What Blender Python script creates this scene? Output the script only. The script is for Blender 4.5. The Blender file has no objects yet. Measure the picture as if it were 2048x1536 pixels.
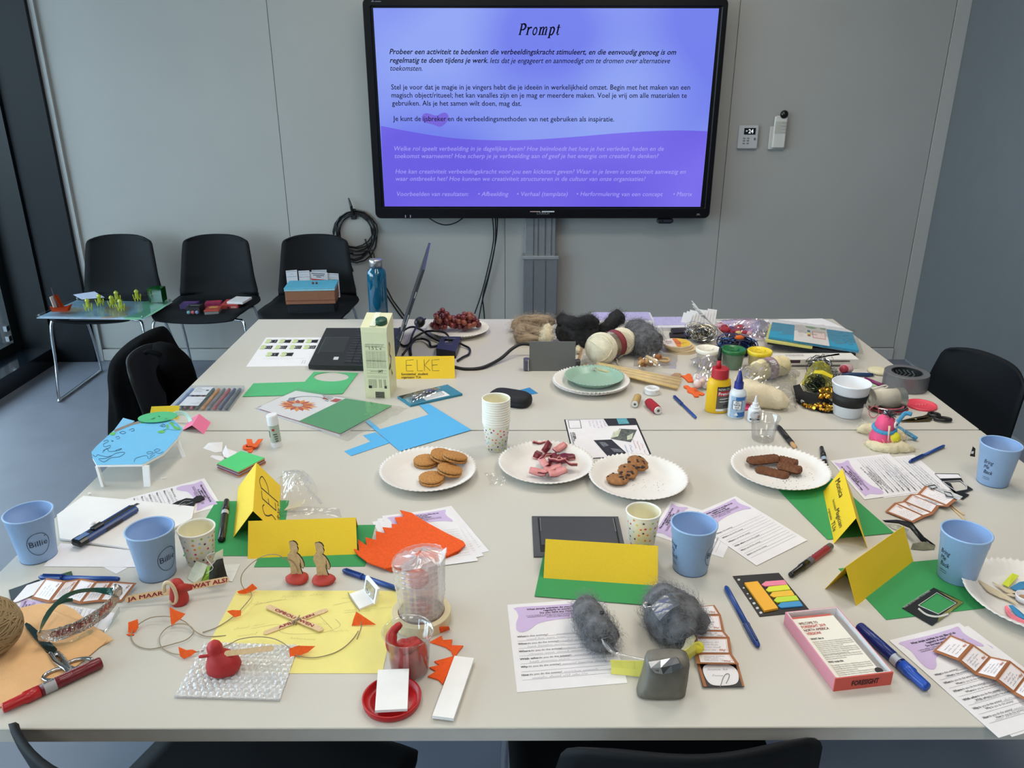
import bpy, math, random
from mathutils import Vector as V, Matrix, noise
sc = bpy.context.scene
C = sc.collection
PI = math.pi
sin, cos = math.sin, math.cos
R = random.Random(7)

# ------------------------------------------------------------ camera, sky, lamps, exposure
TZ = 0.74                                   # table top height
CAM = V((0,0, TZ + 0.8632)); PITCH = 0.3713; YAW = 0.0031; FPX = 1588.27
FWD = V((sin(YAW) * cos(PITCH), cos(YAW) * cos(PITCH),-sin(PITCH)))
RGT = V((cos(YAW),-sin(YAW),0)); UPV = RGT.cross(FWD)
cd = bpy.data.cameras.new('camera'); cd.sensor_width = 36; cd.lens = FPX / 2048 * 36
cam = bpy.data.objects.new('camera', cd); C.objects.link(cam)
cam.location = CAM; cam.rotation_euler = (PI / 2 - PITCH, 0,-YAW)
cd.clip_start = 0.01
sc.camera = cam
sc.view_settings.view_transform = 'Standard'; sc.view_settings.look = 'None'
sc.view_settings.gamma = 1; sc.view_settings.use_curve_mapping = False
sc.view_settings.exposure = -0.1
w = bpy.data.worlds.new('sky'); sc.world = w; w.use_nodes = True
bg = w.node_tree.nodes['Background']
bg.inputs[0].default_value = (0.72,0.86,1.0,1); bg.inputs[1].default_value = 10.5   # overcast daylight
def lamp(loc, sx, sy, power, col, rot=(0,0,0), portal=False):
    l = bpy.data.lights.new('ceiling_or_fill_lamp', 'AREA'); l.shape = 'RECTANGLE'; l.size = sx; l.size_y = sy
    l.energy = power; l.color = col
    if portal: l.cycles.is_portal = True
    o = bpy.data.objects.new('window_portal' if portal else 'ceiling_or_fill_lamp', l); C.objects.link(o)
    o.location = loc; o.rotation_euler = rot
    return o
WARM = (1.0,0.935,0.83)
for lx, ly, pw in ((-0.5,3.7,5),(0.95,3.7,5),(-0.6,2.3,16),(1.0,2.3,19),(-0.6,0.7,8),(1.0,0.7,11),(-0.6,-1.1,12),(1.0,-1.1,15)):  # last pair, behind the camera, is added fill for table edge and card fronts
    lamp((lx, ly, 2.78),0.6,0.6, pw, WARM)
lamp((-2.89,1.6,1.5),5.4,2.7,1,(1,1,1),(0,-PI / 2,0), True)

# ------------------------------------------------------------ picture-to-world measuring
def ray(u, v): return FWD * FPX + RGT * (u - 1024) - UPV * (v - 768)
def P(u, v, h=0.0):                          # point at height h above the table top
    d = ray(u, v); return CAM + d * ((TZ + h - CAM.z) / d.z)
def PY(u, v, y):                             # point on the upright plane at depth y
    d = ray(u, v); return CAM + d * (y / d.y)
KR = dict(A2=(0,420,3.658), A3=(340,440,4.267), A4=(480,600,4.096), A6=(1000,400,4.267), A8=(1000,580,4.6545),
          B1=(1320,580,4.6545), B2=(1600,620,4.518), B3=(160,780,4.8), B4=(480,780,4.8), B5=(740,760,4.096),
          B6=(1120,760,3.657), B7=(1500,860,3.737), B8=(0,960,4.267), C1=(0,1120,4.267), C2=(220,1100,4.267),
          C3=(420,980,3.938), C4=(640,1060,3.658), C5=(1000,980,4.452), C6=(1000,1160,4.267), C7=(1400,1100,4.096),
          C8=(1700,1080,3.658), D3=(1740,560,3.84), D4=(700,520,5.907), D5=(1140,620,10.24), D6=(1000,610,10.24),
          D7=(340,700,10.24), D8=(560,500,10.97), F=(0,0,1))
def k(c, x, y):
    a, b, s = KR[c]; return (a + x / s, b + y / s)
def kp(c, x, y, h=0.0): return P(*k(c, x, y), h)
def kps(c, pts, h=0.0): return [kp(c, x, y, h) for x, y in pts]

# ------------------------------------------------------------ materials
MATS = {}
def lin(hx):
    r = [int(hx[i:i + 2],16) / 255 for i in (0,2,4)]
    return tuple(x / 12.92 if x <= 0.04045 else ((x + 0.055) / 1.055) ** 2.4 for x in r) + (1,)
def mat(hx, rough=0.5, metal=0.0, var=0.06, vs=40, bump=0.0, bs=300, spec=0.5, coat=0.0, trans=0.0, stretch=None, alpha=1.0, sss=0.0, emit=0.0):
    key = (hx, rough, metal, var, vs, bump, bs, spec, coat, trans, stretch, alpha, sss, emit)
    if key in MATS: return MATS[key]
    m = bpy.data.materials.new('surface_' + hx); m.use_nodes = True; N = m.node_tree.nodes; L = m.node_tree.links
    b = N['Principled BSDF']; c = lin(hx)
    b.inputs['Base Color'].default_value = c
    b.inputs['Roughness'].default_value = rough; b.inputs['Metallic'].default_value = metal
    b.inputs['Specular IOR Level'].default_value = spec; b.inputs['Coat Weight'].default_value = coat
    b.inputs['Transmission Weight'].default_value = trans; b.inputs['Alpha'].default_value = alpha
    if sss: b.inputs['Subsurface Weight'].default_value = sss; b.inputs['Subsurface Scale'].default_value = 0.004
    if emit: b.inputs['Emission Color'].default_value = c; b.inputs['Emission Strength'].default_value = emit
    if var or bump:
        tc = N.new('ShaderNodeTexCoord'); src = tc.outputs['Object']
        if stretch:
            mp = N.new('ShaderNodeMapping'); mp.inputs['Scale'].default_value = stretch; L.new(src, mp.inputs[0]); src = mp.outputs[0]
    if var:
        n = N.new('ShaderNodeTexNoise'); n.inputs['Scale'].default_value = vs; n.inputs['Detail'].default_value = 3; L.new(src, n.inputs['Vector'])
        r = N.new('ShaderNodeValToRGB'); r.color_ramp.elements[0].position = 0.3; r.color_ramp.elements[1].position = 0.7
        r.color_ramp.elements[0].color = tuple(x * (1 - var) for x in c[:3]) + (1,)
        r.color_ramp.elements[1].color = tuple(min(1, x * (1 + var)) for x in c[:3]) + (1,)
        L.new(n.outputs['Fac'], r.inputs[0]); L.new(r.outputs[0], b.inputs['Base Color'])
    if bump:
        n2 = N.new('ShaderNodeTexNoise'); n2.inputs['Scale'].default_value = bs; n2.inputs['Detail'].default_value = 2; L.new(src, n2.inputs['Vector'])
        bp = N.new('ShaderNodeBump'); bp.inputs['Strength'].default_value = bump; bp.inputs['Distance'].default_value = 0.002
        L.new(n2.outputs['Fac'], bp.inputs['Height']); L.new(bp.outputs[0], b.inputs['Normal'])
    MATS[key] = m; return m
def film(tint='FFFFFF', gloss=0.10, rough=0.12, haze=0.0, hz='FFFFFF'):   # thin clear plastic: mostly see-through, a little gloss and haze
    key = ('film', tint, gloss, rough, haze, hz)
    if key in MATS: return MATS[key]
    m = bpy.data.materials.new('clear_film'); m.use_nodes = True; N = m.node_tree.nodes; L = m.node_tree.links
    N.remove(N['Principled BSDF']); out = N['Material Output']
    tr = N.new('ShaderNodeBsdfTransparent'); tr.inputs[0].default_value = lin(tint)
    gl = N.new('ShaderNodeBsdfGlossy'); gl.inputs['Roughness'].default_value = rough
    lw = N.new('ShaderNodeLayerWeight'); lw.inputs[0].default_value = 0.25
    ma = N.new('ShaderNodeMath'); ma.operation = 'MULTIPLY_ADD'; ma.inputs[1].default_value = 0.2; ma.inputs[2].default_value = gloss; ma.use_clamp = True
    L.new(lw.outputs['Fresnel'], ma.inputs[0])
    df = N.new('ShaderNodeBsdfDiffuse'); df.inputs[0].default_value = lin(hz)
    m0 = N.new('ShaderNodeMixShader'); m0.inputs[0].default_value = haze; L.new(tr.outputs[0], m0.inputs[1]); L.new(df.outputs[0], m0.inputs[2])
    mx = N.new('ShaderNodeMixShader'); L.new(ma.outputs[0], mx.inputs[0]); L.new(m0.outputs[0], mx.inputs[1]); L.new(gl.outputs[0], mx.inputs[2])
    L.new(mx.outputs[0], out.inputs['Surface'])
    MATS[key] = m; return m

# ------------------------------------------------------------ mesh builder
def frame(d):
    d = d.normalized(); a = V((0,0,1)) if abs(d.z) < 0.9 else V((1,0,0))
    x = a.cross(d).normalized(); return x, d.cross(x), d
def axis(A, B, roll=0.0):                    # local z runs from A to B
    x, y, z = frame(B - A)
    m = Matrix((x, y, z)).transposed().to_4x4(); m.translation = A
    return m @ Matrix.Rotation(roll, 4, 'Z')
def at(p, rz=0.0, rx=0.0, ry=0.0): return Matrix.Translation(p) @ Matrix.Rotation(rz, 4, 'Z') @ Matrix.Rotation(ry, 4, 'Y') @ Matrix.Rotation(rx, 4, 'X')
class M:
    def __init__(s, T=None): s.v = []; s.f = []; s.k = []; s.sm = []; s.i = 0; s.T = T; s.smooth = False
    def add(s, vs, fs):
        n = len(s.v)
        s.v += [tuple(s.T @ V(p)) for p in vs] if s.T else [tuple(p) for p in vs]
        for f in fs: s.f.append([n + j for j in f]); s.k.append(s.i); s.sm.append(s.smooth)
        return s
    def box(s, c, d, rz=0.0, M4=None):
        X, Y, Z = (q / 2 for q in d); c = V(c); r = M4 or Matrix.Rotation(rz, 4, 'Z')
        vs = [c + r @ V((a * X, b * Y, e * Z)) for e in (-1,1) for a, b in ((-1,-1),(1,-1),(1,1),(-1,1))]
        return s.add(vs, [(3,2,1,0),(4,5,6,7),(0,1,5,4),(1,2,6,5),(2,3,7,6),(3,0,4,7)])
    def rbox(s, c, d, b=0.003, rz=0.0):      # box with chamfered edges
        X, Y, Z = (q / 2 for q in d); c = V(c); r = Matrix.Rotation(rz, 4, 'Z'); rings = []
        for z, o in ((-Z, b),(-Z + b, 0),(Z - b, 0),(Z, b)):
            x, y = X - o, Y - o; e = b
            rings.append([c + r @ V(p) for p in ((-x + e, -y, z),(x - e, -y, z),(x, -y + e, z),(x, y - e, z),(x - e, y, z),(-x + e, y, z),(-x, y - e, z),(-x, -y + e, z))])
        return s.rings(rings, True, True)
    def rings(s, rg, c0=True, c1=True):
        n = len(rg[0]); vs = [p for r in rg for p in r]; fs = []
        for i in range(len(rg) - 1):
            for j in range(n): a = i * n; fs.append((a + j, a + (j + 1) % n, a + n + (j + 1) % n, a + n + j))
        if c0: fs.append(tuple(range(n - 1,-1,-1)))
        if c1: fs.append(tuple((len(rg) - 1) * n + j for j in range(n)))
        return s.add(vs, fs)
    def slab(s, pts, t, up=V((0,0,1))):    # flat polygon given thickness t along up
        n = len(pts); pts = [V(p) for p in pts]
        ar = sum((pts[i].cross(pts[(i + 1) % n]) for i in range(n)), V((0,0,0))).dot(up)
        if ar < 0: pts = pts[::-1]
        return s.rings([pts, [p + up * t for p in pts]])
    def lathe(s, prof, n=32, c0=True, c1=True, c=V((0,0,0)), wob=None):
        rg = []
        for r, z in prof: rg.append([V((c[0] + r * cos(2 * PI * j / n), c[1] + r * sin(2 * PI * j / n), c[2] + z)) for j in range(n)])
        return s.rings(rg, c0, c1)
    def tube(s, pts, r, n=8, cap=True):
        pts = [V(p) for p in pts]; rg = []; x = None
        for i, p in enumerate(pts):
            d = (pts[min(i + 1, len(pts) - 1)] - pts[max(i - 1,0)])
            if d.length < 1e-9: d = V((0,0,1))
            d.normalize()
            x = frame(d)[0] if x is None else (x - d * x.dot(d)).normalized()
            y = d.cross(x); q = r[i] if isinstance(r, (list, tuple)) else r
            rg.append([p + x * q * cos(2 * PI * j / n) + y * q * sin(2 * PI * j / n) for j in range(n)])
        return s.rings(rg, cap, cap)
    def ribbon(s, pts, wd, up=V((0,0,1))):
        pts = [V(p) for p in pts]; vs = []
        for i, p in enumerate(pts):
            d = pts[min(i + 1, len(pts) - 1)] - pts[max(i - 1,0)]; y = up.cross(d)
            y = y.normalized() * wd / 2 if y.length > 1e-9 else V((wd / 2,0,0)); vs += [p - y, p + y]
        return s.add(vs, [(2 * i, 2 * i + 2,2 * i + 3,2 * i + 1) for i in range(len(pts) - 1)])
    def grid(s, g, t=0.0, close=False):      # g: rows of points; t gives thickness along the normals
        a, b = len(g), len(g[0])
        q = lambda i, j: i * b + j
        fs = [(q(i, j), q(i + 1, j), q(i + 1,(j + 1) % b), q(i, (j + 1) % b)) for i in range(a - 1) for j in range(b if close else b - 1)]
        vs = [V(p) for r in g for p in r]
        if not t: return s.add(vs, fs)
        nr = [V((0,0,0)) for _ in vs]
        for f in fs:
            nn = (vs[f[2]] - vs[f[0]]).cross(vs[f[3]] - vs[f[1]])
            for j in f: nr[j] += nn
        n = len(vs); v2 = vs + [p + m.normalized() * t for p, m in zip(vs, nr)]
        f2 = [f[::-1] for f in fs] + [tuple(j + n for j in f) for f in fs]
        bd = ([q(i, 0) for i in range(a)] + [q(a - 1, j) for j in range(1, b)] + [q(i, b - 1) for i in range(a - 2,-1,-1)] + [q(0, j) for j in range(b - 2,0,-1)]) if not close else None
        if bd:
            for i in range(len(bd)): x, y = bd[i], bd[(i + 1) % len(bd)]; f2.append((x, y, y + n, x + n))
        else:
            for r0 in (0, a - 1):
                for j in range(b): x, y = q(r0, j), q(r0,(j + 1) % b); f2.append((x, y, y + n, x + n))
        return s.add(v2, f2)
    def sph(s, c, r, nu=16, nv=10, fn=None):
        c = V(c); r = V(r) if not isinstance(r, (int, float)) else V((r, r, r)); rg = []
        for i in range(1, nv):
            ph = PI * i / nv; row = []
            for j in range(nu):
                th = 2 * PI * j / nu; d = V((sin(ph) * cos(th), sin(ph) * sin(th),-cos(ph)))
                q = V((d.x * r.x, d.y * r.y, d.z * r.z)) * (fn(d) if fn else 1); row.append(c + q)
            rg.append(row)
        for e, idx in ((-1,0),(1,-1)):
            d = V((0,0, e)); 
        n = len(s.v); s.rings(rg, True, True); return s
    def obj(s, name, m, parent=None, kind=None):
        me = bpy.data.meshes.new(name); off = parent.location if parent and parent.parent is None else V((0,0,0))
        if parent and parent.parent: off = parent.parent.location + parent.location
        me.from_pydata([tuple(V(p) - off) for p in s.v],[], s.f)
        for x in (m if isinstance(m, (list, tuple)) else [m]): me.materials.append(x)
        me.polygons.foreach_set('material_index', s.k); me.polygons.foreach_set('use_smooth', s.sm); me.update()
        o = bpy.data.objects.new(name, me); C.objects.link(o)
        if parent: o.parent = parent
        if kind: o['kind'] = kind
        return o
    def solo(s, name, m, label, cat, group=None, kind=None):     # a thing that is one mesh, origin at its base
        xs = [p[0] for p in s.v]; ys = [p[1] for p in s.v]; zs = [p[2] for p in s.v]
        c = V(((min(xs) + max(xs)) / 2,(min(ys) + max(ys)) / 2, min(zs)))
        s.v = [tuple(V(p) - c) for p in s.v]
        o = s.obj(name, m); o.location = c; o['label'] = label; o['category'] = cat
        if group: o['group'] = group
        if kind: o['kind'] = kind
        return o
def thing(name, label, cat, loc=(0,0,0), group=None):
    o = bpy.data.objects.new(name, None); C.objects.link(o); o.location = loc; o.empty_display_size = 0.05
    o['label'] = label; o['category'] = cat
    if group: o['group'] = group
    return o
def dup(root, loc, rz=0.0, label=None, rx=0.0, ry=0.0, sc_=1.0):
    r = root.copy(); C.objects.link(r); r.location = loc; r.rotation_euler = (rx, ry, rz)
    if sc_ != 1: r.scale = (sc_,) * 3
    if label: r['label'] = label
    for ch in list(root.children):
        c = ch.copy(); C.objects.link(c); c.parent = r
        for g in ch.children: d = g.copy(); C.objects.link(d); d.parent = c
    return r
def SM():
    b = M(); b.smooth = True; return b
def struct(o): o['kind'] = 'structure'; return o
def nz(p, s, seed=0.0): return noise.noise(V(p) * s + V((seed, seed * 1.7,-seed)))
def spl(pts, n=8, closed=False):             # Catmull-Rom through points
    pts = [V(p) if len(p) == 3 else V((p[0], p[1],0)) for p in pts]; out = []; m = len(pts)
    for i in range(m if closed else m - 1):
        g = (lambda q: pts[q % m]) if closed else (lambda q: pts[max(0, min(m - 1, q))])
        a, b, c, d = g(i - 1), g(i), g(i + 1), g(i + 2)
        for j in range(n):
            t = j / n; out.append(0.5 * ((2 * b) + (c - a) * t + (2 * a - 5 * b + 4 * c - d) * t * t + (3 * b - a - 3 * c + d) * t ** 3))
    if not closed: out.append(pts[-1])
    return out
# ------------------------------------------------------------ lettering
GLY = {}
def glyphs(t, bold=0.0, shear=0.0):
    bd = bold; bold = 0.0 if 'M' in t else bold   # that capital breaks when its outline is offset: thicken it by doubling instead
    key = (t, bd, shear)
    if key not in GLY:
        cu = bpy.data.curves.new('t', 'FONT'); cu.body = t; cu.size = 1; cu.offset = bold; cu.shear = shear; cu.resolution_u = 2
        o = bpy.data.objects.new('t', cu); me = bpy.data.meshes.new_from_object(o)
        vs = [v.co.copy() for v in me.vertices]; fs = [tuple(p.vertices) for p in me.polygons]
        if bd and not bold: n = len(vs); vs = [p + V((s * bd * .7,0,0)) for s in (-1,1) for p in vs]; fs = fs + [tuple(n + j for j in f) for f in fs]
        bpy.data.objects.remove(o); bpy.data.curves.remove(cu); bpy.data.meshes.remove(me)
        x0 = min((p.x for p in vs), default=0); x1 = max((p.x for p in vs), default=1)
        GLY[key] = (vs, fs, x0, x1)
    return GLY[key]
def text(m, mp, t, x, y, size, width=None, bold=0.0, shear=0.0, center=False):   # mp maps sheet (x right, y down) to space
    vs, fs, x0, x1 = glyphs(t, bold, shear)
    if not fs: return m
    sx = width / (x1 - x0) if width else size
    ox = x - (x0 + (x1 - x0) / 2) * sx if center else x - x0 * sx
    return m.add([mp(ox + p.x * sx, y - p.y * size) for p in vs], fs)
def tline(m, t, A, B, nrm, size, bold=0.0, shear=0.0, off=0.0004):   # one line of text fitted between two points of a plane
    X = (B - A); L = X.length; X.normalize(); Y = nrm.cross(X)
    return text(m, lambda x, y: A + X * x - Y * y + nrm * off, t, 0,0, size, L, bold, shear)
def scrib(m, mp, x, y, L, size, rr, wd=0.0005):   # illegible handwriting: words of small loops
    while L > size:
        wl = min(L, rr.uniform(2,6) * size); pts = []; n = max(4, int(wl / size * 4))
        for i in range(n + 1):
            up = (0.9 if rr.random() < 0.25 else 0.45) * size
            pts.append(mp(x + wl * i / n + rr.uniform(-.1,.1) * size, y - (up if i % 2 else 0) * rr.uniform(.6,1.1)))
        m.ribbon(pts, wd); x += wl + size * 0.9; L -= wl + size * 0.9
    return m
class Q:                                     # bilinear sheet frame from corners TL TR BR BL
    def __init__(s, tl, tr, br, bl, off=0.0006):
        s.c = [V(p) for p in (tl, tr, br, bl)]; s.w = ((s.c[1] - s.c[0]).length + (s.c[2] - s.c[3]).length) / 2
        s.h = ((s.c[3] - s.c[0]).length + (s.c[2] - s.c[1]).length) / 2; s.off = off
        s.n = (s.c[1] - s.c[0]).cross(s.c[0] - s.c[3]).normalized()
    def uv(s, u, v, z=None):
        a, b, c, d = s.c; return (a * (1 - u) + b * u) * (1 - v) + (d * (1 - u) + c * u) * v + s.n * (s.off if z is None else z)
    def __call__(s, x, y): return s.uv(x / s.w, y / s.h)
    def poly(s, m, pts, n=0, z=None):        # flat polygon in uv coordinates
        p = spl(pts, n, True) if n else [V((a, b, 0)) for a, b in pts]
        q = [s.uv(a.x, a.y, z) for a in p]; return m.add(q, [tuple(range(len(q)))])
    def rect(s, m, u0, v0, u1, v1, z=None): return s.poly(m, [(u0, v0),(u0, v1),(u1, v1),(u1, v0)],0, z)
    def line(s, m, u0, v0, u1, v1, wd=0.0006): return m.ribbon([s.uv(u0, v0), s.uv(u1, v1)], wd, s.n)
def sheet(name, label, cat, pts, m, t=0.0004, group=None, curl=0.0):
    b = M(); b.slab(pts, t); return b.solo(name, m, label, cat, group)

WHITE = mat('EDEBEE', 0.6, var=0.015); PAPER = mat('E6E3E6', 0.7, var=0.02)
INK = mat('17171C', 0.6, var=0); INKB = mat('2B3560', 0.6, var=0); GREYINK = mat('77777E', 0.6, var=0)
BLACK = mat('0E0F12', 0.45, var=0.1); CHROME = mat('C9CDD2', 0.12,1.0, var=0.02); STEEL = mat('9A9CA0', 0.28,1.0, var=0.04)
GREEN = mat('2E9150', 0.7, var=0.03, vs=300); YELLOW = mat('EBC61F', 0.65, var=0.03, vs=400); ORANGE = mat('F2611B', 0.9, var=0.08, vs=200, bump=0.5, bs=900)
RED = mat('B3231F', 0.55, var=0.08, bump=0.2, bs=120); PENBLUE = mat('1D4590', 0.35, var=0.03); LILAC = mat('C9B3DA', 0.7, var=0.01)
SKYBLUE = mat('52ACE2', 0.7, var=0.03, vs=200); FOAM = mat('F0EFEE', 0.75, var=0.02, bump=0.1, bs=400); WOOD = mat('D9B98C', 0.6, var=0.12, vs=60, stretch=(1,6,6))
CLEAR = film()

# ------------------------------------------------------------ room shell
XL, XR, YW, HC = -2.70,2.387,4.526,2.8
WALLM = mat('A3A39F', 0.6, var=0.02, vs=3, bump=0.05, bs=500)
b = M(); b.box((0,1,-0.05),(9,9,0.1)); 
fl = struct(b.obj('floor', mat('747986', 0.5, var=0.06, vs=6, bump=0.08, bs=120)))
b = M(); b.box((0,1, HC + 0.05),(9,9,0.1)); struct(b.obj('ceiling', mat('C9C8C4', 0.8, var=0.02)))
wb = M(); wb.box((0, YW + 0.06, HC / 2),(6.4,0.1, HC)); wb = struct(wb.obj('wall_back', mat('8A8B8B', 0.7, var=0.02)))
seams = [-2.47,-1.25,-0.026,1.193,2.413]
for i in range(4):                           # four coated wall panels with open joints
    b = M(); g = 0.0012; x0, x1 = seams[i] + g, min(seams[i + 1] - g, 2.31); b.rbox(((x0 + x1) / 2, YW + 0.006,(HC + 0.075) / 2),(x1 - x0,0.012, HC - 0.075),0.0015)
    b.obj('wall_panel', WALLM, wb)
b = M(); b.box((2.35, YW + 0.003, HC / 2),(0.072,0.018, HC)); struct(b.obj('trim_1', mat('AFAEAA', 0.5, var=0.02)))
b = M(); b.box((-2.455, YW - 0.004, HC / 2),(0.03,0.03, HC)); struct(b.obj('trim_2', mat('A5A8A8', 0.5, var=0.02)))
b = M(); b.rbox(((-2.47 + 2.31) / 2, YW, 0.035),(4.78,0.03,0.07),0.003); struct(b.obj('baseboard_back', mat('B1B1AE', 0.5, var=0.02)))
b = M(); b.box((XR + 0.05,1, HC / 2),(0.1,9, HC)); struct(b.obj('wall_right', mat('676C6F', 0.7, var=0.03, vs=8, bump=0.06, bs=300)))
b = M(); b.box((XR - 0.004,1,0.006),(0.008,7.0,0.012)); struct(b.obj('baseboard_right', mat('80868C', 0.5)))
b = M(); b.box((0,-2.3, HC / 2),(7,0.1, HC)); struct(b.obj('wall_near', mat('A9A9A5', 0.7, var=0.02)))
# window side: dark post, plinth, mullions, glass
NAVY = mat('0C1218', 0.5, var=0.08, vs=4, spec=.25)
b = M(); b.rbox((-2.585, YW - 0.01, HC / 2),(0.23,0.06, HC),0.004); struct(b.obj('trim_3', NAVY))
b = M(); b.box((-2.86, YW - 0.03, HC / 2),(0.32,0.06, HC)); struct(b.obj('trim_4', mat('0B1216', 0.4, var=0.05, spec=.3)))
b = M(); b.box((-2.80,1.15,0.05),(0.2,6.7,0.10)); wl = b.box((-2.92,1.15,0.04),(0.2,6.7,0.08)); struct(b.obj('wall_left', mat('10161D', 0.12, var=0.05)))
wn = M(); wn.box((-2.93,1.15,0.125),(0.08,6.7,0.05)); wn.box((-2.93,1.15, HC - 0.03),(0.08,6.7,0.06))
for y in (4.47,2.7,1.0,-0.7,-2.2): wn.box((-2.93, y, HC / 2),(0.09,0.14, HC))
wn = struct(wn.obj('window_1', mat('0F171B', 0.4, var=0.05)))
for y0, y1 in ((2.77,4.38),(1.07,2.63),(-0.63,0.93),(-2.13,-0.77)):
    b = M(); b.box((-2.93,(y0 + y1) / 2,1.45),(0.008, y1 - y0,2.6)); b.obj('pane', film('EEF4F5', 0.03,0.02), wn)
b = M(); b.box((-2.86,4.33,0.2),(0.02,0.03,0.03)); b.box((-2.86,4.33,0.26),(0.02,0.03,0.03)); b.obj('window_hinge', STEEL, wn)
# outside: lawn and a row of hedge bushes, dimly seen through the tinted panes
b = M(); b.box((-9,4,-0.1),(12,24,0.1)); struct(b.obj('ground_outside', mat('3C4A2E', 0.9, var=0.3, vs=4)))
LEAF = mat('4A5E2A', 0.8, var=0.7, vs=14, bump=1, bs=30)
for i in range(7):
    b = SM(); y = 3 + i * 1.5
    b.sph((-5.6 - 0.3 * (i % 2), y, 0.72),(0.9,0.66,0.72),22,16, lambda d: 1 + 0.35 * nz(d, 5, i))
    b.solo('garden_bush', LEAF, 'green garden bush outside the tinted window, %s along from the dark post' % ('first', 'second', 'third', 'fourth', 'fifth', 'sixth', 'seventh')[6 - i], 'bush', 'bushes outside the window')
# ------------------------------------------------------------ the two tables
TOPM = mat('C9C5BC', 0.42, var=0.012, vs=500, spec=0.35); EDGE = mat('C2BEB6', 0.5, var=0.03)
for nm, y0, y1, lb in (('far', 1.888,2.896, 'light grey laminate meeting table at the screen end, laptop on it'),('near', 0.873,1.882, 'light grey laminate meeting table nearest the viewer, biscuit plates on it')):
    t = thing('meeting_table', lb, 'table', (0.138,(y0 + y1) / 2,0))
    b = M(); b.rbox((0.138,(y0 + y1) / 2, TZ - 0.002),(2.179, y1 - y0,0.004),0.0012); b.obj('tabletop', TOPM, t)
    b = M(); b.box((0.138,(y0 + y1) / 2, TZ - 0.0145),(2.177, y1 - y0 - 0.002,0.021)); b.obj('edge_band', EDGE, t)
    b = M(); b.box((0.138,(y0 + y1) / 2, TZ - 0.045),(1.8,0.05,0.04)); b.obj('under_rail', mat('55585C', 0.4,0.5), t)
    for sx in (-1,1):
        for sy in (-1,1):
            x, y = 0.138 + sx * 1.03,(y0 + y1) / 2 + sy * 0.42; b = SM()
            b.tube([(x, y, TZ - 0.025),(x + sx * 0.015, y + sy * 0.01,0.0)],0.014,12); b.obj('leg', CHROME, t)
# ------------------------------------------------------------ chairs
SHELL = mat('0D1115', 0.65, spec=.2, var=0.06, bump=0.05, bs=600)
def make_chair(label, shellm=SHELL):
    t = thing('shell_chair', label, 'chair')
    prof = spl([(0,-.235,.425),(0,-.19,.452),(0,-.05,.448),(0,.1,.437),(0,.165,.452),(0,.2,.50),(0,.222,.58),(0,.245,.69),(0,.265,.79)],5)
    n = len(prof); g = []
    for i, p in enumerate(prof):
        s = i / (n - 1)
        wd = 0.235 if s < 0.5 else 0.228 - 0.052 * (s - .5) * 2
        if s < 0.16: wd *= 0.72 + 0.28 * math.sqrt(s / 0.16)
        if s > 0.95: wd *= 1 - 0.09 * ((s - .95) / .05) ** 2
        if 0.42 < s < 0.62: wd *= 1 - 0.05 * sin((s - .42) / .2 * PI)
        row = []
        for j in range(15):
            a = -1 + 2 * j / 14; bend = a * a * (0.018 + 0.03 * (s > .5) * min(1,(s - .5) * 4))
            edge = 0.02 * abs(a) ** 3.5 * max(0,(s - .88) / .12)
            row.append(V((a * wd, p.y - (bend if s > .55 else 0), p.z + (bend * 0.6 if s <= .55 else 0) - edge)))
        g.append(row)
    b = SM(); b.grid(g, -0.009); b.obj('seat_shell', shellm, t)
    for sx in (-1,1):
        b = SM()
        b.tube(spl([(sx * .12,-.15,.425),(sx * .2,-.16,.425),(sx * .235,-.175,.40),(sx * .24,-.2,.2),(sx * .242,-.235,.02),(sx * .243,-.22,.009),(sx * .243,0,.009),(sx * .243,.2,.009),(sx * .24,.225,.02),(sx * .225,.17,.22),(sx * .21,.10,.40),(sx * .19,.08,.425),(sx * .1,.07,.425)],5),0.0075,10)
        b.obj('sled_frame', CHROME, t)
    for y in (-.15,.075): b = SM(); b.tube([(-.13, y, .425),(.13, y, .425)],0.0075,8); b.obj('cross_bar', CHROME, t)
    return t
ch = make_chair('black shell chair beside the window post, acrylic game board on its seat')
ch.location = (-2.125,4.10,0)
dup(ch, (-1.60,4.10,0),0, 'black shell chair between two others, small game boxes on its seat')
dup(ch, (-1.06,4.10,0),0, 'black shell chair holding the blue-lidded wooden box')
jc = dup(ch, (-0.927,2.39,0), PI / 2 + .12, 'black shell chair hung with a black jacket, drawn up to the table')
dup(ch, (1.33,2.05,0),-1.4, 'black shell chair standing along the table by the grey side wall').location = (1.256,2.27,0)
GSH = mat('23282C', 0.4, var=0.05)
dup(ch, (-0.44,0.93,0),2.72, 'black shell chair tucked under the near table edge below the red marker').location = (-0.452,0.985,0)
dup(ch, (0.225,0.93,0), PI + .05, 'black shell chair tucked under the near table edge below the clay headset').location = (0.236,1.032,0)

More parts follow.
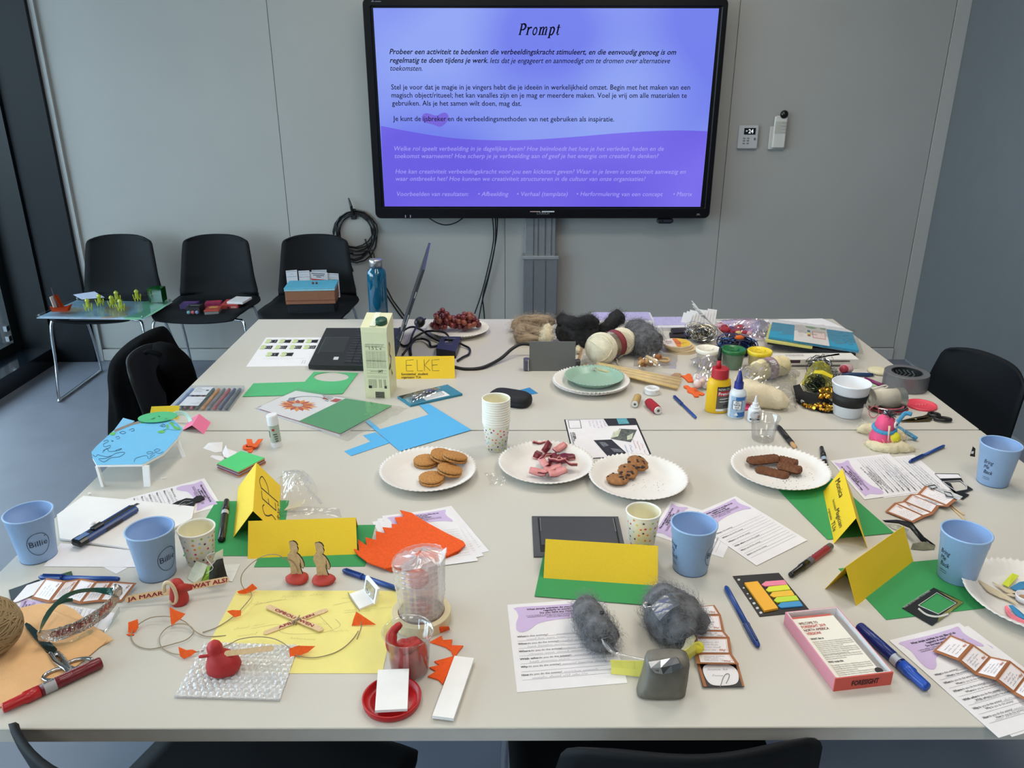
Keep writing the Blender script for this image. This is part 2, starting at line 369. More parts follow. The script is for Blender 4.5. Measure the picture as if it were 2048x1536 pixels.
# ------------------------------------------------------------ box helper: front bottom edge A-B, depth behind it, height
class Box:
    def __init__(s, A, B, dep, hgt):
        s.A = V(A); s.X = V(B) - s.A; s.X.z = 0; s.w = s.X.length; s.X.normalize(); s.Y = V((0,0,1)).cross(s.X); s.d = dep; s.h = hgt
        s.T = Matrix((s.X, s.Y, V((0,0,1)))).transposed().to_4x4(); s.T.translation = s.A
    def m(s, bev=0.0015):
        b = M(s.T); (b.rbox((s.w / 2, s.d / 2, s.h / 2),(s.w, s.d, s.h), bev) if bev else b.box((s.w / 2, s.d / 2, s.h / 2),(s.w, s.d, s.h))); return b
    def p(s, x, y, z): return s.A + s.X * x + s.Y * y + V((0,0, z))
    def front(s, x, y, o=0.0006): return s.p(x, -o, s.h - y)
    def top(s, x, y, o=0.0006): return s.p(x, s.d - y, s.h + o)
    def right(s, x, y, o=0.0006): return s.p(s.w + o, x, s.h - y)
    def base(s): return s.p(s.w / 2, s.d / 2,0)
def patch(m, mp, x0, y0, x1, y1): return m.add([mp(x0, y1), mp(x1, y1), mp(x1, y0), mp(x0, y0)],[(0,1,2,3)])
def disc(m, mp, x, y, r, n=14, ry=None): return m.add([mp(x + r * cos(2 * PI * i / n), y - (ry or r) * sin(2 * PI * i / n)) for i in range(n)],[tuple(range(n))])

# ------------------------------------------------------------ wall screen
KR['T'] = (700,0,2.6256)
YT = 4.40
t = thing('wall_screen', 'large black-framed wall screen showing a blue and purple Dutch text slide', 'screen', (0.183, YT + 0.03,0.867))
b = M()
def rr(x0, z0, x1, z1, r, y):
    return [V((cx + r * cos(a), y, cz + r * sin(a))) for cx, cz, a0 in ((x1 - r, z1 - r, 0),(x0 + r, z1 - r, 1),(x0 + r, z0 + r, 2),(x1 - r, z0 + r, 3)) for a in [PI / 2 * (a0 + j / 5) for j in range(6)]]
b.rings([rr(-.736,.867,1.1,1.962,.03, YT + .05), rr(-.736,.867,1.1,1.962,.03, YT + .004), rr(-.733,.870,1.097,1.959,.03, YT), rr(-.70,.918,1.074,1.927,.006, YT), rr(-.695,.923,1.069,1.922,.003, YT + .006)], True, True)
b.obj('bezel', mat('05060C', 0.35, var=0, spec=.25), t)
def emat(nm, lo, hi, top=None):
    m = bpy.data.materials.new(nm); m.use_nodes = True; N = m.node_tree.nodes; L = m.node_tree.links; b = N['Principled BSDF']
    b.inputs['Base Color'].default_value = (0,0,0,1); b.inputs['Roughness'].default_value = 0.35
    n = N.new('ShaderNodeTexNoise'); n.inputs['Scale'].default_value = 1.6; n.inputs['Detail'].default_value = 0
    tc = N.new('ShaderNodeTexCoord'); L.new(tc.outputs['Object'], n.inputs['Vector'])
    r = N.new('ShaderNodeValToRGB'); r.color_ramp.elements[0].position = .35; r.color_ramp.elements[1].position = .62
    r.color_ramp.elements[0].color = lin(lo); r.color_ramp.elements[1].color = lin(hi)
    L.new(n.outputs['Fac'], r.inputs[0]); L.new(r.outputs[0], b.inputs['Emission Color']); b.inputs['Emission Strength'].default_value = 1.0
    return m
def tp(x, y, o=0.0): return PY(*k('T', x, y), YT + 0.0055 - o)
b = M(); b.add([tp(121,42), tp(182,1084), tp(1840,1086), tp(1938,44)],[(0,1,2,3)]); b.obj('lit_screen', emat('screen_blue', '7482F2', '93A8FA'), t)
wave = [(162,661),(300,688),(450,713),(600,730),(800,737),(1000,731),(1200,717),(1400,700),(1600,688),(1750,685),(1876,689)]
b = M(); wv = [tp(p.x, p.y, .0006) for p in spl(wave, 4)] + [tp(1840,1086,.0006), tp(182,1084,.0006)]; b.add(wv, [tuple(range(len(wv)))]); b.obj('purple_band', emat('screen_purple', '6A5CE6', '7D70F2'), t)
b = M(); q = spl([(380,606),(400,594),(425,600),(455,607),(480,595),(503,592),(517,610),(512,635),(490,658),(468,666),(440,655),(400,645),(378,632)],3, True); b.add([tp(p.x, p.y, .0006) for p in q],[tuple(range(len(q)))]); b.obj('purple_blob', emat('screen_blob', '7562DE', '7D68E2'), t)
DT = M(); SLD = mat('05061A', 0.6, var=0, spec=.1); SLP = emat('text_pale', 'A6A0FA', 'ABA6FA'); NRM = V((0,-1,0))
def tl(m, s, x0, y0, x1, y1, size, bold=0.0, shear=0.0): tline(m, s, tp(x0, y0), tp(x1, y1), NRM, size, bold, shear, 0.0015)
for a in (("Probeer een activiteit te bedenken die verbeeldingskracht stimuleert, en die eenvoudig genoeg is om", 207,284,1712,287,.036,.014,.28),
          ("regelmatig te doen tijdens je werk.", 209,329,725,330,.036,.014,.28),("Iets dat je engageert en aanmoedigt om te dromen over alternatieve", 735,331,1680,332,.036,.005,.28),
          ("toekomsten.", 212,371,380,372,.036,.005,.28),
          ("Stel je voor dat je magie in je vingers hebt die je idee\u00ebn in werkelijkheid omzet. Begin met het maken van een", 217,470,1785,471,.036,.006),
          ("magisch object/ritueel; het kan vanalles zijn en je mag er meerdere maken. Voel je vrij om alle materialen te", 219,512,1768,514,.036,.006),
          ("gebruiken. Als je het samen wilt doen, mag dat.", 221,554,900,556,.036,.006),("Je kunt de", 226,635,373,636,.036,.006),("ijsbreker", 384,636,505,636,.036,.006),
          ("en de verbeeldingsmethoden van net gebruiken als inspiratie.", 514,636,1387,638,.036,.006)): b = M(); tl(b, *a); b.obj('dark_slide_line', SLD, t)
for a in (("Welke rol speelt verbeelding in je dagelijkse leven? Hoe be\u00efnvloedt het hoe je het verleden, heden en de", 233,791,1647,792,.033,.004,.22),
          ("toekomst waarneemt? Hoe scherp je je verbeelding aan of geef je het energie om creatief te denken?", 235,830,1620,830,.033,.004,.22),
          ("Hoe kan creativiteit verbeeldingskracht voor jou een kickstart geven? Waar in je leven is creativiteit aanwezig en", 239,911,1762,912,.033,.004,.22),
          ("waar ontbreekt het? Hoe kunnen we creativiteit structureren in de cultuur van onze organisaties?", 241,949,1552,950,.033,.004,.22),
          ("Voorbeelden van resultaten:", 247,1029,625,1029,.033,.004,.22),("\u2022 Afbeelding", 673,1029,833,1029,.033,.004,.22),("\u2022 Verhaal (template)", 877,1029,1143,1029,.033,.004,.22),
          ("\u2022 Herformulering van een concept", 1190,1029,1642,1030,.033,.004,.22),("\u2022 Matrix", 1697,1030,1797,1030,.033,.004,.22)): b = M(); tl(b, *a); b.obj('pale_slide_line', SLP, t)
# title: slab-serif italic letters drawn from strokes (stem, bowl, serif)
def title(m):
    U = 0.053; A = tp(880,184); wid = (tp(1112,184) - A).length
    def mp(x, y): return A + V((x * wid / 5.2 + y * U * 0.24,-0.0015, y * U))
    def st(pts, w0, w1=None):
        p = spl([(a, c, 0) for a, c in pts],6) if len(pts) > 2 else [V((a, c, 0)) for a, c in pts]; n = len(p); L = []; Rr = []
        for i, q in enumerate(p):
            d = (p[min(i + 1, n - 1)] - p[max(0, i - 1)]); d.y *= 1.15; d.normalize(); ww = w0 if w1 is None else w0 + (w1 - w0) * abs(sin(PI * i / (n - 1)))
            L.append((q.x - d.y * ww, q.y + d.x * ww)); Rr.append((q.x + d.y * ww, q.y - d.x * ww))
        vs = [mp(*z) for z in L + Rr]; m.add(vs, [(i, n + i, n + i + 1, i + 1) for i in range(n - 1)])
    def stem(x, y0, y1, s0=True, s1=True, w0=.09):
        st([(x, y0),(x, y1)], w0)
        if s0: st([(x - .17, y0 + .03),(x + .17, y0 + .03)],.03)
        if s1: st([(x - .2, y1 - .03),(x, y1 - .03)],.03)
    stem(.25,0,1); st([(.25,.97),(.55,.96),(.74,.75),(.6,.5),(.25,.45)],.03,.1)
    stem(1.1,0,.7, True); st([(1.12,.42),(1.25,.62),(1.42,.66),(1.48,.6)],.035,.08)
    st([(1.94 + .21 * cos(a),.34 + .31 * sin(a)) for a in [2 * PI * i / 20 for i in range(21)]],.062)
    stem(2.55,0,.7, True)
    for x in (2.9,3.25): stem(x, 0,.55, True, False); st([(x - .33,.5),(x - .16,.67),(x - .02,.66),(x, .5)],.04,.06)
    stem(3.75,-.28,.7); st([(3.75,.6),(3.95,.69),(4.17,.5),(4.1,.15),(3.95,.02),(3.77,.08)],.03,.09)
    stem(4.6,.12,.92, 0,0); st([(4.42,.67),(4.85,.67)],.03); st([(4.6,.14),(4.68,.02),(4.85,.1)],.06,.04)
title(DT)
DT.obj('slide_title', SLD, t)
b = M(); tline(b, 'CTOUCH', tp(980,1125), tp(1045,1125), NRM, .02,.0,.0,.0065); b.obj('logo_text', mat('8C8F96', .5, var=0), t)
b = M(); tline(b, 'JBL', tp(1818,1129), tp(1838,1129), NRM, .013,.02,0,.0065); b.obj('logo_text', mat('8E7F78', .5, var=0), t)
b = M(); b.i = 0; b.box(tp(972,1110),(.056,.016,.004)); b.i = 1; b.box(tp(1040,1110),(.068,.016,.006)); b.obj('sticker_strip', [mat('B79A98', .4, var=0), mat('C5C9CC', .35, var=.1)], t)
b = M()
for x in (292,318): b.box(tp(x, 1135),(.004,.014,.014))
b.obj('status_marks', mat('A9AFC4', .4, var=0), t, 'stuff')
b = M(); b.add([tp(110,10,.008), tp(128,10,.008), tp(119,-2,.008)],[(0,1,2)]); b.box(tp(148,8),(.03,.016,.004)); b.obj('corner_mark', mat('6C7080', .5, var=0), t)
b = M(); b.rbox((.86, YT + .02,.851),(.09,.035,.03),.008); b.i = 1; b.box((.835, YT + .002,.852),(.006,.002,.006)); b.box((.872, YT + .002,.852),(.045,.002,.008)); b.solo('sensor_bar', [mat('0B0D14', .3, var=0), mat('2A3145', .3, var=0)], 'small black sensor bar fixed under the screen edge', 'sensor')
# lifting column that carries the screen
t = thing('display_column', 'grey metal lifting column standing under the wall screen', 'stand', (.175,4.485,0))
CM = mat('74777B', .45,.3, var=.03)
b = M(); b.rbox((.1755,4.485,.32),(.195,.07,.64),.003); b.obj('lower_column', CM, t)
b = M(); b.rbox((.1735,4.492,.80),(.172,.05,.33),.003); b.obj('upper_column', mat('8B8E92', .4,.4, var=.03), t)
for x in (.135,.16,.20,.235):
    b = M(); b.box((x, 4.4655,.80),(.004,.004,.33)); b.obj('groove_strip', mat('5D6064', .5,.3), t)
for x in (.135,.205):
    b = M(); b.box((x, 4.4495,.31),(.003,.004,.62)); b.obj('groove_strip', mat('4E5155', .5,.3), t)
b = M(); b.rbox((.1755,4.483,.638),(.21,.08,.02),.003); b.obj('collar', mat('9A9DA0', .4,.4), t)
# ------------------------------------------------------------ wall controls
t = thing('thermostat', 'pale grey square room thermostat on the wall beside the screen', 'thermostat', (1.298,4.512,1.285))
b = M(); b.rbox((1.298,4.512,1.287),(.108,.018,.122),.004); b.obj('housing', mat('B9B9BC', .45, var=.01), t)
b = M(); b.box((1.303,4.5025,1.318),(.062,.002,.034)); b.obj('display', mat('15171A', .2, var=0), t)
b = M(); tline(b, '24', V((1.295,4.5015,1.308)), V((1.322,4.5015,1.308)), NRM, .03,.02); tline(b, '\u00b0', V((1.281,4.5015,1.302)), V((1.29,4.5015,1.302)), NRM, .03); b.obj('digits', mat('E8EEF2', .5, var=0, emit=.5), t)
for x in (1.276,1.297):
    for z in (1.282,1.269,1.255):
        b = M(); b.rbox((x, 4.5015, z),(.012,.004,.006),.001); b.obj('button', mat('77797C', .5, var=0), t)
b = M(); b.box((1.333,4.5015,1.278),(.009,.002,.012)); b.obj('indicator', mat('5C6A6C', .5, var=0), t)
t = thing('wall_remote', 'white remote control in a wall cradle with a black round sensor on top', 'remote', (1.46,4.505,1.235))
b = M(); b.rbox((1.458,4.512,1.283),(.088,.016,.12),.003); b.obj('cradle', mat('C2C1BC', .5, var=.01), t)
b = M(); b.rbox((1.464,4.499,1.315),(.07,.016,.17),.006); b.obj('remote_body', mat('CDCCC6', .45, var=.01), t)
b = SM(); b.T = axis(V((1.475,4.494,1.405)), V((1.475,4.478,1.405))); b.lathe([(.0,0),(.021,0),(.022,.004),(.016,.012),(.002,.016)],24, False, True); b.obj('round_sensor', mat('0D0D10', .25, var=0), t)
for i in range(4):
    b = M(); b.rbox((1.48,4.4905,1.362 - i * .0165),(.026,.003,.012),.001); b.obj('button', mat('A9A89F', .5, var=0), t)
b = M(); b.box((1.449,4.4905,1.338),(.03,.003,.062)); b.obj('display', mat('B5B4AA', .4, var=0), t)
b = M()
for i in range(5): b.box((1.447,4.503,1.272 - i * .008),(.02,.003,.002))
b.box((1.475,4.503,1.262),(.003,.003,.035)); b.obj('cradle_text', mat('3A3A38', .6, var=0), t)
# ------------------------------------------------------------ cables on the wall
CBL = mat('0B0C10', .45, var=0)
t = thing('cable_hook', 'black wall hook strap above the coiled cable', 'hook', tuple(PY(706,430,4.52)))
b = M(); b.tube([PY(697,396,4.5), PY(702,412,4.49), PY(706,430,4.5)],[.004,.008,.008],8); b.rbox(PY(707,428,4.517),(.03,.012,.06),.003); b.obj('strap', CBL, t)
b = SM(); coil = []
rc = random.Random(3)
for i in range(8 * 16 + 9):
    a = PI / 2 + 2 * PI * i / 16; rx = 37 + 4 * sin(i * .21) + (i % 48) * .05; ry = 42 + 7 * sin(i * .13 + 1)
    coil.append(PY(711 + rx * cos(a) + 3 * sin(i * .11),425 + ry - ry * sin(a) + 4 * sin(i * .17),4.515 - .012 * (i % 5) / 5))
coil += [PY(745,500,4.5), PY(757,545,4.5), PY(785,600,4.5), PY(830,660,4.49), PY(880,720,4.48)]
b.tube(coil, .0042,6); b.solo('coiled_cable', CBL, 'black cable coiled in loops on the wall hook beside the screen', 'cable')
b = SM(); b.tube(spl([PY(730,478,4.52), PY(745,520,4.515), PY(765,575,4.515), PY(800,630,4.515), PY(840,680,4.515), PY(850,700,4.515)],4),.0045,6); b.solo('loose_cable', CBL, 'loose black cable running down the wall from the coil to the table', 'cable')
b = SM(); b.tube(spl([PY(706,506,4.508), PY(694,510,4.46), PY(700,527,4.42), PY(706,543,4.42)],4),.005,6); b.solo('cable_plug_end', CBL, 'short black plug end hanging beside the third chair back', 'plug')
for i, (pp, lb) in enumerate(((((985,436),(987,480),(975,540),(962,590),(945,640),(930,690)), 'outermost black cable hanging under the screen, bending towards the grapes'),
               (((991,436),(990,490),(976,560),(965,600),(955,650),(945,700)), 'middle black cable hanging under the screen'),
               (((995,436),(992,480),(978,545),(966,590),(967,615),(969,640),(970,700)), 'black cable hanging under the screen, straight at its lower end'))):
    b = SM(); b.tube(spl([PY(u, v, 4.47 + .012 * i) for u, v in pp],4),.0042,6); b.solo('screen_cable', CBL, lb, 'cable', 'cables under the screen')
b = SM(); b.tube(spl([PY(858,436,4.48), PY(875,446,4.47),(PY(893,450,4.47)), PY(912,445,4.47), PY(926,436,4.48)],4),.0035,6); b.solo('screen_cable', CBL, 'short black cable loop sagging just below the screen frame', 'cable', 'cables under the screen')
# ------------------------------------------------------------ things on the back chairs
ACR = film('E8F2F4', .1,.05)
hB = -.262
bd = kps('A2', [(268,793),(1055,803),(1262,676),(560,664)], hB)
t = thing('acrylic_board', 'clear acrylic game board with a printed blue and brown map', 'board', tuple((bd[0] + bd[2]) / 2))
b = M(); b.slab(bd, .003); b.obj('printed_map', mat('C4D6EE', .35, var=.25, vs=9), t)
q = Q(bd[3], bd[2], bd[1], bd[0],.0045); bb = M()
b = M(); q.poly(b, [(.72,.02),(.98,.03),(.99,.97),(.80,.98),(.86,.6),(.78,.3)],4); b.obj('green_land', mat('9AD6AE', .5, var=.1, vs=30), t)
b = M(); q.poly(b, [(.45,.35),(.6,.3),(.7,.4),(.72,.62),(.78,.8),(.7,.96),(.58,.98),(.62,.8),(.5,.62)],4,.0042); q.poly(b, [(.08,.5),(.2,.42),(.3,.55),(.22,.75),(.1,.7)],4,.0042); b.obj('brown_land', mat('E0BEA6', .5, var=.12, vs=30), t)
b = M(); b.slab([p + V((0,0,.012)) for p in bd],.003); b.obj('cover_sheet', ACR, t)
b = M(); mid = sum(bd, V((0,0,0))) / 4; b.box(mid + V((0,0,-.0135)),(.3,.2,.025)); b.obj('black_base', BLACK, t)
for i in range(4):
    b = SM(); b.T = at(bd[i] * .96 + mid * .04); b.lathe([(.004,0),(.004,.02),(.002,.021)],10); b.obj('corner_post', film('DDE8EA', .2), t)
hT = hB + .016
def ac(n): return film(n, .12,.08,.25, n)
s0 = kp('A2', 455,740, hT); t = thing('acrylic_ship', 'orange translucent acrylic sailing ship on the game board', 'toy', tuple(s0))
OR = film('E0631E', .10,.1,.35, 'D9541A')
hull = [(-.045,0),(.03,0),(.05,.035),(.02,.022),(-.03,.022),(-.05,.03)]
for dy in (-.014,.014):
    b = M(); b.rings([[s0 + V((x, dy, z)) for x, z in hull],[s0 + V((x, dy + .003, z)) for x, z in hull]]); b.obj('hull_side', OR, t)
b = M(); b.box(s0 + V((0,.0,.004)),(.07,.026,.003)); b.obj('deck', OR, t)
for x, hh, ang, mm in ((-.03,.065,-.15, mat('D8CFCB', .4)),(.006,.075,-.3, OR),(-.018,.11,-.1, mat('4A3540', .4))):
    b = M(at(s0 + V((x, 0,.012)),0,0, ang)); b.box((0,0, hh / 2),(.003,.028 if hh < .1 else .004, hh)); b.obj('sail', mm, t)
YL = film('DDE530', .12,.1,.45, 'D6DE28')
yl = ['frontmost yellow acrylic figure, nearest the orange ship', 'yellow acrylic figure beside the paper sheet, in front of the chair back', 'tallest yellow acrylic figure at the middle of the board', 'yellow acrylic figure just in front of the tallest one', 'yellow acrylic figure standing close to the green cube', 'yellow acrylic figure squeezed left of the tallest one']
for (x, y), lb in zip(((650,735),(735,700),(860,675),(890,738),(1008,665),(825,712)), yl):
    p = kp('A2', x, y, hT); t = thing('acrylic_figure', lb, 'toy', tuple(p), 'yellow acrylic figures on the game board')
    b = SM(); b.T = at(p); b.lathe([(.0,.018),(.009,.02),(.011,.026),(.008,.045),(.012,.049),(.009,.056),(.003,.062)],12, False, True); b.obj('figure_body', YL, t)
    b = SM()
    for a in range(6):
        d = V((cos(a * PI / 3), sin(a * PI / 3),0)); b.tube(spl([p + V((0,0,.022)), p + d * .012 + V((0,0,.012)), p + d * .014, p + d * .018 + V((0,0,.018)), p + d * .021 + V((0,0,.034))],3),.0022,6)
    b.obj('curled_feet', YL, t, 'stuff')
c0 = kp('A2', 1120,668, hT); t = thing('green_cube', 'green translucent acrylic cube standing on the game board', 'cube', tuple(c0))
bx = Box(c0 + V((-.012,-.02,0)), c0 + V((.058,-.02,0)),.062,.072); GC = film('1E9A4C', .14,.05,.2, '128A3C')
for (cx, cy, cz, a, bb_, cc) in ((.035,.0015,.036,.07,.003,.072),(.035,.0605,.036,.07,.003,.072),(.0015,.031,.036,.003,.056,.072),(.0685,.031,.036,.003,.056,.072),(.035,.031,.0705,.064,.056,.003)):
    b = M(bx.T); b.box((cx, cy, cz),(a, bb_, cc)); b.obj('cube_side', GC, t)
pp = kps('A2', [(535,620),(600,655),(765,640),(690,597)], hT + .03)
t = thing('paper_slip', 'pale folded paper slip on a dark support at the back of the board', 'paper', tuple(sum(pp, V((0,0,0))) / 4 - V((0,0,.03))))
b = M(); b.slab(pp, .001); b.obj('slip', mat('B9C3DC', .6, var=.1), t); b = M(); b.box(sum(pp, V((0,0,0))) / 4 - V((-.01,.005,.016)),(.06,.03,.029)); b.obj('support', mat('23272C', .5), t)
hS = -.288
def carton_box(name, label, cat, crop, a, bq, dep, hgt, h, cols, group=None, marks=None):
    A, B = kp(crop, *a, h), kp(crop, *bq, h); bx = Box(A, B, dep, hgt); t = thing(name, label, cat, tuple(bx.base()), group)
    bx.m().obj('box_body', cols[0], t)
    return bx, t
bx, t = carton_box('game_box', 'purple card game box at the back of the middle chair seat', 'box', 'A2', (1318,740),(1440,738),.07,.035, hS, [mat('3D2A5C', .5)], 'small boxes on the chair seat')
b = M(); patch(b, bx.top, .01,.01, bx.w - .01,.05); b.obj('box_print', mat('5A3A78', .5), t)
bx, t = carton_box('game_box', 'black game box with pale lettering and three coloured caps', 'box', 'A2', (1366,778),(1466,776),.075,.045, hS, [mat('17161C', .45)], 'small boxes on the chair seat')
b = M(); text(b, bx.top, 'winder', bx.w / 2,.035,.022,.05,0,0, True); b.obj('box_lettering', mat('B9B6BE', .5), t)
for i, c in enumerate(('6E9DA0', 'B0525A', '6C7FA6')):
    b = SM(); b.T = axis(bx.front(.014 + i * .0205,.024,0), bx.front(.014 + i * .0205,.024,.007)); b.lathe([(.009,0),(.009,.005),(.006,.007)],14); b.obj('coloured_cap', mat(c, .4), t)
bx, t = carton_box('game_box', 'red and purple card box behind the silver tin', 'box', 'A2', (1500,724),(1622,718),.055,.03, hS, [mat('8C2A50', .5, var=.2, vs=60)], 'small boxes on the chair seat')
b = M(); patch(b, bx.top, .03,.008, bx.w - .006,.035); b.obj('box_print', mat('B23A4A', .5), t)
bx, t = carton_box('tin_box', 'silver tin with a red and gold lid on the middle chair', 'tin', 'A2', (1498,780),(1605,776),.085,.024, hS, [mat('A7A6A2', .3,.8)])
b = M(bx.T); b.rbox((bx.w / 2, bx.d / 2, bx.h + .004),(bx.w + .003, bx.d + .003,.008),.002); b.obj('tin_lid', mat('A5453A', .4), t)
b = M(); patch(b, lambda x, y: bx.top(x, y, .0088),.015,.012, bx.w - .015,.045); b.obj('lid_print', mat('C08B4C', .5, var=.2, vs=90), t)
bx, t = carton_box('game_box', 'red box with its white inner tray pushed out, beside the tin', 'box', 'A2', (1620,736),(1745,734),.11,.032, hS, [mat('A83A38', .5)], 'small boxes on the chair seat')
b = M(bx.T @ Matrix.Rotation(-.2,4, 'Z')); b.rbox((bx.w / 2 + .025, bx.d / 2 + .02, bx.h + .006),(bx.w, bx.d, .012),.001); b.obj('inner_tray', mat('D6D4D6', .5), t)
b = M(); disc(b, bx.front, bx.w * .42,.016,.006); b.obj('printed_dot', mat('2A1416', .5), t); b = M(); patch(b, lambda x, y: bx.front(x, y), bx.w * .58,.01, bx.w * .9,.02); b.obj('printed_label', mat('C98A86', .5), t)
# third chair: stacked boxes and standing cards
A, B = kp('A3', 1012,815, hS), kp('A3', 1412,806, hS); bx = Box(A, B, .15,.058); t = thing('black_box', 'flat black box under the blue-lidded wooden box', 'box', tuple(bx.base()))
bx.m(.003).obj('box_body', mat('0F1319', .4), t); b = M(); patch(b, bx.front, .01,.034,.075,.042); b.obj('slot', mat('030304', .6, var=0), t)
b2 = Box(bx.p(-.006,-.006,.0585), bx.p(bx.w + .006,-.006,.0585),.155,.07); t = thing('wooden_box', 'brown wooden box with a light blue lid on the third chair', 'box', tuple(b2.base()))
BRN = mat('8A5B40', .55, var=.12, vs=30, stretch=(2,2,12)); bq = b2.m(.002); bq.obj('box_body', BRN, t)
b = M(b2.T); b.rbox((b2.w / 2, b2.d / 2,.02),(b2.w + .002, b2.d + .002,.004),.0008); b.obj('base_strip', mat('6E3A26', .5), t)
b = M(b2.T); b.rbox((b2.w / 2, b2.d / 2,.0755),(b2.w + .004, b2.d + .004,.011),.001); b.i = 0; b.obj('lid_edge', mat('8CC0CC', .5), t)
b = M(b2.T); b.rbox((b2.w / 2, b2.d / 2,.084),(b2.w + .006, b2.d + .006,.006),.001); b.obj('lid', mat('58AECB', .5), t)
for x in (.132,.15):
    b = M(b2.T @ Matrix.Translation((x, .075,.087))); b.smooth = True; b.lathe([(.004,0),(.006,.004),(.005,.009),(.001,.012)],12); b.obj('knob', mat('5C3220', .5), t)
cy = 4.17
for i, (x0, y0, x1, y1, lb) in enumerate(((125,455,370,435, 'white printed card tilted at the outer end behind the wooden box'),(400,458,640,448, 'white printed card second in the row behind the wooden box'),(645,475,1042,498, 'widest white card behind the wooden box, with a red triangle'),(1046,506,1280,516, 'white card with a framed corner box, behind the lid corner'),(690,440,1020,432, 'silver-edged card standing behind the widest white card'))):
    yy = 4.205 + (.02 if i == 4 else .005 * i); A, B = PY(*k('D8', x0, y0), yy), PY(*k('D8', x1, y1), yy); z0 = .47
    t = thing('index_card', lb, 'card', ((A.x + B.x) / 2, yy, z0), 'cards behind the wooden box')
    b = M(); b.rings([[V((A.x, yy, z0)), V((B.x, yy, z0)), B, A],[V((A.x, yy + .001, z0)), V((B.x, yy + .001, z0)), B + V((0,.001,0)), A + V((0,.001,0))]]); b.obj('card_face', mat('C9CBD2' if i < 4 else 'A9ADB4', .6, var=.02), t)
    b = M(); mp = lambda x, y: A + (B - A) * x + V((0,-.0008,-y))
    if i == 2:
        b.add([PY(*k('D8', *p), yy - .001) for p in ((675,625),(1020,655),(990,695),(740,700))],[(0,3,2,1)]); b.obj('red_triangle', mat('C2352E', .5), t); b = M()
        for j, (u0, u1) in enumerate(((.12,.85),(.18,.8),(.35,.62))): b.add([mp(u0,.006 + j * .009), mp(u1,.006 + j * .009), mp(u1,.010 + j * .009), mp(u0,.010 + j * .009)],[(0,3,2,1)])
    elif i < 4:
        for y in (.006,.034): b.add([mp(.04, y), mp(.96, y), mp(.96, y + .0015), mp(.04, y + .0015)],[(0,3,2,1)])
        scrib(b, lambda x, y: A + (B - A).normalized() * x + V((0,-.0008,-y)),.012,.024,.036,.008, R, .0008)
    if b.v: b.obj('card_print', mat('4B4D55', .6, var=0), t)

# ------------------------------------------------------------ builders for table things
ZUP = V((0,0,1))
def mline(m, mp, pts, wd, closed=False):      # line of even width drawn in sheet coordinates
    n = len(pts); vs = []
    for i in range(n):
        a = pts[(i - 1) % n] if closed or i else pts[0]; c = pts[(i + 1) % n] if closed or i < n - 1 else pts[-1]
        dx, dy = c[0] - a[0], c[1] - a[1]; l = math.hypot(dx, dy) or 1; ox, oy = -dy / l * wd / 2, dx / l * wd / 2
        vs += [mp(pts[i][0] + ox, pts[i][1] + oy), mp(pts[i][0] - ox, pts[i][1] - oy)]
    e = n if closed else n - 1
    return m.add(vs, [(2 * i, 2 * i + 1,(2 * i + 3) % (2 * n),(2 * i + 2) % (2 * n)) for i in range(e)])
def cmap(c, r0, r1, h, th=0.0, o=0.0004):     # wrap a label round an upright cone: x right, y down from the rim
    rm = (r0 + r1) / 2
    def mp(x, y):
        a = th + x / rm; z = h - y; r = r0 + (r1 - r0) * z / h + o; return V((c[0] + r * sin(a), c[1] - r * cos(a), c[2] + z))
    return mp
def cpatch(m, mp, x0, y0, x1, y1, n=8):
    for i in range(n): a = x0 + (x1 - x0) * i / n; e = x0 + (x1 - x0) * (i + 1) / n; patch(m, mp, a, y0, e, y1)
    return m
def plate(name, label, c, r, m, hgt=0.02, flutes=60, group=None, amp=.0018):
    n = flutes * 3; prof = [(.0,.001),(r * .68,.001),(r * .74,.003),(r * .86, hgt * .72),(r * .95, hgt * .93),(r, hgt),(r, hgt - .0012),(r * .86, hgt * .72 - .0015),(r * .73,.0012),(r * .68,0),(.0,0)]
    b = SM(); rg = []
    for q, z in prof:
        f = max(0,(q / r - .76) / .24)
        rg.append([V((c[0] + (q + f * amp * .8 * cos(flutes * 2 * PI * j / n)) * cos(2 * PI * j / n), c[1] + (q + f * amp * .8 * cos(flutes * 2 * PI * j / n)) * sin(2 * PI * j / n), c[2] + z + f * amp * cos(flutes * 2 * PI * j / n))) for j in range(n)])
    b.rings([x for x in rg], 0,0); return b.solo(name, m, label, 'plate', group)
def pen(name, label, cat, A, B, parts, group=None, parent=None):   # parts: (name, [(radius, fraction)], material)
    A, B = V(A), V(B); L = (B - A).length; t = parent or thing(name, label, cat, tuple((A + B) / 2), group)
    for nm, pr, mm in parts:
        b = M(axis(A, B)); b.smooth = True; pr2 = []
        for r, f in pr: pr2 += [(r, f * L)]
        b.lathe(pr2,16); b.obj(nm, mm, t)
    return t
def bluepen(label, A, B, r=.0045, cl=.38):    # stick pen: cap with clip at A
    t = pen('ballpoint_pen', label, 'pen', A, B, [('barrel', [(r * .82, cl),(r * .85,.9),(r * .8,.97),(r * .5,1)], PENBLUE),('cap', [(r * .3,0),(r * .8,.03),(r, .1),(r, cl - .03),(r * 1.08, cl - .02),(r * 1.08, cl)], mat('17397E', .3))], 'blue stick pens')
    b = M(axis(V(A), V(B))); L = (V(B) - V(A)).length; b.rbox((0, r * 1.15, L * .2),(.003,.0015, L * .28),.0005); b.obj('pen_clip', mat('153270', .3), t); return t
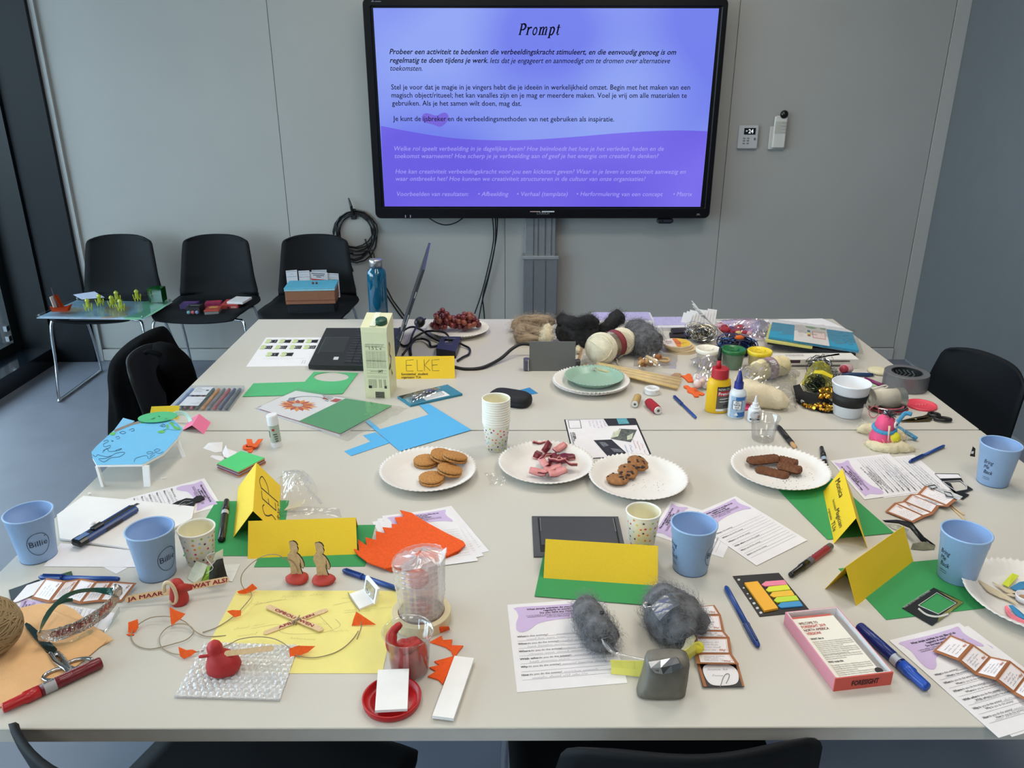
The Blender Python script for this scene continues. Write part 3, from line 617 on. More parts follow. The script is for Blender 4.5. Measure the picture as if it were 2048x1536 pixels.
def tentcard(name, label, A, B, C_, D, mt, plen=.0743, hf=None, E=None, near=0, other=False):    # A,B base corners of the seen panel, C_,D ridge pixels (C_ over A)
    a, bq = P(*A), P(*B); best = None
    if hf is None:
        hs = [.02 + .0005 * i for i in range(110)]; mid = (a + bq) / 2; e = [(abs(((P(*C_, h) + P(*D, h)) / 2 - mid).length - plen), h) for h in hs]
        d = [((P(*C_, h) + P(*D, h)) / 2 - mid).length - plen for h in hs]; hf = next((h for h, x in zip(hs, d) if x <= 0), min(e)[1])
    if E:                                    # both feet of the near end are seen: the ridge stands above their middle
        e_ = P(*E); md = ((a, bq)[near] + e_) / 2; rp = (C_, D)[near]; hf = min([.03 + .0005 * i for i in range(90)], key=lambda h: (P(*rp, h).xy - md.xy).length)
    mr = (P(*C_, hf) + P(*D, hf)) / 2; c, d = mr - (bq - a) / 2, mr + (bq - a) / 2; a2 = V((2 * c.x - a.x, 2 * c.y - a.y, a.z)); b2 = V((2 * d.x - bq.x, 2 * d.y - bq.y, a.z))
    if E: a2, b2 = (e_, e_ + bq - a) if near == 0 else (e_ + a - bq, e_)
    t = thing(name, label, 'name card', tuple((a + bq + a2 + b2) / 4)); s = M()
    n1 = (bq - a).cross(c - a).normalized() * .0005; 
    s = M(); s.rings([[a, bq, d, c],[p - n1 for p in (a, bq, d, c)]]); s.obj('card_panel', mt, t)
    n2 = (a2 - c).cross(d - c).normalized() * .0005
    s = M(); s.rings([[c, d, b2, a2],[p + n2 for p in (c, d, b2, a2)]]); s.obj('card_panel', mt, t)
    return t, (Q(c, d, b2, a2,.0008) if other else Q(c, d, bq, a, .0008))
def wob(m, pts, rad, seed, amp=.25, n=20, sub=8, sc_=60, floor=TZ):   # lumpy woolly roll along a path
    p = spl(pts, sub); k_ = len(p); rg = []; x = None
    for i, q in enumerate(p):
        s = i / (k_ - 1) * (len(rad) - 1); j = min(int(s), len(rad) - 2); r = rad[j] + (rad[j + 1] - rad[j]) * (s - j)
        cap = min(1,.35 + 4.5 * min(i, k_ - 1 - i) / k_); r *= cap
        d = (p[min(i + 1, k_ - 1)] - p[max(0, i - 1)]).normalized(); x = frame(d)[0] if x is None else (x - d * x.dot(d)).normalized(); y = d.cross(x); row = []
        for a in range(n):
            u = x * cos(2 * PI * a / n) + y * sin(2 * PI * a / n); z = q + u * r; z = q + u * r * (1 + amp * nz(z, sc_, seed) + amp * .5 * nz(z, sc_ * 2.6, seed) + amp * .15 * abs(nz(V((z.x, z.y * 1.7, z.z)), sc_ * 4.5, seed))); z.z = max(z.z, floor + .0006); row.append(z)
        rg.append(row)
    m.smooth = True; m.rings(rg); return rg
def fuzz(t, rg, m, n, ln=.014, wd=.0005, seed=1, name='loose_fibres'):
    rr = random.Random(seed); b = M()
    for _ in range(n):
        i = rr.randrange(len(rg)); row = rg[i]; j = rr.randrange(len(row)); c = sum(row, V((0,0,0))) / len(row); p = row[j]; d = (p - c)
        if d.length < 1e-6: continue
        nn = d.normalized(); tg = V((rr.gauss(0,1), rr.gauss(0,1), rr.gauss(0,1))); tg = (tg - nn * tg.dot(nn)).normalized(); sd = nn.cross(tg); l = ln * rr.uniform(.6,1.6); cv = rr.uniform(-.8,.8); li = rr.uniform(.05,.5)
        q = [p - nn * .001, p + tg * l * .35 + nn * l * li * .7 + sd * l * .1 * cv, p + tg * l * .7 + nn * l * li + sd * l * .35 * cv, p + tg * l * .85 + nn * l * li * .9 + sd * l * .8 * cv]
        for z in q: z.z = max(z.z, TZ + .0004)
        b.ribbon(q, wd, V((rr.gauss(0,1), rr.gauss(0,1),1)).normalized())
    b.obj(name, m, t, 'stuff')
def crumple(m, qd, hfn, seed, n=22, amp=.006, sc_=45):   # crinkled thin film over a quad of table points
    a, bq, c, d = [V(x) for x in qd]; g = []
    for i in range(n + 1):
        row = []
        for j in range(n + 1):
            u, v = j / n, i / n; p = (a * (1 - u) + bq * u) * (1 - v) + (d * (1 - u) + c * u) * v
            z = hfn(u, v) + amp * abs(nz(p, sc_, seed)) + amp * .5 * abs(nz(p, sc_ * 2.3, seed)); o = V((nz(p, 30, seed + 3), nz(p, 30, seed + 7),0)) * amp; row.append(p + o + V((0,0, max(.0005, z))))
        g.append(row)
    m.grid(g[::-1]); return g
def bump_h(h, pw=1.0): return lambda u, v: h * (max(0, sin(PI * u)) * max(0, sin(PI * v))) ** pw
BAG = film('FAFAFA', .11,.14,.05)
def quad(c, pts, h=0.0): return kps(c, pts, h)

# ------------------------------------------------------------ far table, window half
t = thing('water_bottle', 'teal see-through drinking bottle with a brushed silver cap', 'bottle', tuple(P(756,668)))
bp = PY(756,600,2.84); bp = V((bp.x, 2.84, TZ)); 
b = SM(); b.lathe([(.0,.001),(.031,.001),(.034,.005),(.0345,.185),(.032,.2),(.02,.212),(.019,.222)],32, 0,0, bp); b.obj('bottle_wall', film('2AA0C4', .1,.06,.3, '1184AC'), t)
b = SM(); b.lathe([(.0,.004),(.031,.004),(.0325,.16),(.0,.16)],28, 0,0, bp); b.obj('water', mat('0C6E92', .15, var=.02, trans=.4), t)
b = SM(); b.lathe([(.0,.213),(.0235,.213),(.0235,.240),(.022,.242),(.0,.242)],28, 0,0, bp); b.obj('cap', mat('B9BCC4', .3,.9), t)
# laptop
lp = [P(617,733,.012), P(783,737,.012), P(803,659,.012), P(653,659,.012)]
t = thing('laptop', 'black laptop open sideways with its keyboard towards the viewer', 'laptop', tuple(sum(lp, V((0,0,0))) / 4 - V((0,0,.012))))
DK = mat('17181B', .45, var=.03)
b = M(); b.slab([p - V((0,0,.008)) for p in lp],.014); b.obj('laptop_base', DK, t)
lq = Q(lp[3], lp[2], lp[1], lp[0],.0058)
b = M(); lq.rect(b, .05,.28,.36,.68,.0062); b.obj('touchpad', mat('1D1F22', .35, var=0), t)
b = M(); mline(b, lambda x, y: lq.uv(x, y, .0065),[(.05,.72),(.05,.28),(.36,.28)],.006); b.obj('touchpad_trim', mat('8E9196', .3,.8, var=0), t)
kb = mat('26282C', .5, var=0)
for i in range(5):
    for j in range(13):
        u0, v0 = .42 + i * .098,.07 + j * .067; b = M(); q = [lq.uv(u0, v0,.006), lq.uv(u0 + .085, v0,.006), lq.uv(u0 + .085, v0 + .056,.006), lq.uv(u0, v0 + .056,.006)]; b.slab(q, .0018); b.obj('key', kb, t)
b = M(); lq.rect(b, .27,.80,.33,.87,.0064); b.obj('base_sticker', mat('C9CCD0', .4, var=0), t)
h0, h1 = lp[1] + V((-.004,0,.004)), lp[2] + V((-.004,0,.004)); tx_ = PY(845,539, h0.y); dv = V((tx_.x - h0.x, 0, tx_.z - h0.z))
b = M(); th = V((.007,0,-.002)); b.rings([[h0, h1, h1 + dv, h0 + dv],[p + th for p in (h0, h1, h1 + dv, h0 + dv)]]); b.obj('screen_lid', mat('33363E', .35,.3, var=.03), t)
b = M(); nn = V((-.0006,0,.0002)); b.add([p + nn for p in (h0 + dv * .08, h1 + dv * .08, h1 + dv * .95, h0 + dv * .95)],[(0,1,2,3)]); b.obj('display', mat('10182C', .2, var=0), t)
b = SM(); b.tube([h0 + V((0,-.0,0)), h1],.006,8); b.obj('hinge', mat('0C0D0F', .4), t)
for f0, f1 in ((.28,.38),(.45,.55),(.72,.78)):
    b = M(); b.box(h0 + dv * (f0 + f1) / 2 + V((.0035,-.0008,-.001)),(.003,.0012, dv.length * (f1 - f0)),0, Matrix.Rotation(math.atan2(dv.x, dv.z),4, 'Y')); b.obj('side_port', mat('B4B8BF', .3,.6, var=0), t)
# flag printed sheet
pts = quad('A3', [(820,1003),(1300,1003),(1190,1245),(650,1252)])
t = sheet('printed_sheet', 'white sheet printed with small black and green flag blocks by the laptop', 'paper', pts, WHITE)
q = Q(*[p + V((0,0,.0004)) for p in (pts[0], pts[1], pts[2], pts[3])]); bk = M(); gr = M(); ln = M()
for r_, xs in ((.15,(.12,.36,.59,.83)),(.37,(.10,.35,.6,.84)),(.62,(.28,.52))):
    for x in xs:
        q.poly(bk, [(x, r_ - .05),(x + .12, r_ - .06),(x + .12, r_ + .06),(x, r_ + .05),(x + .02, r_)])
        for dy in (-.045,.035): q.poly(gr, [(x - .09, r_ + dy),(x - .06, r_ + dy - .035),(x, r_ + dy - .03),(x + .005, r_ + dy + .03),(x - .06, r_ + dy + .035)])
        for s in range(3): q.line(ln, x + .03 + s * .03, r_ - .03, x + .03 + s * .03, r_ + .03,.0012)
bk.obj('flag_blocks', INK, t); gr.obj('green_blocks', mat('C4D592', .6, var=0), t); ln.obj('flag_lines', WHITE, t)
b = M(); q.line(b, .2,.76,.88,.76,.0006); q.line(b, .86,.82,.86,.94,.001); q.line(b, .9,.82,.9,.94,.001); q.line(b, .99,.1,.99,.35,.001); b.obj('fine_print', GREYINK, t)
# drink carton
cA, cB = kp('A4', 1028,800), kp('A4', 1232,806); bx = Box(cA, cB, .088,.196); t = thing('drink_carton', 'pale green carton of soy drink with a dark green screw cap', 'carton', tuple(bx.base()))
CG = mat('DDDCB6', .4, var=.02)
b = M(bx.T); W_, D_, H_ = bx.w, bx.d, bx.h
b.rings([[V(p) for p in ((0,0,0),(W_, 0,0),(W_, D_, 0),(0, D_, 0))],[V(p) for p in ((0,0, H_),(W_, 0, H_),(W_, D_, H_ + .006),(0, D_, H_ + .006))],[V(p) for p in ((-.001,.002, H_ + .014),(W_ + .001,.002, H_ + .014),(W_ + .001, D_ - .006, H_ + .034),(-.001, D_ - .006, H_ + .034))]]); b.obj('carton_body', CG, t)
b = M(bx.T); b.box((W_ / 2 - .004, D_ * .5, H_ + .0258),(.016, D_ * .9,.0016),0, Matrix.Rotation(.21,4, 'X')); b.obj('top_seam', mat('E3E6D2', .35), t)
b = M(bx.T @ Matrix.Translation((W_ * .74, D_ * .30, H_ + .0195)) @ Matrix.Rotation(.2,4, 'X')); b.smooth = True; b.lathe([(.0165,0),(.0165,.012),(.015,.014),(.0,.014)],26, True, False); b.obj('screw_cap', mat('0F4A37', .4), t)
b = M(); F_ = bx.front
for y, s, x0, x1 in ((.036,.0055,.009,.063),(.041,.0055,.009,.06),(.050,.013,.02,.056),(.116,.0042,.02,.05),(.084,.0042,.009,.066)):
    text(b, F_, {.013: '1.5 L e'}.get(s, 'sojadrink vanille gepasteuriseerd'), x0, y, s, x1 - x0)
for y in [.055 + .0045 * i for i in range(6)] + [.0775 + .0045 * i for i in range(6)]: text(b, F_, 'bevat water sojabonen suiker calcium aroma', .010, y + .004,.0046,.056)
for y in (.0425,.054,.112,.1205,.129,.133): mline(b, F_, [(.009, y),(.067, y)],.0005)
for i in range(9): text(b, F_, 'vetten 1,8 g  waarvan suikers', .012,.141 + .0042 * i * .7,.004,.024); text(b, F_, '2,5  10', .042,.141 + .0042 * i * .7,.004,.020)
text(b, F_, 'UHT', .042,.118,.011,.014,.03); b.obj('printed_text', mat('5C6350', .6, var=0), t)
b = M(bx.T @ Matrix.Translation((0,0,0)))
for i in range(16): h_ = .0245 * (i % 3 != 1) + .0245; 
b = M()
for i in range(12): patch(b, F_, .030,.176 + i * .0019,.056,.1768 + i * .0019 + (.0008 if i % 3 else 0))
patch(b, F_, .012,.158,.021,.166); patch(b, F_, .058,.158,.064,.166); b.obj('barcode', INK, t)
b = M(); mline(b, bx.right, [(p.x, p.y) for p in spl([(.02,.035),(.03,.05),(.022,.07),(.035,.085),(.025,.105)],5)],.006); b.obj('side_lettering', mat('35507A', .5), t)
b = M()
b.add([bx.right(*p) for p in ((.02,.03),(.03,.045),(.022,.075),(.012,.07))],[(0,1,2,3)]); b.obj('side_drop', mat('D9B23C', .5), t)
b = M(); b.add([bx.right(*p) for p in ((.0,.105),(.02,.095),(.03,.11),(.012,.115))],[(0,3,2,1)]); b.add([bx.right(*p) for p in ((.03,.115),(.045,.135),(.036,.14))],[(0,2,1)]); b.obj('side_leaf', mat('2E5A2A', .5), t)
# ELKE tent card
t, q = tentcard('name_card', 'yellow folded name card lettered ELKE beside the carton', (788,758.5),(910,757),(787,712),(909.5,713), YELLOW)
b = M(); S = lambda pts, wd=.0012: mline(b, q, pts, wd)
ex, ey, ew, eh = q.w * .20, q.h * .15, q.w * .125, q.h * .5
for o in (0,3.42):
    x = ex + o * ew * 1.0
    S([(x + ew, ey),(x, ey + .002),(x + ew * .05, ey + eh),(x + ew * .95, ey + eh)]); S([(x + .001, ey + eh * .5),(x + ew * .75, ey + eh * .48)])
S([(ex + ew * 1.45, ey),(ex + ew * 1.5, ey + eh),(ex + ew * 2.2, ey + eh)]); S([(ex + ew * 2.4, ey),(ex + ew * 2.42, ey + eh)]); S([(ex + ew * 3.1, ey),(ex + ew * 2.44, ey + eh * .5),(ex + ew * 3.2, ey + eh)])
text(b, q, 'functietitel  student', q.w * .12, q.h * .83,.011, q.w * .44,.012); text(b, q, 'organisator TUe', q.w * .12, q.h * .97,.011, q.w * .32,.012); b.obj('handwriting', INK, t)
# charger and cables
pq = kps('D4', [(1020,1130),(1085,985),(1315,985),(1250,1165)],.0)
t = thing('power_adapter', 'dark blue-black laptop power adapter brick lying behind the yellow card', 'charger', tuple(sum(pq, V((0,0,0))) / 4)); b = M(); b.slab(pq, .025); b.obj('adapter_body', mat('16182A', .4, var=.03), t)
q = Q(*[p + V((0,0,.025)) for p in (pq[1], pq[2], pq[3], pq[0])]); b = M(); q.rect(b, .3,.12,.34,.5); text(b, lambda x, y: q(x, y), 'AC ADAPTER', q.w * .3, q.h * .2,.009, q.w * .45)
for i in range(4): q.line(b, .3,.3 + .1 * i, .72,.3 + .1 * i, .0012)
disc(b, q, q.w * .38, q.h * .42,.006); b.obj('label_print', mat('A8ABC0', .5, var=0), t)
b = SM()
cb = [(1290,1000,.012),(1400,1040,.006),(1415,1100,.006),(1370,1150,.005),(1260,1190,.005)]
b.tube(spl([kp('D4', x, y, z) for x, y, z in ((1215,985,.02),(1180,930,.02),(1120,860,.012),(1000,840,.03),(880,850,.02),(750,930,.012),(690,1000,.01),(620,1010,.005),(560,930,.02),(640,830,.04),(740,790,.035),(850,830,.02),(940,900,.012),(1060,960,.008),(1150,940,.03),(1250,955,.02),(1330,1000,.01),(1410,1045,.006),(1405,1110,.006),(1330,1150,.006),(1270,1190,.006))],6),.0038,8)
b.solo('charger_cable', CBL, 'tangled black charger cable between laptop and grapes', 'cable')
b = SM(); b.tube(spl([kp('D4', x, y, z) for x, y, z in ((620,1120,.005),(700,1010,.022),(740,880,.05),(800,760,.03))],6),.0035,8); b.i = 1
pc = kp('D4', 825,740,.025); b.T = axis(pc + V((-.004,-.012,0)), pc + V((.006,.02,.004))); b.lathe([(.006,-.01),(.017,0),(.019,.01),(.018,.022),(.0,.022)],20); b.T = None
b.tube([pc + V((.012,.018,.004)), pc + V((.018,.03,.006))],.003,6); b.solo('mains_plug', [CBL, mat('0D0E12', .4)], 'round black mains plug standing on its cable behind the laptop lid', 'plug')
b = SM(); b.tube(spl([kp('D4', x, y, z) for x, y, z in ((720,1120,.005),(715,1020,.008),(760,950,.01),(850,930,.01),(930,960,.012),(960,1020,.006),(1040,1010,.005),(1090,1000,.006))],6),.0042,8); b.solo('charger_cable', CBL, 'thicker black cable arching between the laptop lid and the adapter brick', 'cable')
b = SM(); b.tube(spl([P(u, v, z) for u, v, z in ((905,733,.004),(930,738,.004),(965,735,.006),(1000,718,.012),(1025,697,.03),(1045,688,.04),(1068,692,.035),(1085,705,.02))],6),.0055,8); b.solo('power_cable', CBL, 'thick black power cord running from the adapter to the grey socket lid', 'cable')
# grapes
PLW = mat('E6E2DE', .6, var=.015)
plate('paper_plate', 'white paper plate of red grapes at the far table edge', P(916,665),.112, PLW, .02,60, 'white paper plates')
rg = random.Random(11); gm = [mat(c, .22, var=.25, vs=60, sss=.15) for c in ('6B2A30', '7C3338', '5A2530', '8A4A3C')]
gms = []
for m_ in gm:
    b = SM(); b.sph((0,0,0),(.0105,.0105,.0125),14,9); me = bpy.data.meshes.new('grape'); me.from_pydata(b.v, [], b.f); me.materials.append(m_); me.polygons.foreach_set('use_smooth', [True] * len(b.f)); gms.append(me)
for lb, cx, cy, n_, sx, sy, sz, st in (('red grape bunch with a green stalk, its topmost grape highest', 'l', 0,30,.042,.035,.062,[(1120,600),(1100,640),(1095,690)]),('red grape bunch with a brown stem tip, on the far part of the plate', 'r', 0,30,.045,.035,.045,[(1480,640),(1430,670),(1370,700)])):
    c = kp('D4', 1110 if cx == 'l' else 1375,815,.006); t = thing('grape_bunch', lb, 'grapes', tuple(c), 'grapes on the paper plate'); pl = []
    tries = 0
    while len(pl) < n_ and tries < 4000:
        tries += 1; u = V((rg.uniform(-1,1), rg.uniform(-1,1), rg.uniform(0,1)))
        if u.x ** 2 + u.y ** 2 + u.z ** 2 > 1: continue
        p = V((u.x * sx, u.y * sy, .011 + u.z * sz))
        if any((p - z).length < .0165 for z in pl): continue
        pl.append(p)
    for p in pl:
        o = bpy.data.objects.new('grape', rg.choice(gms)); C.objects.link(o); o.parent = t; o.location = p; o.rotation_euler = (rg.uniform(0,3), rg.uniform(0,3),0)
    b = SM(); b.tube(spl([kp('D4', x, y, .05 - .006 * i) for i, (x, y) in enumerate(st)],4),.0016,6); b.tube([kp('D4', st[1][0], st[1][1],.046), kp('D4', st[1][0] + 40, st[1][1] + 10,.044)],.0014,6); b.obj('stalk', mat('A3A05C', .6), t)
# flip-up socket lid, raised
sA, sB = kp('D6', 600,1355), kp('D6', 1540,1355)
t = thing('socket_flap', 'raised grey lid of the table socket box among the wool', 'table socket', tuple((sA + sB) / 2))
GB = mat('6A6A67', .45,.2, var=.02)
hz = PY(*k('D6', 600,760), sA.y + .01).z - TZ
b = M(); b.rings([[sA, sB, sB + V((0,.012, hz)), sA + V((0,.012, hz))],[p + V((0,.005,0)) for p in (sA, sB, sB + V((0,.012, hz)), sA + V((0,.012, hz)))]]); b.obj('lid_plate', GB, t)
b = M(); s2 = kp('D6', 475,1360); b.rbox(((s2.x + sA.x) / 2 + .001, sA.y + .012, TZ + .019),(sA.x - s2.x, .03,.037),.003); b.obj('hinge_end', mat('5A5A68', .4,.3), t)
b = M(); b.box((sA.x - .003, sA.y - .001, TZ + .02),(.0025,.006,.036)); b.obj('light_edge', mat('C4C4C6', .3,.5), t)
b = M(); b.rbox(((sA.x + sB.x) / 2, sA.y + .03, TZ + .0012),(sB.x - sA.x, .05,.0024),.0008); b.obj('socket_frame', mat('3C3C3E', .5), t)
b = M(); b.rbox((sB.x + .008, sA.y + .01, TZ + .017),(.016,.02,.034),.002); b.obj('hinge_end', mat('4C4B4A', .4,.3), t)
# ------------------------------------------------------------ black jacket on the chair
JK = mat('040405', .9, var=.2, vs=12, bump=.6, bs=60, spec=.05)
t = thing('jacket', 'black jacket hung over the chair back beside the table edge', 'jacket', (-1.33,2.6,.45))
def loft(prof, yc, dep, n=40, seed=1, amp=.1):
    rg = []
    pr = spl([V((a, c, e)) for a, c, e in prof],5)
    for i, q in enumerate(pr):
        v, u0, u1 = q; A, B = PY(u0, v, yc), PY(u1, v, yc); c = (A + B) / 2; hw = (B.x - A.x) / 2; row = []
        for j in range(n):
            a = 2 * PI * j / n; p = V((c.x + hw * cos(a), c.y + dep * sin(a) * (.4 + .6 * min(1, i / len(pr) * 2)), c.z))
            f = 1 + amp * nz(V((p.x * 1.0, p.y, p.z * .35)),14, seed) * min(1,.3 + i / 8) + amp * .35 * sin(a * 9 + p.z * 9) * (i / len(pr)); row.append(V((c.x + (p.x - c.x) * f, c.y + (p.y - c.y) * f, p.z)))
        rg.append(row)
    return rg
b = SM(); b.rings(loft([(666,296,312),(671,278,324),(684,258,333),(702,242,340),(730,238,352),(770,237,366),(810,237,368),(860,237,362),(905,240,350)],2.56,.19)); b.obj('jacket_body', JK, t)
b = SM(); b.tube(spl([PY(u, v, y) for u, v, y in ((316,695,2.42),(340,712,2.37),(356,745,2.35),(366,785,2.36),(368,830,2.38),(360,880,2.40))],5),[.02 + .03 * min(1, i / 8) for i in range(26)],14); b.obj('sleeve', JK, t)
b = SM(); b.tube(spl([PY(u, v, y) for u, v, y in ((292,705,2.38),(300,703,2.36),(320,710,2.34),(338,724,2.34))],5),.008,8); b.obj('collar_seam', JK, t)

# ------------------------------------------------------------ far table, coloured card corner
# green card with a round cut-out
o = [(20,793),(110,685),(530,672),(605,590),(968,600),(840,770)]
pts = quad('A4', o, .001); b = M()
hole = [kp('A4', 748 + 144 * cos(a),632 + 38 * sin(a),.001) for a in [2 * PI * i / 32 for i in range(32)]]
import bmesh
def holed(outer, inner, h, mt, name, label, cat):
    bm = bmesh.new(); vo = [bm.verts.new(p) for p in outer]; vi = [bm.verts.new(p) for p in inner]
    es = [bm.edges.new((q[i], q[(i + 1) % len(q)])) for q in (vo, vi) for i in range(len(q))]
    bmesh.ops.triangle_fill(bm, use_beauty=True, use_dissolve=False, edges=es)
    r = bmesh.ops.extrude_face_region(bm, geom=bm.faces[:]); bmesh.ops.translate(bm, verts=[x for x in r['geom'] if isinstance(x, bmesh.types.BMVert)], vec=(0,0, h))
    bmesh.ops.recalc_face_normals(bm, faces=bm.faces[:]); bm.verts.index_update(); q = M(); q.add([v.co.copy() for v in bm.verts],[[v.index for v in f.verts] for f in bm.faces]); bm.free()
    return q.solo(name, mt, label, cat)
GCARD = mat('4FB074', .65, var=.02)
holed(pts, hole, .0012, GCARD, 'cut_card', 'light green card with a round hole cut out of it', 'card')
# pens in a clear sleeve
pq = [P(383,779), P(490,779), P(459,823), P(340,822)]
t = thing('pen_pack', 'clear sleeve of coloured fineliner pens at the table edge', 'pen set', tuple(sum(pq, V((0,0,0))) / 4)); q = Q(*pq, 0)
for i, c in enumerate(('7E9CCB', '8FA9D0', '5A4A52', 'B4576E', '3F5A56', 'D98B3A', '74797B', 'B4475A', '33406E', '4B5B66')):
    u = .05 + i * .098; A, B = q.uv(u, .06,.0055), q.uv(u, .97,.0055); PC = mat(c, .35)
    pen('fineliner', '', '', A, B, [('fineliner', [(.003,0),(.0045,.02),(.0045,.3),(.0038,.3),(.0038,.92),(.0045,.92),(.0045,.98),(.002,1)], PC)], None, t)
b = M(); q.rect(b, .13,.06,.44,.44,.0115); q.rect(b, .13,.52,.46,.93,.0115); b.obj('paper_insert', WHITE, t)
b = M()
for i in range(3): q.line(b, .2 + i * .035,.56,.2 + i * .035,.84,.004)
q.rect(b, .36,.2,.41,.25,.012); 
for y, x in ((.12,.25),(.2,.33),(.27,.3)): b.ribbon([q.uv(.16, y, .012), q.uv(x, y, .012)],.0012)
scrib(b, lambda x, y: q.uv(x / q.w, y / q.h, .012),.35 * q.w, .66 * q.h, .03,.01, R, .0008); scrib(b, lambda x, y: q.uv(x / q.w, y / q.h, .012),.3 * q.w, .84 * q.h, .03,.01, R, .0008); b.obj('insert_print', INK, t)
b = M(); c4 = [q.uv(u, v, .0005) for u, v in ((0,0),(1,0),(1,1),(0,1))]; b.slab(c4,.0125); b.obj('clear_sleeve', film('F2F6FA', .08,.06,.04), t)
# pack of coloured card in plastic with flower card
pq = kps('A4', [(460,765),(1245,885),(820,1118),(140,905)])
t = thing('card_pack', 'plastic-wrapped pack of coloured card, its white cover with an orange flower', 'card pack', tuple(sum(pq, V((0,0,0))) / 4)); q = Q(*pq, .0)
b = M(); b.slab(pq, .004); b.obj('white_sheets', mat('DAD7DA', .6), t)
b = M(); b.slab([q.uv(u, v, .0042) for u, v in ((.03,.0),(.99,.01),(.99,.985),(.03,.985))],.0022); b.obj('red_sheets', mat('A83240', .6), t)
b = M(); b.slab([q.uv(u, v, .0066) for u, v in ((.52,.0),(1,0),(1,.99),(.5,.99))],.0014); b.obj('green_sheets', mat('3F9C62', .65, var=.02), t)
b = M(); b.slab([q.uv(u, v, .0066) for u, v in ((0,0),(.53,0),(.53,.99),(0,.99))],.0018); b.obj('white_cover', WHITE, t)
cf = V((.27,.56,0)); 
for cl, off, rr_ in (('C94A2C', 0,.95),('EE9A30', .5,1.05)):
    b = M()
    for i in range(9):
        a = 2 * PI * (i + off) / 9; w_ = .17 if off else .2
        b.add([q.uv(cf.x + rr_ * r * cos(a + d), cf.y + rr_ * r * 1.25 * sin(a + d),.0087 + .0003 * (off == 0)) for r, d in ((.05,-.3),(.13,-w_),(.19,0),(.13, w_),(.05,.3))],[(4,3,2,1,0)])
    b.obj('flower_petals', mat(cl, .6, var=.02), t)
b = M(); disc(b, lambda x, y: q.uv(x, y, .0093), cf.x, cf.y, .055,14,.07); b.obj('flower_heart', mat('C9C6C4', .6, var=.2, vs=200), t)
b = M(); mline(b, lambda x, y: q.uv(x, y, .009),[(p.x, p.y) for p in spl([(.12,.36),(.14,.24),(.22,.15),(.3,.12),(.36,.13)],5)],.016); q.poly(b, [(.08,.36),(.12,.3),(.17,.42),(.12,.5)],0,.009); b.obj('grey_stem', mat('8A93A6', .6), t)
b = M(); q.poly(b, [(.34,.09),(.38,.12),(.42,.16),(.36,.17)],0,.009); q.rect(b, .455,.07,.525,.2,.009); b.obj('red_marks', mat('B93A34', .6), t)
b = M()
for i, (u0, u1) in enumerate(((.24,.44),(.28,.45),(.33,.46),(.36,.46),(.38,.47))): b.ribbon([q.uv(.47 - (.47 - u0) * .75 - .0,.03 + i * .045,.009), q.uv(u1 - .02,.03 + i * .045 + .01,.009)],.0022)
q.rect(b, .005,.9,.012,.99,.009); b.obj('cover_print', mat('4A4A50', .6, var=0), t)
b = M(); crumple(b, kps('A4', [(470,745),(1390,915),(880,1190),(120,915)],.0005), lambda u, v: .0088 + .004 * max(0, u - .8) * 5 * (.5 + .5 * sin(v * 25)) * 1.0,4,40,.0012,70); b.obj('plastic_wrap', film('FBFBFB', .05,.1,.02), t)
# glue stick
gb = P(554,892); t = thing('glue_stick', 'white and sage green glue stick standing upright', 'glue', tuple(gb)); bq_ = gb + V((0,0,0))
tilt = Matrix.Translation(gb) @ Matrix.Rotation(-.05,4, 'Y')
for nm, pr, c in (('twist_base', [(0,0),(.0125,0),(.0128,.014),(.0,.014)], 'E9E8EA'),('label_sleeve', [(0,.0145),(.0128,.0145),(.0128,.058),(0,.058)], 'A9B5A6'),('glue_cap', [(0,.0585),(.0125,.0585),(.0135,.06),(.0135,.083),(.012,.086),(0,.086)], 'E6E5E8')):
    b = M(tilt); b.smooth = False; b.lathe(pr, 28, 0,0); b.obj(nm, mat(c, .4, var=.01), t)
mp0 = cmap(V((0,0,0)),.0128,.0128,.058,.1); mp = lambda x, y: tilt @ mp0(x, y)
b = M(); cpatch(b, mp, -.003,.006,.003,.012,3); b.obj('label_logo', mat('A8332E', .5), t)
b = M()
for i, (x0, x1) in enumerate(((-.002,.008),(.0,.009),(.001,.0085),(.002,.009))): cpatch(b, mp, x0,.02 + i * .006, x1,.0225 + i * .006,4)
cpatch(b, mp, -.016,.012,-.011,.03,3); b.obj('label_print', mat('3C463E', .6, var=0), t)
# orange ribbon loop
b = M(); b.lathe([(.0085,.002),(.0165,.001),(.0165,.005),(.0085,.006),(.0085,.002)],28, 0,0, kp('A4', 80,1212))
for pl in ([(52,1145,.01),(98,1145,.01),(112,1200,.007),(62,1200,.007)],[(148,1146,.008),(188,1142,.008),(140,1208,.008),(100,1205,.007)],[(62,1235,.003),(110,1225,.003),(95,1252,.001),(70,1250,.001)]): b.slab([kp('A4', *q_) for q_ in pl],.002)
b.solo('felt_loop', mat('E85F1F', .8, var=.05), 'small orange felt strip twisted into a loop by the paper stack', 'felt strip')
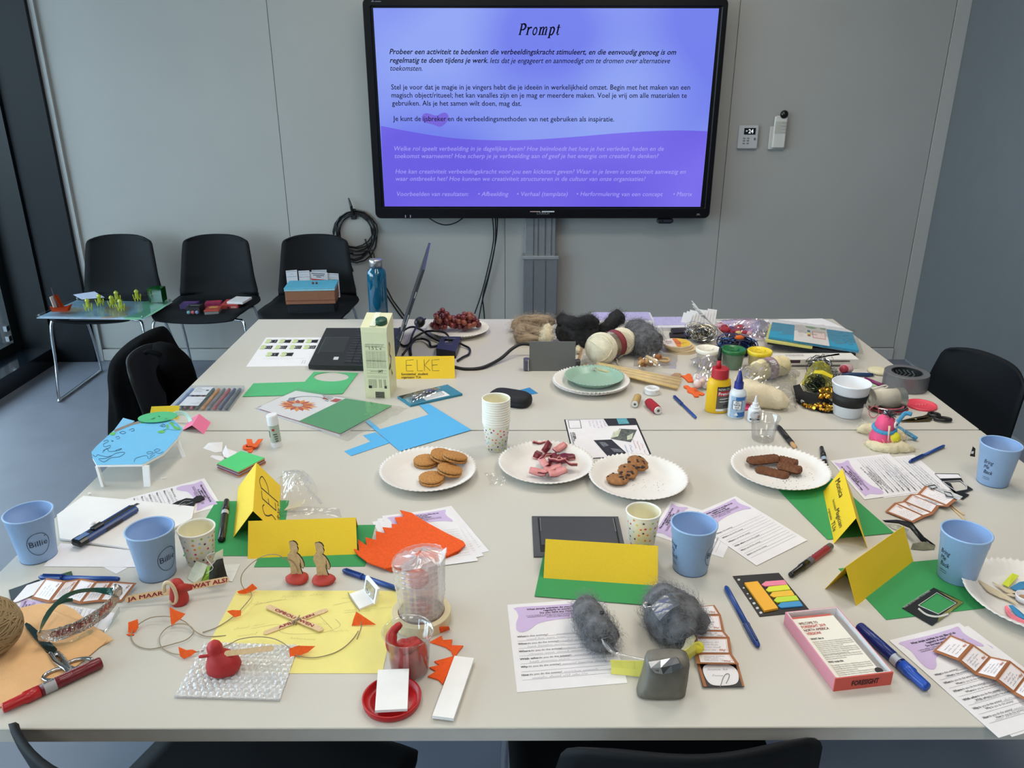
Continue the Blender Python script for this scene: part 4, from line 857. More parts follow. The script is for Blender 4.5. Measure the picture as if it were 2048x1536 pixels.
# white folded scraps
for i, (pl, lb) in enumerate((([(1180,560),(1235,505),(1370,500),(1365,590),(1300,600)], 'crumpled white paper scrap, farthest of the scraps by the orange loop'),([(1365,600),(1400,525),(1415,560),(1510,595),(1440,660),(1380,640)], 'white torn paper scrap with a pointed tip beside the green-topped stack'),([(1250,640),(1270,625),(1420,640),(1350,680),(1320,672)], 'flat white paper scrap lying against the coloured paper stack'))):
    p = kps('B3', pl, .0006 + .0035 * (i == 1)); c = sum(p, V((0,0,0))) / len(p) + V((0,0,.009 - .003 * i)); b = M(); n_ = len(p)
    b.add(p + [c],[(j, (j + 1) % n_, n_) for j in range(n_)]); b.add([x - V((0,0,.0005)) for x in p] + [c - V((0,0,.0008))],[((j + 1) % n_, j, n_) for j in range(n_)]); b.solo('paper_scrap', WHITE, lb, 'paper scrap', 'white paper scraps')
# stack of coloured notes
pq = kps('B3', [(1545,580),(1775,648),(1545,815),(1318,722)],0); q0 = [kp('B3', x, y, .016) for x, y in ((1545,583),(1772,650),(1520,782),(1318,702))]
t = thing('note_stack', 'stack of square coloured paper notes with a green sheet on top', 'paper stack', tuple(sum(q0, V((0,0,0))) / 4 - V((0,0,.016))))
rr = random.Random(5); cols = ['D88A44', 'E0A05A', 'C77B38', '8B5E8A', '6D6A86', '9A8FA0', 'C98A6A', 'D0763C', '5A6E88', '3A3A46', 'C79A70', '3FBF6C']
for i, c in enumerate(cols):
    o = V((rr.uniform(-.002,.002), rr.uniform(-.002,.002),0)) if i < 11 else V((0,0,0)); z0 = -.016 + .00133 * i
    b = M(); b.slab([p + o + V((0,0, z0)) for p in q0],.0013); b.obj('note_sheet', mat(c if i < 11 else '4FC977', .7, var=.02), t)
# blister pack
pq = kps('A4', [(1290,790),(1700,692),(1822,768),(1395,862)],.006)
t = thing('blister_pack', 'blue-backed blister pack holding a black and clear glue tube', 'blister pack', tuple(sum(pq, V((0,0,0))) / 4 - V((0,0,.006)))); q = Q(*pq, .0)
b = M(); b.slab([p - V((0,0,.0055)) for p in pq],.006); b.obj('backing_card', mat('2C7F9C', .5, var=.03), t)
b = M(); q.rect(b, .32,.45,.78,.92,.0008); b.obj('white_panel', WHITE, t); b = M(); q.rect(b, .02,.02,.75,.3,.0008); b.obj('dark_panel', mat('1B241F', .5, var=.3, vs=90), t)
b = M(); q.rect(b, .28,.1,.5,.3,.0012); b.obj('yellow_panel', mat('B3A34E', .5), t); b = M(); q.rect(b, .5,.08,.66,.24,.0012); b.obj('blue_panel', mat('3A4E8A', .5), t)
b = M(); text(b, lambda x, y: q.uv(x / q.w, y / q.h, .0014), 'GLUE', .68 * q.w, .2 * q.h, .012,.02); text(b, lambda x, y: q.uv(x / q.w, y / q.h, .0014), 'PRO', .53 * q.w, .2 * q.h, .012,.016); b.obj('pack_lettering', mat('D8D8C8', .5, var=0), t)
A, B = q.uv(.12,.62,.008), q.uv(.60,.42,.008)
for nm, pr, mm in (('tube_body', [(.0,0),(.006,.04),(.007,.1),(.007,.55),(.0,.56)], mat('A7A9AC', .25,.6)),('tube_cap', [(.0,.56),(.005,.56),(.0055,.98),(.0,1)], BLACK)):
    b = M(axis(A, B)); b.smooth = True; b.lathe([(r, f * (B - A).length) for r, f in pr],14); b.obj(nm, mm, t)
b = M(); crumple(b, [q.uv(u, v, .0) for u, v in ((.04,.2),(.72,.15),(.72,.8),(.04,.98))], bump_h(.017,.4),9,18,.002,90); b.obj('clear_blister', film('F4F8FA', .14,.06,.03), t)
# blue cut sheets
o = [(905,893),(1045,868),(1005,935),(1148,1060),(1550,938),(1470,860),(1550,852),(1895,1065),(1310,1240)]
sheet('cut_sheet', 'large light blue sheet with a notch cut out, beside the biscuit plate', 'paper', kps('A4', o, .0018), SKYBLUE, .0006)
sheet('cut_sheet', 'narrow light blue offcut sticking out from under the larger blue sheet', 'paper', kps('A4', [(855,1240),(1070,1160),(1010,1110),(1110,1085),(1230,1170),(910,1278)],.0006), SKYBLUE, .0006)
# glasses case and blue note
sheet('paper_note', 'small mid-blue card slipped under the black glasses case', 'card', kps('A8', [(150,940),(275,908),(355,962),(215,985)],.0004), mat('2E83BE', .6))
b = SM(); cc = P(1021,806); T_ = at(cc, -.42); rg = []
for z, f in ((0,.86),(.004,.97),(.0145,1),(.0155,.975),(.0165,1),(.026,.96),(.032,.82),(.034,.55)):
    rg.append([T_ @ V((.062 * f * (abs(cos(a)) ** .55) * (1 if cos(a) > 0 else -1),.034 * f * (abs(sin(a)) ** .65) * (1 if sin(a) > 0 else -1), z)) for a in [2 * PI * j / 40 for j in range(40)]])
b.rings(rg); b.solo('glasses_case', mat('0E1018', .7, var=.4, vs=900), 'black speckled hard glasses case behind the paper cups', 'case')
# stacked dotted cups
def dotted_prints(t, c, r0, r1, h, th, y0=.014, seed=1, ymax=None):
    rr = random.Random(seed); mp = cmap(c, r0, r1, h, th); cs = {k_: M() for k_ in ('C5305A', 'E07A30', '8FBE3C', '9CC5CF', '5A2A4E', 'D8CF4A')}; pl = []
    for _ in range(600):
        x, y = rr.uniform(-1.5,1.5) * r1 * 1.9, rr.uniform(y0, ymax or h - .004)
        if any((x - a) ** 2 + (y - e) ** 2 < .0085 ** 2 for a, e in pl): continue
        pl.append((x, y)); m_ = cs[rr.choice(list(cs))]
        if rr.random() < .22: m_.add([mp(x + (.0036 if i % 2 == 0 else .0015) * sin(PI * i / 5), y - (.0036 if i % 2 == 0 else .0015) * cos(PI * i / 5)) for i in range(10)],[tuple(range(9,-1,-1))])
        else: disc(m_, mp, x, y, .0022,10)
    for k_, m_ in cs.items():
        if m_.v: m_.obj('printed_dots', mat(k_, .6, var=0), t, 'stuff')
CUPW = mat('EAE9DF', .5, var=.01); CUPI = mat('E8E2C2', .55, var=.02)
def paper_cup(label, c, seed, group=None, dots=True, r0=.0245, r1=.033, h=.073):
    t = thing('paper_cup', label, 'cup', tuple(c), group); b = SM(); b.i = 0
    b.lathe([(.0,.003),(r0,.003),(r0,0),(r0 + .0003,0),(r1, h - .003)],40, 0,0, c); b.obj('cup_wall', CUPW, t)
    b = SM(); b.lathe([(r1 - .0008, h - .004),(r0 - .0008,.004),(.0,.004)],40, 0,0, c); b.obj('cup_lining', CUPI, t)
    b = SM(); b.lathe([(r1 - .001, h - .004),(r1 + .0012, h - .003),(r1 + .0018, h - .0012),(r1 + .001, h),(r1 - .001, h),(r1 - .001, h - .004)],40, 0,0, c); b.obj('rolled_rim', mat('EFEDE4', .45, var=.01), t)
    if dots: dotted_prints(t, c, r0 + .0003, r1, h, .1,.008, seed)
    return t
sb = P(993,897); st0 = paper_cup('lowest white paper cup of the stack, printed with coloured dots', sb, 8, 'stacked dotted paper cups', True, .0245,.033,.074)
names = ['second', 'third', 'fourth', 'fifth', 'sixth', 'seventh', 'eighth', 'ninth', 'tenth']
top = None
for i in range(10):
    lb = 'topmost paper cup of the dotted stack, its cream inside showing' if i == 9 else '%s paper cup from the bottom of the dotted stack, only its rim showing' % names[i]
    if i == 0: top = paper_cup(lb, sb + V((0,0,.0062)),8, 'stacked dotted paper cups', False, .0245,.033,.074)
    else: dup(top, sb + V((0,0,.0062 * (i + 1))),.3 * i, lb)
# plates at the craft end
pc = P(1181,772)
for i, lb in enumerate(('bottom white paper plate under the mint plate', 'second white paper plate under the mint plate', 'top white paper plate, directly under the mint plate')): plate('paper_plate', lb, pc + V((.001 * i, 0,.0028 * i)),.113, PLW, .018,60, 'white paper plates under the mint plate')
plate('paper_plate', 'mint green fluted paper plate on top of the white plates', P(1188,762,.01),.088, mat('93B5A4', .35, var=.02),.02,48)
# skewers
A0, A1, B0, B1 = kp('A8', 905,680,.018), kp('A8', 880,745,.018), kp('A8', 1690,830,.006), kp('A8', 1650,930,.006)
t = thing('skewer_pack', 'clear pack of bamboo skewers with a brown card header, leaning on the plates', 'skewers', tuple((A0 + B1) / 2)); n_ = 11
for i in range(n_):
    for lay in (0,1):
        f = (i + .5 * lay) / n_; b = SM(); b.tube([A0.lerp(A1, f) + V((0,0,.003 * lay)), B0.lerp(B1, f) + V((0,0,.003 * lay))],.0019,6); b.obj('skewer', mat(('EDD69C', 'E0C286', 'F2DFAC')[i % 3],.5, var=.1), t)
b = M(); crumple(b, [A0 + V((-.004,.004,.003)), B0 + V((.008,.003,.003)), B1 + V((.008,-.004,.003)), A1 + V((-.004,-.004,.003))], lambda u, v: .0055,3,20,.0015,80); b.obj('clear_wrap', film('FFFDF8', -.04,.2,.0), t)
b = M(); b.grid([[kp('A8', x, y, z) for x, y, z in r_] for r_ in ([(690,715,.012),(780,690,.02),(905,690,.02)],[(690,722,.012),(800,735,.016),(885,750,.019)])],.0006); b.grid([[kp('A8', 700,700,.014), kp('A8', 760,530,.05)],[kp('A8', 735,690,.016), kp('A8', 775,545,.05)]],.0006); b.obj('card_header', mat('9A7A52', .6), t)
b = M(); crumple(b, [kp('A8', 815,670,.02), kp('A8', 925,670,.024), kp('A8', 900,760,.022), kp('A8', 830,745,.02)], bump_h(.003),31,12,.003,160); b.obj('twisted_wrap_end', film('FFFFFF', .2,.1,.1), t)
# thread spools
def spool(name, label, cat, A, B, r, col, ends='DAD8D4', flare=1.15):
    A, B = V(A), V(B); L = (B - A).length; t = thing(name, label, cat, tuple((A + B) / 2 - V((0,0, r))))
    b = M(axis(A, B)); b.smooth = True; b.lathe([(r * .8,.06 * L),(r, .14 * L),(r * 1.02,.5 * L),(r, .86 * L),(r * .8,.94 * L)],24); b.obj('thread', mat(col, .75, var=.15, vs=20, bump=.8, bs=1500, stretch=(.1,.1,3)), t)
    for f0, f1 in ((0,.06),(.94,1)):
        b = M(axis(A, B)); b.smooth = False; b.lathe([(r * .35, f0 * L),(r * .85, f0 * L),(r * .85, f1 * L),(r * .35, f1 * L),(r * .35, f0 * L)],24, 0,0); b.obj('spool_end', mat(ends, .4), t)
    b = M(axis(A, B)); b.lathe([(0,.005 * L),(r * .33,.005 * L)],16, 0,0); b.lathe([(0,.995 * L),(r * .33,.995 * L)],16, 0,0); b.obj('spool_hole', mat('5A564E', .6, var=0), t); return t
spool('thread_spool', 'small spool of tan sewing thread lying by the skewers', 'thread', kp('A8', 1255,1065,.011), kp('A8', 1285,985,.011),.0105, 'C2A469')
spool('thread_spool', 'red sewing thread cone lying on its side', 'thread', kp('A8', 1475,1125,.012), kp('A8', 1375,1035,.012),.0125, 'B0182E')
b = SM(); sp = kp('A8', 1415,962); b.lathe([(.011,0),(.021,0),(.0225,.002),(.0225,.004),(.021,.006),(.021,.012),(.0225,.014),(.0225,.016),(.020,.018),(.011,.018),(.011,0)],32, 0,0, sp); b.solo('nylon_reel', mat('E6E7E8', .3, var=.02), 'white ring-shaped reel of clear thread', 'reel')
bluepen('blue stick pen lying in front of the yellow glue bottle', kp('A8', 1615,985,.005), kp('A8', 1825,1188,.005))
# small animal cut-outs
def cutout(name, label, cat, crop, pl, mt, h=.0006, t_=.003, group=None): b = M(); b.slab(kps(crop, pl, h), t_); return b.solo(name, mt, label, cat, group)
OF = mat('E8641E', .7, var=.04)
cutout('foam_cutout', 'orange foam bird cut-out nearer the brown one', 'cut-out', 'A8', [(1675,800),(1720,805),(1745,785),(1775,790),(1785,815),(1830,830),(1845,882),(1790,860),(1750,862),(1715,825)], OF, .0006,.003, 'orange foam cut-outs')
cutout('foam_cutout', 'orange foam bird cut-out beside the blue pen', 'cut-out', 'A8', [(1708,900),(1745,895),(1780,918),(1815,915),(1840,945),(1905,975),(1890,985),(1850,980),(1850,1000),(1810,1000),(1790,970),(1745,955),(1740,925),(1715,915)], OF, .0006,.003, 'orange foam cut-outs')
cutout('foam_cutout', 'small brown wooden cut-out tucked behind the skewer ends', 'cut-out', 'A8', [(1580,808),(1625,780),(1680,783),(1690,800),(1670,830),(1620,825)], mat('B08A5E', .6),.0006,.003)

# ------------------------------------------------------------ craft pile on the far table
sheet('paper_sheet', 'large white sheet under the blue felt pack at the far table corner', 'paper', kps('B1', [(520,290),(1510,265),(1800,392),(880,470)],.0004), WHITE)
LPK = mat('B9B4DC', .5, var=.25, vs=40, stretch=(30,1,1))
for nm, pl, lb in (('cotton_pack', [(850,243),(1395,240),(1440,335),(830,335)], 'pale lilac striped flat pack at the far edge behind the charcoal wool'),('cotton_pack', [(1415,287),(1720,285),(1738,380),(1432,385)], 'smaller lilac striped flat pack beside the white paper strips')):
    pq = kps('A8', pl, .0); t = thing(nm, lb, 'pack', tuple(sum(pq, V((0,0,0))) / 4)); b = M(); b.slab(pq, .014); b.obj('white_filling', mat('DEDDE6', .7), t)
    b = M(); q = Q(*[p + V((0,0,.0145)) for p in pq],0); b.slab([q.uv(u, v) for u, v in ((.03,0),(.97,0),(.97,.8),(.03,.8))],.001); b.obj('striped_wrap', LPK, t)
WB = mat('A08C76', .95, var=.5, vs=25, bump=1, bs=160, stretch=(1,5,5)); WC = mat('D9CDB0', .95, var=.12, vs=60, bump=1, bs=180); WK = mat('26272A', .95, var=.7, vs=70, bump=1, bs=120); WG = mat('5A5B5F', .95, var=.6, vs=60, bump=1, bs=120)
def wool(name, label, paths, m, fm, seed, nf=460, ln=.012, amp=.22, sc_=55):
    c = kp(*paths[0][0][0]); t = thing(name, label, 'wool', (c.x, c.y, TZ))
    for i, (pp, rad) in enumerate(paths):
        b = M(); rg = wob(b, [kp(*a) for a in pp], rad, seed + i, amp, 22,7, sc_); b.obj('wool_strand', m, t); fuzz(t, rg, fm, nf * 2, ln, .00035, seed + i)
    return t
def D6(x, y, h): return ('D6', x, y, h)
def D5(x, y, h): return ('D5', x, y, h)
def A8(x, y, h): return ('A8', x, y, h)
def B1(x, y, h): return ('B1', x, y, h)
def B2(x, y, h): return ('B2', x, y, h)
wool('wool_skein', 'beige brown wool skein folded in a loop behind the grey socket lid', [([D6(300,480,.02), D6(400,370,.03),(('D6', 700,340,.034)), D6(1130,340,.034)],[.018,.022,.025,.022]),([D6(1080,560,.03), D6(760,560,.032), D6(480,470,.034), D6(400,600,.03), D6(560,690,.02), D6(940,710,.02)],[.016,.019,.016,.022,.019,.015])], WB, mat('BBAA92', .9, var=0),21,500,.022,.14)
wool('wool_tuft', 'cream curly wool tuft lying over the beige skein', [([D6(960,420,.075), D6(970,520,.065), D6(940,640,.055), D6(990,740,.045)],[.014,.016,.02,.018])], WC, mat('EDE6D2', .9, var=0),33,200,.01,.55,130)
wool('wool_tuft', 'small cream wool tuft between the socket lid and the yarn balls', [([D6(1600,850,.02), D6(1600,900,.016), D6(1610,960,.012)],[.007,.008,.007])], WC, mat('EDE6D2', .9, var=0),35,60,.006,.5,150)
wool('wool_bundle', 'charcoal wool bundle heaped behind the cream yarn balls', [([D6(1150,620,.03), D6(1400,560,.04), D6(1700,590,.04), D6(1960,560,.035)],[.034,.044,.046,.036]),([D6(1160,260,.085), D6(1260,300,.08), D6(1500,400,.075), D6(1800,400,.075), D6(1970,330,.07)],[.016,.022,.026,.028,.02]),([D6(1620,380,.09), D6(1720,330,.095), D6(1800,300,.10), D6(1890,230,.105)],[.008,.014,.014,.006]),([D5(520,420,.045), D5(760,330,.06), D5(930,190,.075), D5(1060,130,.08)],[.012,.018,.026,.028])], WK, mat('303134', .9, var=0),41,600,.015)
wool('wool_roll', 'mid grey wool roll lying behind the bag of wood pieces', [([A8(1210,360,.045), A8(1290,400,.05), A8(1360,480,.048), A8(1420,540,.042)],[.034,.044,.05,.044])], WG, mat('77787C', .9, var=0),51,1500,.020,.12)
# yarn skein of two lobes
YN = mat('E4DBC3', .85, var=.1, vs=60, bump=.6, bs=500); t = thing('yarn_skein', 'cream yarn skein of two balls joined by a maroon paper band', 'yarn', tuple(kp('A8', 1050,660)))
ry = random.Random(9)
for c, r in ((kp('A8', 942,545,.052),.052),(kp('A8', 1135,478,.05),.045)):
    b = SM(); b.sph(c, r * .965,24,16); b.obj('yarn_core', YN, t); b = SM()
    for i in range(34):
        ax = V((.5 + ry.gauss(0,.16),.75 + ry.gauss(0,.16), ry.gauss(0,.42))).normalized(); x, y, _ = frame(ax); rr_ = r * ry.uniform(.965,1.0); off = ry.uniform(-.012,.012); q = math.sqrt(max(0, rr_ ** 2 - off ** 2))
        b.tube([c + ax * off + x * q * cos(2 * PI * j / 28) + y * q * sin(2 * PI * j / 28) for j in range(29)],.0012,5, False)
    b.obj('wound_yarn', mat('EAE3CE', .85, var=.05), t, 'stuff')
ca, cb_ = kp('A8', 942,545,.05), kp('A8', 1135,478,.048); d = (cb_ - ca).normalized(); x, y, _ = frame(d); m0 = ca.lerp(cb_, .55)
b = SM(); b.grid([[m0 + d * z + (x * cos(2 * PI * j / 32) + y * sin(2 * PI * j / 32)) * (.044 + .003 * abs(z) / .014) for j in range(32)] for z in (-.014,-.005,.005,.014)],.0006, True); b.obj('paper_band', mat('8C3A40', .5, var=.05), t)
b = M(); b.grid([[m0 + d * z + (x * cos(a) + y * sin(a)) * .0475 for a in [-2.6 + .1 * j for j in range(9)]] for z in (-.012,.0,.012)]); b.obj('band_label', mat('A7A898', .5, var=.3, vs=200), t)
b = SM(); b.tube(spl([kp('A8', x_, y_, z_) for x_, y_, z_ in ((1080,640,.012),(1095,660,.006),(1090,680,.003),(1120,715,.002))],5),.0015,6); b.obj('loose_end', mat('EAE3CE', .85), t)
b = M(); crumple(b, [kp('A8', 760,640,.0), kp('A8', 1000,560,.0), kp('A8', 1110,700,.0), kp('A8', 740,710,.0)], lambda u, v: .004 + .05 * max(0, sin(PI * u)) * (1 - v) * .5,14,16,.004,60); b.obj('clear_bag', film('FFFFFF', .08,.15,.06), t)
# wooden discs
WD = mat('DCC6A0', .6, var=.06)
c = kp('A8', 1660,560); 
for i, lb in enumerate(('bottom wooden disc of the stack by the white pot', 'second wooden disc of the stack by the white pot', 'third wooden disc of the stack by the white pot')): b = M(); b.smooth = False; b.lathe([(.0,0),(.05,0),(.05,.0055),(.0,.0055)],40, 0,0, c + V((.006 * (i % 2) + .012 - .006 * i, .002 * i, .0065 * i))); b.solo('wooden_disc', WD, lb, 'disc', 'wooden discs')
c2 = c + V((-.006,.004,.0195)); t = thing('wooden_disc', 'top wooden disc with an orange and yellow shop label', 'disc', tuple(c2), 'wooden discs'); b = M(); b.lathe([(.0,0),(.05,0),(.05,.0055),(.0,.0055)],40, 0,0, c2); b.obj('disc_body', WD, t)
tm = lambda x, y: c2 + V((x, -y, .006))
b = M(); b.add([tm(.046 * cos(a),.046 * sin(a)) for a in [PI * 2 * j / 36 for j in range(36)]],[tuple(range(35,-1,-1))]); b.obj('label_paper', mat('E5DAD6', .5), t)
b = M(); b.add([tm(.0455 * cos(a),.0455 * sin(a)) + V((0,0,.0003)) for a in [-1.75 + 3.5 * j / 24 for j in range(25)]],[tuple(range(24,-1,-1))]); b.obj('label_yellow', mat('E9C02C', .5, var=.03), t)
b = M(); b.add([tm(x_, y_) + V((0,0,.0006)) for x_, y_ in ((-.008,-.044),(.006,-.044),(.014,.0),(.004,.044),(-.006,.044))],[(4,3,2,1,0)]); b.obj('label_orange', mat('E07A34', .5, var=.03), t)
b = M(); tz = lambda x, y: tm(x, y) + V((0,0,.0009)); text(b, tz, 'STIK', -.036,-.004,.016,.022,.01); text(b, tz, 'ZO', -.034,.012,.014,.014); mline(b, tz, [(p.x, p.y) for p in spl([(.0,.012),(-.004,-.008),(.008,-.01),(.01,.006),(.0,.012),(.02,.016)],5)],.0016); text(b, tz, 'hout', .016,.006,.01,.016); b.obj('label_print', mat('6A4A50', .6, var=0), t)
# bag of wood bits
t = thing('wood_piece_bag', 'clear bag of small branch slices and wooden rings', 'bag', tuple(kp('A8', 1430,690))); rw_ = random.Random(4)
for i in range(16):
    p = kp('A8', 1290 + rw_.random() * 150,640 + rw_.random() * 55,.006 + .014 * (i % 3)); d = V((rw_.gauss(-.2,.5),-1, rw_.gauss(0,.3))).normalized(); r = rw_.uniform(.004,.007); L = .016
    b = M(axis(p - d * L / 2, p + d * L / 2)); b.lathe([(0,0),(r, 0),(r, L),(0, L)],12, 0,0); b.obj('branch_slice', mat(('A47A4E', '8E6238', 'C39B68')[i % 3],.6, var=.1), t)
b = SM(); p0 = kp('A8', 1365,620,.03); p1 = kp('A8', 1465,690,.02); b.tube([p0, p0.lerp(p1,.5) + V((0,0,.004)), p1],.0055,8); b.obj('wooden_stick', mat('D9C29C', .6), t)
b = SM(); c = kp('A8', 1510,650,.014); b.tube([c + V((.022 * cos(a),.014 * sin(a),.002 * sin(a * 2))) for a in [2 * PI * j / 24 for j in range(25)]],.004,8); b.obj('wooden_ring', mat('C9A877', .6), t)
b = M(); c = kp('A8', 1450,625,.022); b.T = axis(c, c + V((.012,-.012,.004))); b.lathe([(0,0),(.009,0),(.009,.018),(.003,.018),(.003,.0)],14, 0,0); b.obj('wooden_bead', mat('A5683E', .5), t)
b = M(); crumple(b, kps('A8', [(1260,590),(1655,605),(1640,740),(1240,715)],0), lambda u, v: .034 * max(0, sin(PI * min(1, u * 1.25))) * sin(PI * v) + .001,5,24,.003,60); b.obj('bag_film', film('F8F8F8', .12,.12,.05), t)
# white strips, bristle stalks, tinsel
for i in range(9):
    A = kp('B1', 225 + i * 30,345 - i * 2,0); z0, z1 = .0,.05 + .004 * (i % 3); b = M(at(A, -.5 + .05 * i, -.35,.12)); b.box((0,0, z1 / 2 + .002),(.034,.0012, z1)); b.solo('paper_strip', mat('E9E9EC', .6, var=.02),('white folded paper strip, outermost of the fan behind the silver tinsel', 'white folded paper strip at the far end of the fan, against the bristles')[i == 8] if i in (0,8) else 'white folded paper strip, %s from the window end of the fan behind the silver tinsel' % ('x', 'second', 'third', 'fourth', 'fifth', 'sixth', 'seventh', 'eighth')[i], 'paper strip', 'white paper strips')
t = thing('bristle_bundle', 'bundle of stiff white stalks sticking up above the silver tinsel', 'stalks', tuple(kp('B1', 560,400)))
for i in range(16):
    b = SM(); f = i / 15; e = kp('B1', 295 + 110 * f, 100 + 130 * f + 20 * (i % 3),.09 + .02 * (1 - f)); m_ = kp('B1', 430 + 20 * f, 265 + 20 * f, .06); b.tube(spl([kp('B1', 570 + 30 * f, 400 + 20 * f, .012), m_, e],5),.0012 + .0008 * (i % 2),5); b.obj('stalk', mat('DADBDD', .5, var=.02), t)
def tinsel(name, label, c, r, mts, n, wd, seed, flat=.7, group=None):
    rr = random.Random(seed); t = thing(name, label, 'tinsel', (c.x, c.y, TZ), group); ms = [M() for _ in mts]
    for i in range(n):
        ax = V((rr.gauss(0,1), rr.gauss(0,1), rr.gauss(0,1))).normalized(); x, y, _ = frame(ax); q = r * rr.uniform(.55,1.05); a0 = rr.uniform(0,6); o = V((rr.gauss(0,.3), rr.gauss(0,.3), rr.gauss(0,.25))) * r; pts = []
        for j in range(9):
            p = x * q * cos(a0 + .38 * j) + y * q * sin(a0 + .38 * j); p = c + V((p.x + o.x, p.y + o.y, (p.z + o.z) * flat)); p.z = max(p.z, TZ + .001); pts.append(p)
        ms[i % len(ms)].ribbon(pts, wd, V((rr.gauss(0,1), rr.gauss(0,1),1)).normalized())
    for m_, mt in zip(ms, mts): m_.obj('tinsel_strands', mt, t, 'stuff')
    return t
SIL = mat('D5D8DC', .18,1, var=0); DKS = mat('3C4048', .3,.8, var=0); GLD = mat('C79A3C', .2,1, var=0)
tinsel('silver_tinsel', 'loose tangle of silver tinsel wire beside the white paper strips', kp('B1', 400,400,.03),.042,[SIL, DKS, mat('C8B890', .3,.8, var=0)],260,.0016,61,.6)
for nm, pl, hh, c, lb in (('dark_tray', [(100,385),(250,378),(290,420),(120,430)],.012, '1B1512', 'dark brown tray under the silver tinsel, farther of two'),('dark_tray', [(85,415),(270,425),(285,455),(95,455)],.008, '231B17', 'dark brown tray under the silver tinsel, nearer of two')):
    pq = kps('B1', pl, 0); b = M(); b.slab(pq, hh); b.solo(nm, mat(c, .6, var=.2, vs=60), lb, 'tray', 'dark trays')
# bag of red and purple bits
t = thing('pompom_bag', 'clear bag of red and lilac felt bits in front of the white sheet', 'bag', tuple(kp('B1', 780,400))); rr = random.Random(8)
for i in range(26):
    u = rr.random(); p = kp('B1', 560 + 460 * u, 340 + 60 * u + rr.uniform(-25,45),.008 + .02 * rr.random()); b = SM(); r = rr.uniform(.008,.015); b.sph(p, (r * 1.3, r, r * .7),10,7, lambda d: 1 + .3 * nz(d, 2, i)); b.obj('felt_bit', mat(('A32438', '8E2E4A', 'A98AB5', '5C3A78', 'C9A2B0', 'D8B880')[i % 6],.7, var=.1), t)
b = M(); crumple(b, kps('B1', [(540,300),(990,310),(1050,470),(640,440)],0), lambda u, v: .035 * sin(PI * v) * (.5 + .5 * sin(PI * u)) + .002,6,26,.010,45); b.obj('bag_film', film('F2E6F2', .2,.12,.1, 'D9C4DC'), t)
b = M(); crumple(b, kps('B1', [(870,330),(1000,310),(1010,440),(840,430)],.02), bump_h(.03),16,16,.012,70); b.obj('bag_knot', film('FFFFFF', .35,.12,.12), t)
tinsel('blue_tinsel', 'dark blue tinsel heap behind the green and yellow pots', kp('B1', 720,520,.022),.046,[mat('16205E', .35,.4, var=0), mat('0E1030', .4, var=0), mat('3E6FA8', .35,.3, var=0)],300,.004,63,.6)
b = SM(); b.sph(kp('B1', 738,445,.055),(.016,.009,.009),12,8, lambda d: 1 + .2 * nz(d, 2,3)); b.solo('orange_pompom', mat('DA6420', .8, var=.1), 'orange fluffy bit on top of the dark blue tinsel', 'pompom')
# clay pots with lids
def pot(label, base, col, lid, seed, wl=None):
    t = thing('clay_pot', label, 'pot', tuple(base), 'lidded clay pots'); b = SM(); b.lathe([(.0,.001),(.026,.001),(.0285,.004),(.033,.05),(.0335,.05),(.0,.05)],36, 0,0, base); b.obj('clay_filling', mat(col, .45, var=.04), t)
    if wl: b = SM(); b.lathe([(.0,0),(.028,0),(.03,.003),(.036,.054)],36, 0,0, base); b.obj('pot_wall', film('F4F4F4', .06,.1,.12), t)
    b = SM(); z = .052; b.lathe([(.036, z - .002),(.0385, z),(.0385, z + .009),(.037, z + .011),(.0335, z + .011),(.0325, z + .0085),(.0, z + .0085)],40, True, False, base); b.obj('pot_lid', mat(lid, .35, var=.02), t)
    b = SM(); rr = random.Random(seed)
    for i in range(5): a = i * 1.3; b.tube(spl([base + V((.016 * cos(a + q * .5),.014 * sin(a + q * .5), z + .0095)) for q in (0,.6,1.2)],4),.0016,6)
    b.obj('embossed_mark', mat(lid, .3, var=.02), t, 'stuff')
pot('clear clay pot with a cream white lid and flesh-coloured clay', kp('B1', 432,715), 'E3CDB4', 'ECE6D6', 1, True)
pot('clay pot with a dark green lid and green clay', kp('B1', 668,720), '1F7A3E', '1C6B38', 2, True)
pot('clay pot with a bright yellow lid behind the cream wool roll', kp('B1', 910,735), 'E3C21C', 'E6CB2A', 3, True)
# blue felt pack
fp = [kp('B1', 1045,298,.05), kp('B1', 1790,395,.035), kp('B1', 1852,562,.036), kp('B1', 1012,432,.05)]
t = thing('felt_pack', 'clear-wrapped pack of turquoise felt with a printed paper band', 'felt pack', tuple(sum(fp, V((0,0,0))) / 4 - V((0,0,.03)))); q = Q(*fp, 0)
def slabq(uvs, z, th): b = M(); p = [q.uv(u, v, z) for u, v in uvs]; b.rings([p[::-1],[x + q.n * th for x in p[::-1]]]); return b
slabq(((-.03,-.02),(.5,-.02),(.5,1.04),(-.03,1.06)),-.018,.008).obj('yellow_felt', mat('DCD27A', .8, var=.05), t)
slabq(((.02,.02),(.98,0),(.98,.97),(.0,.99)),-.028,.012).obj('dark_felt', mat('2A2E33', .8, var=.1), t)
slabq(((0,0),(1,0),(1,1),(0,1)),-.009,.009).obj('turquoise_felt', mat('2C90B4', .75, var=.05, vs=300), t)
slabq(((.285,-.03),(.68,-.03),(.68,1.03),(.285,1.03)),.0006,.0008).obj('paper_band', mat('CFCBC8', .5, var=.03), t)
b = M(); q.rect(b, .5,.28,.65,.7,.0017); b.obj('red_frame', mat('B87A74', .6, var=0), t); b = M(); q.rect(b, .508,.31,.642,.67,.002); b.obj('frame_paper', mat('D8CCC8', .6, var=0), t)
b = M()
for i in range(5): text(b, lambda x, y: q.uv(x / q.w, y / q.h, .0023), 'vilt 20x30 cm wol acryl', .512 * q.w, (.40 + .06 * i) * q.h, .008,.12 * q.w)
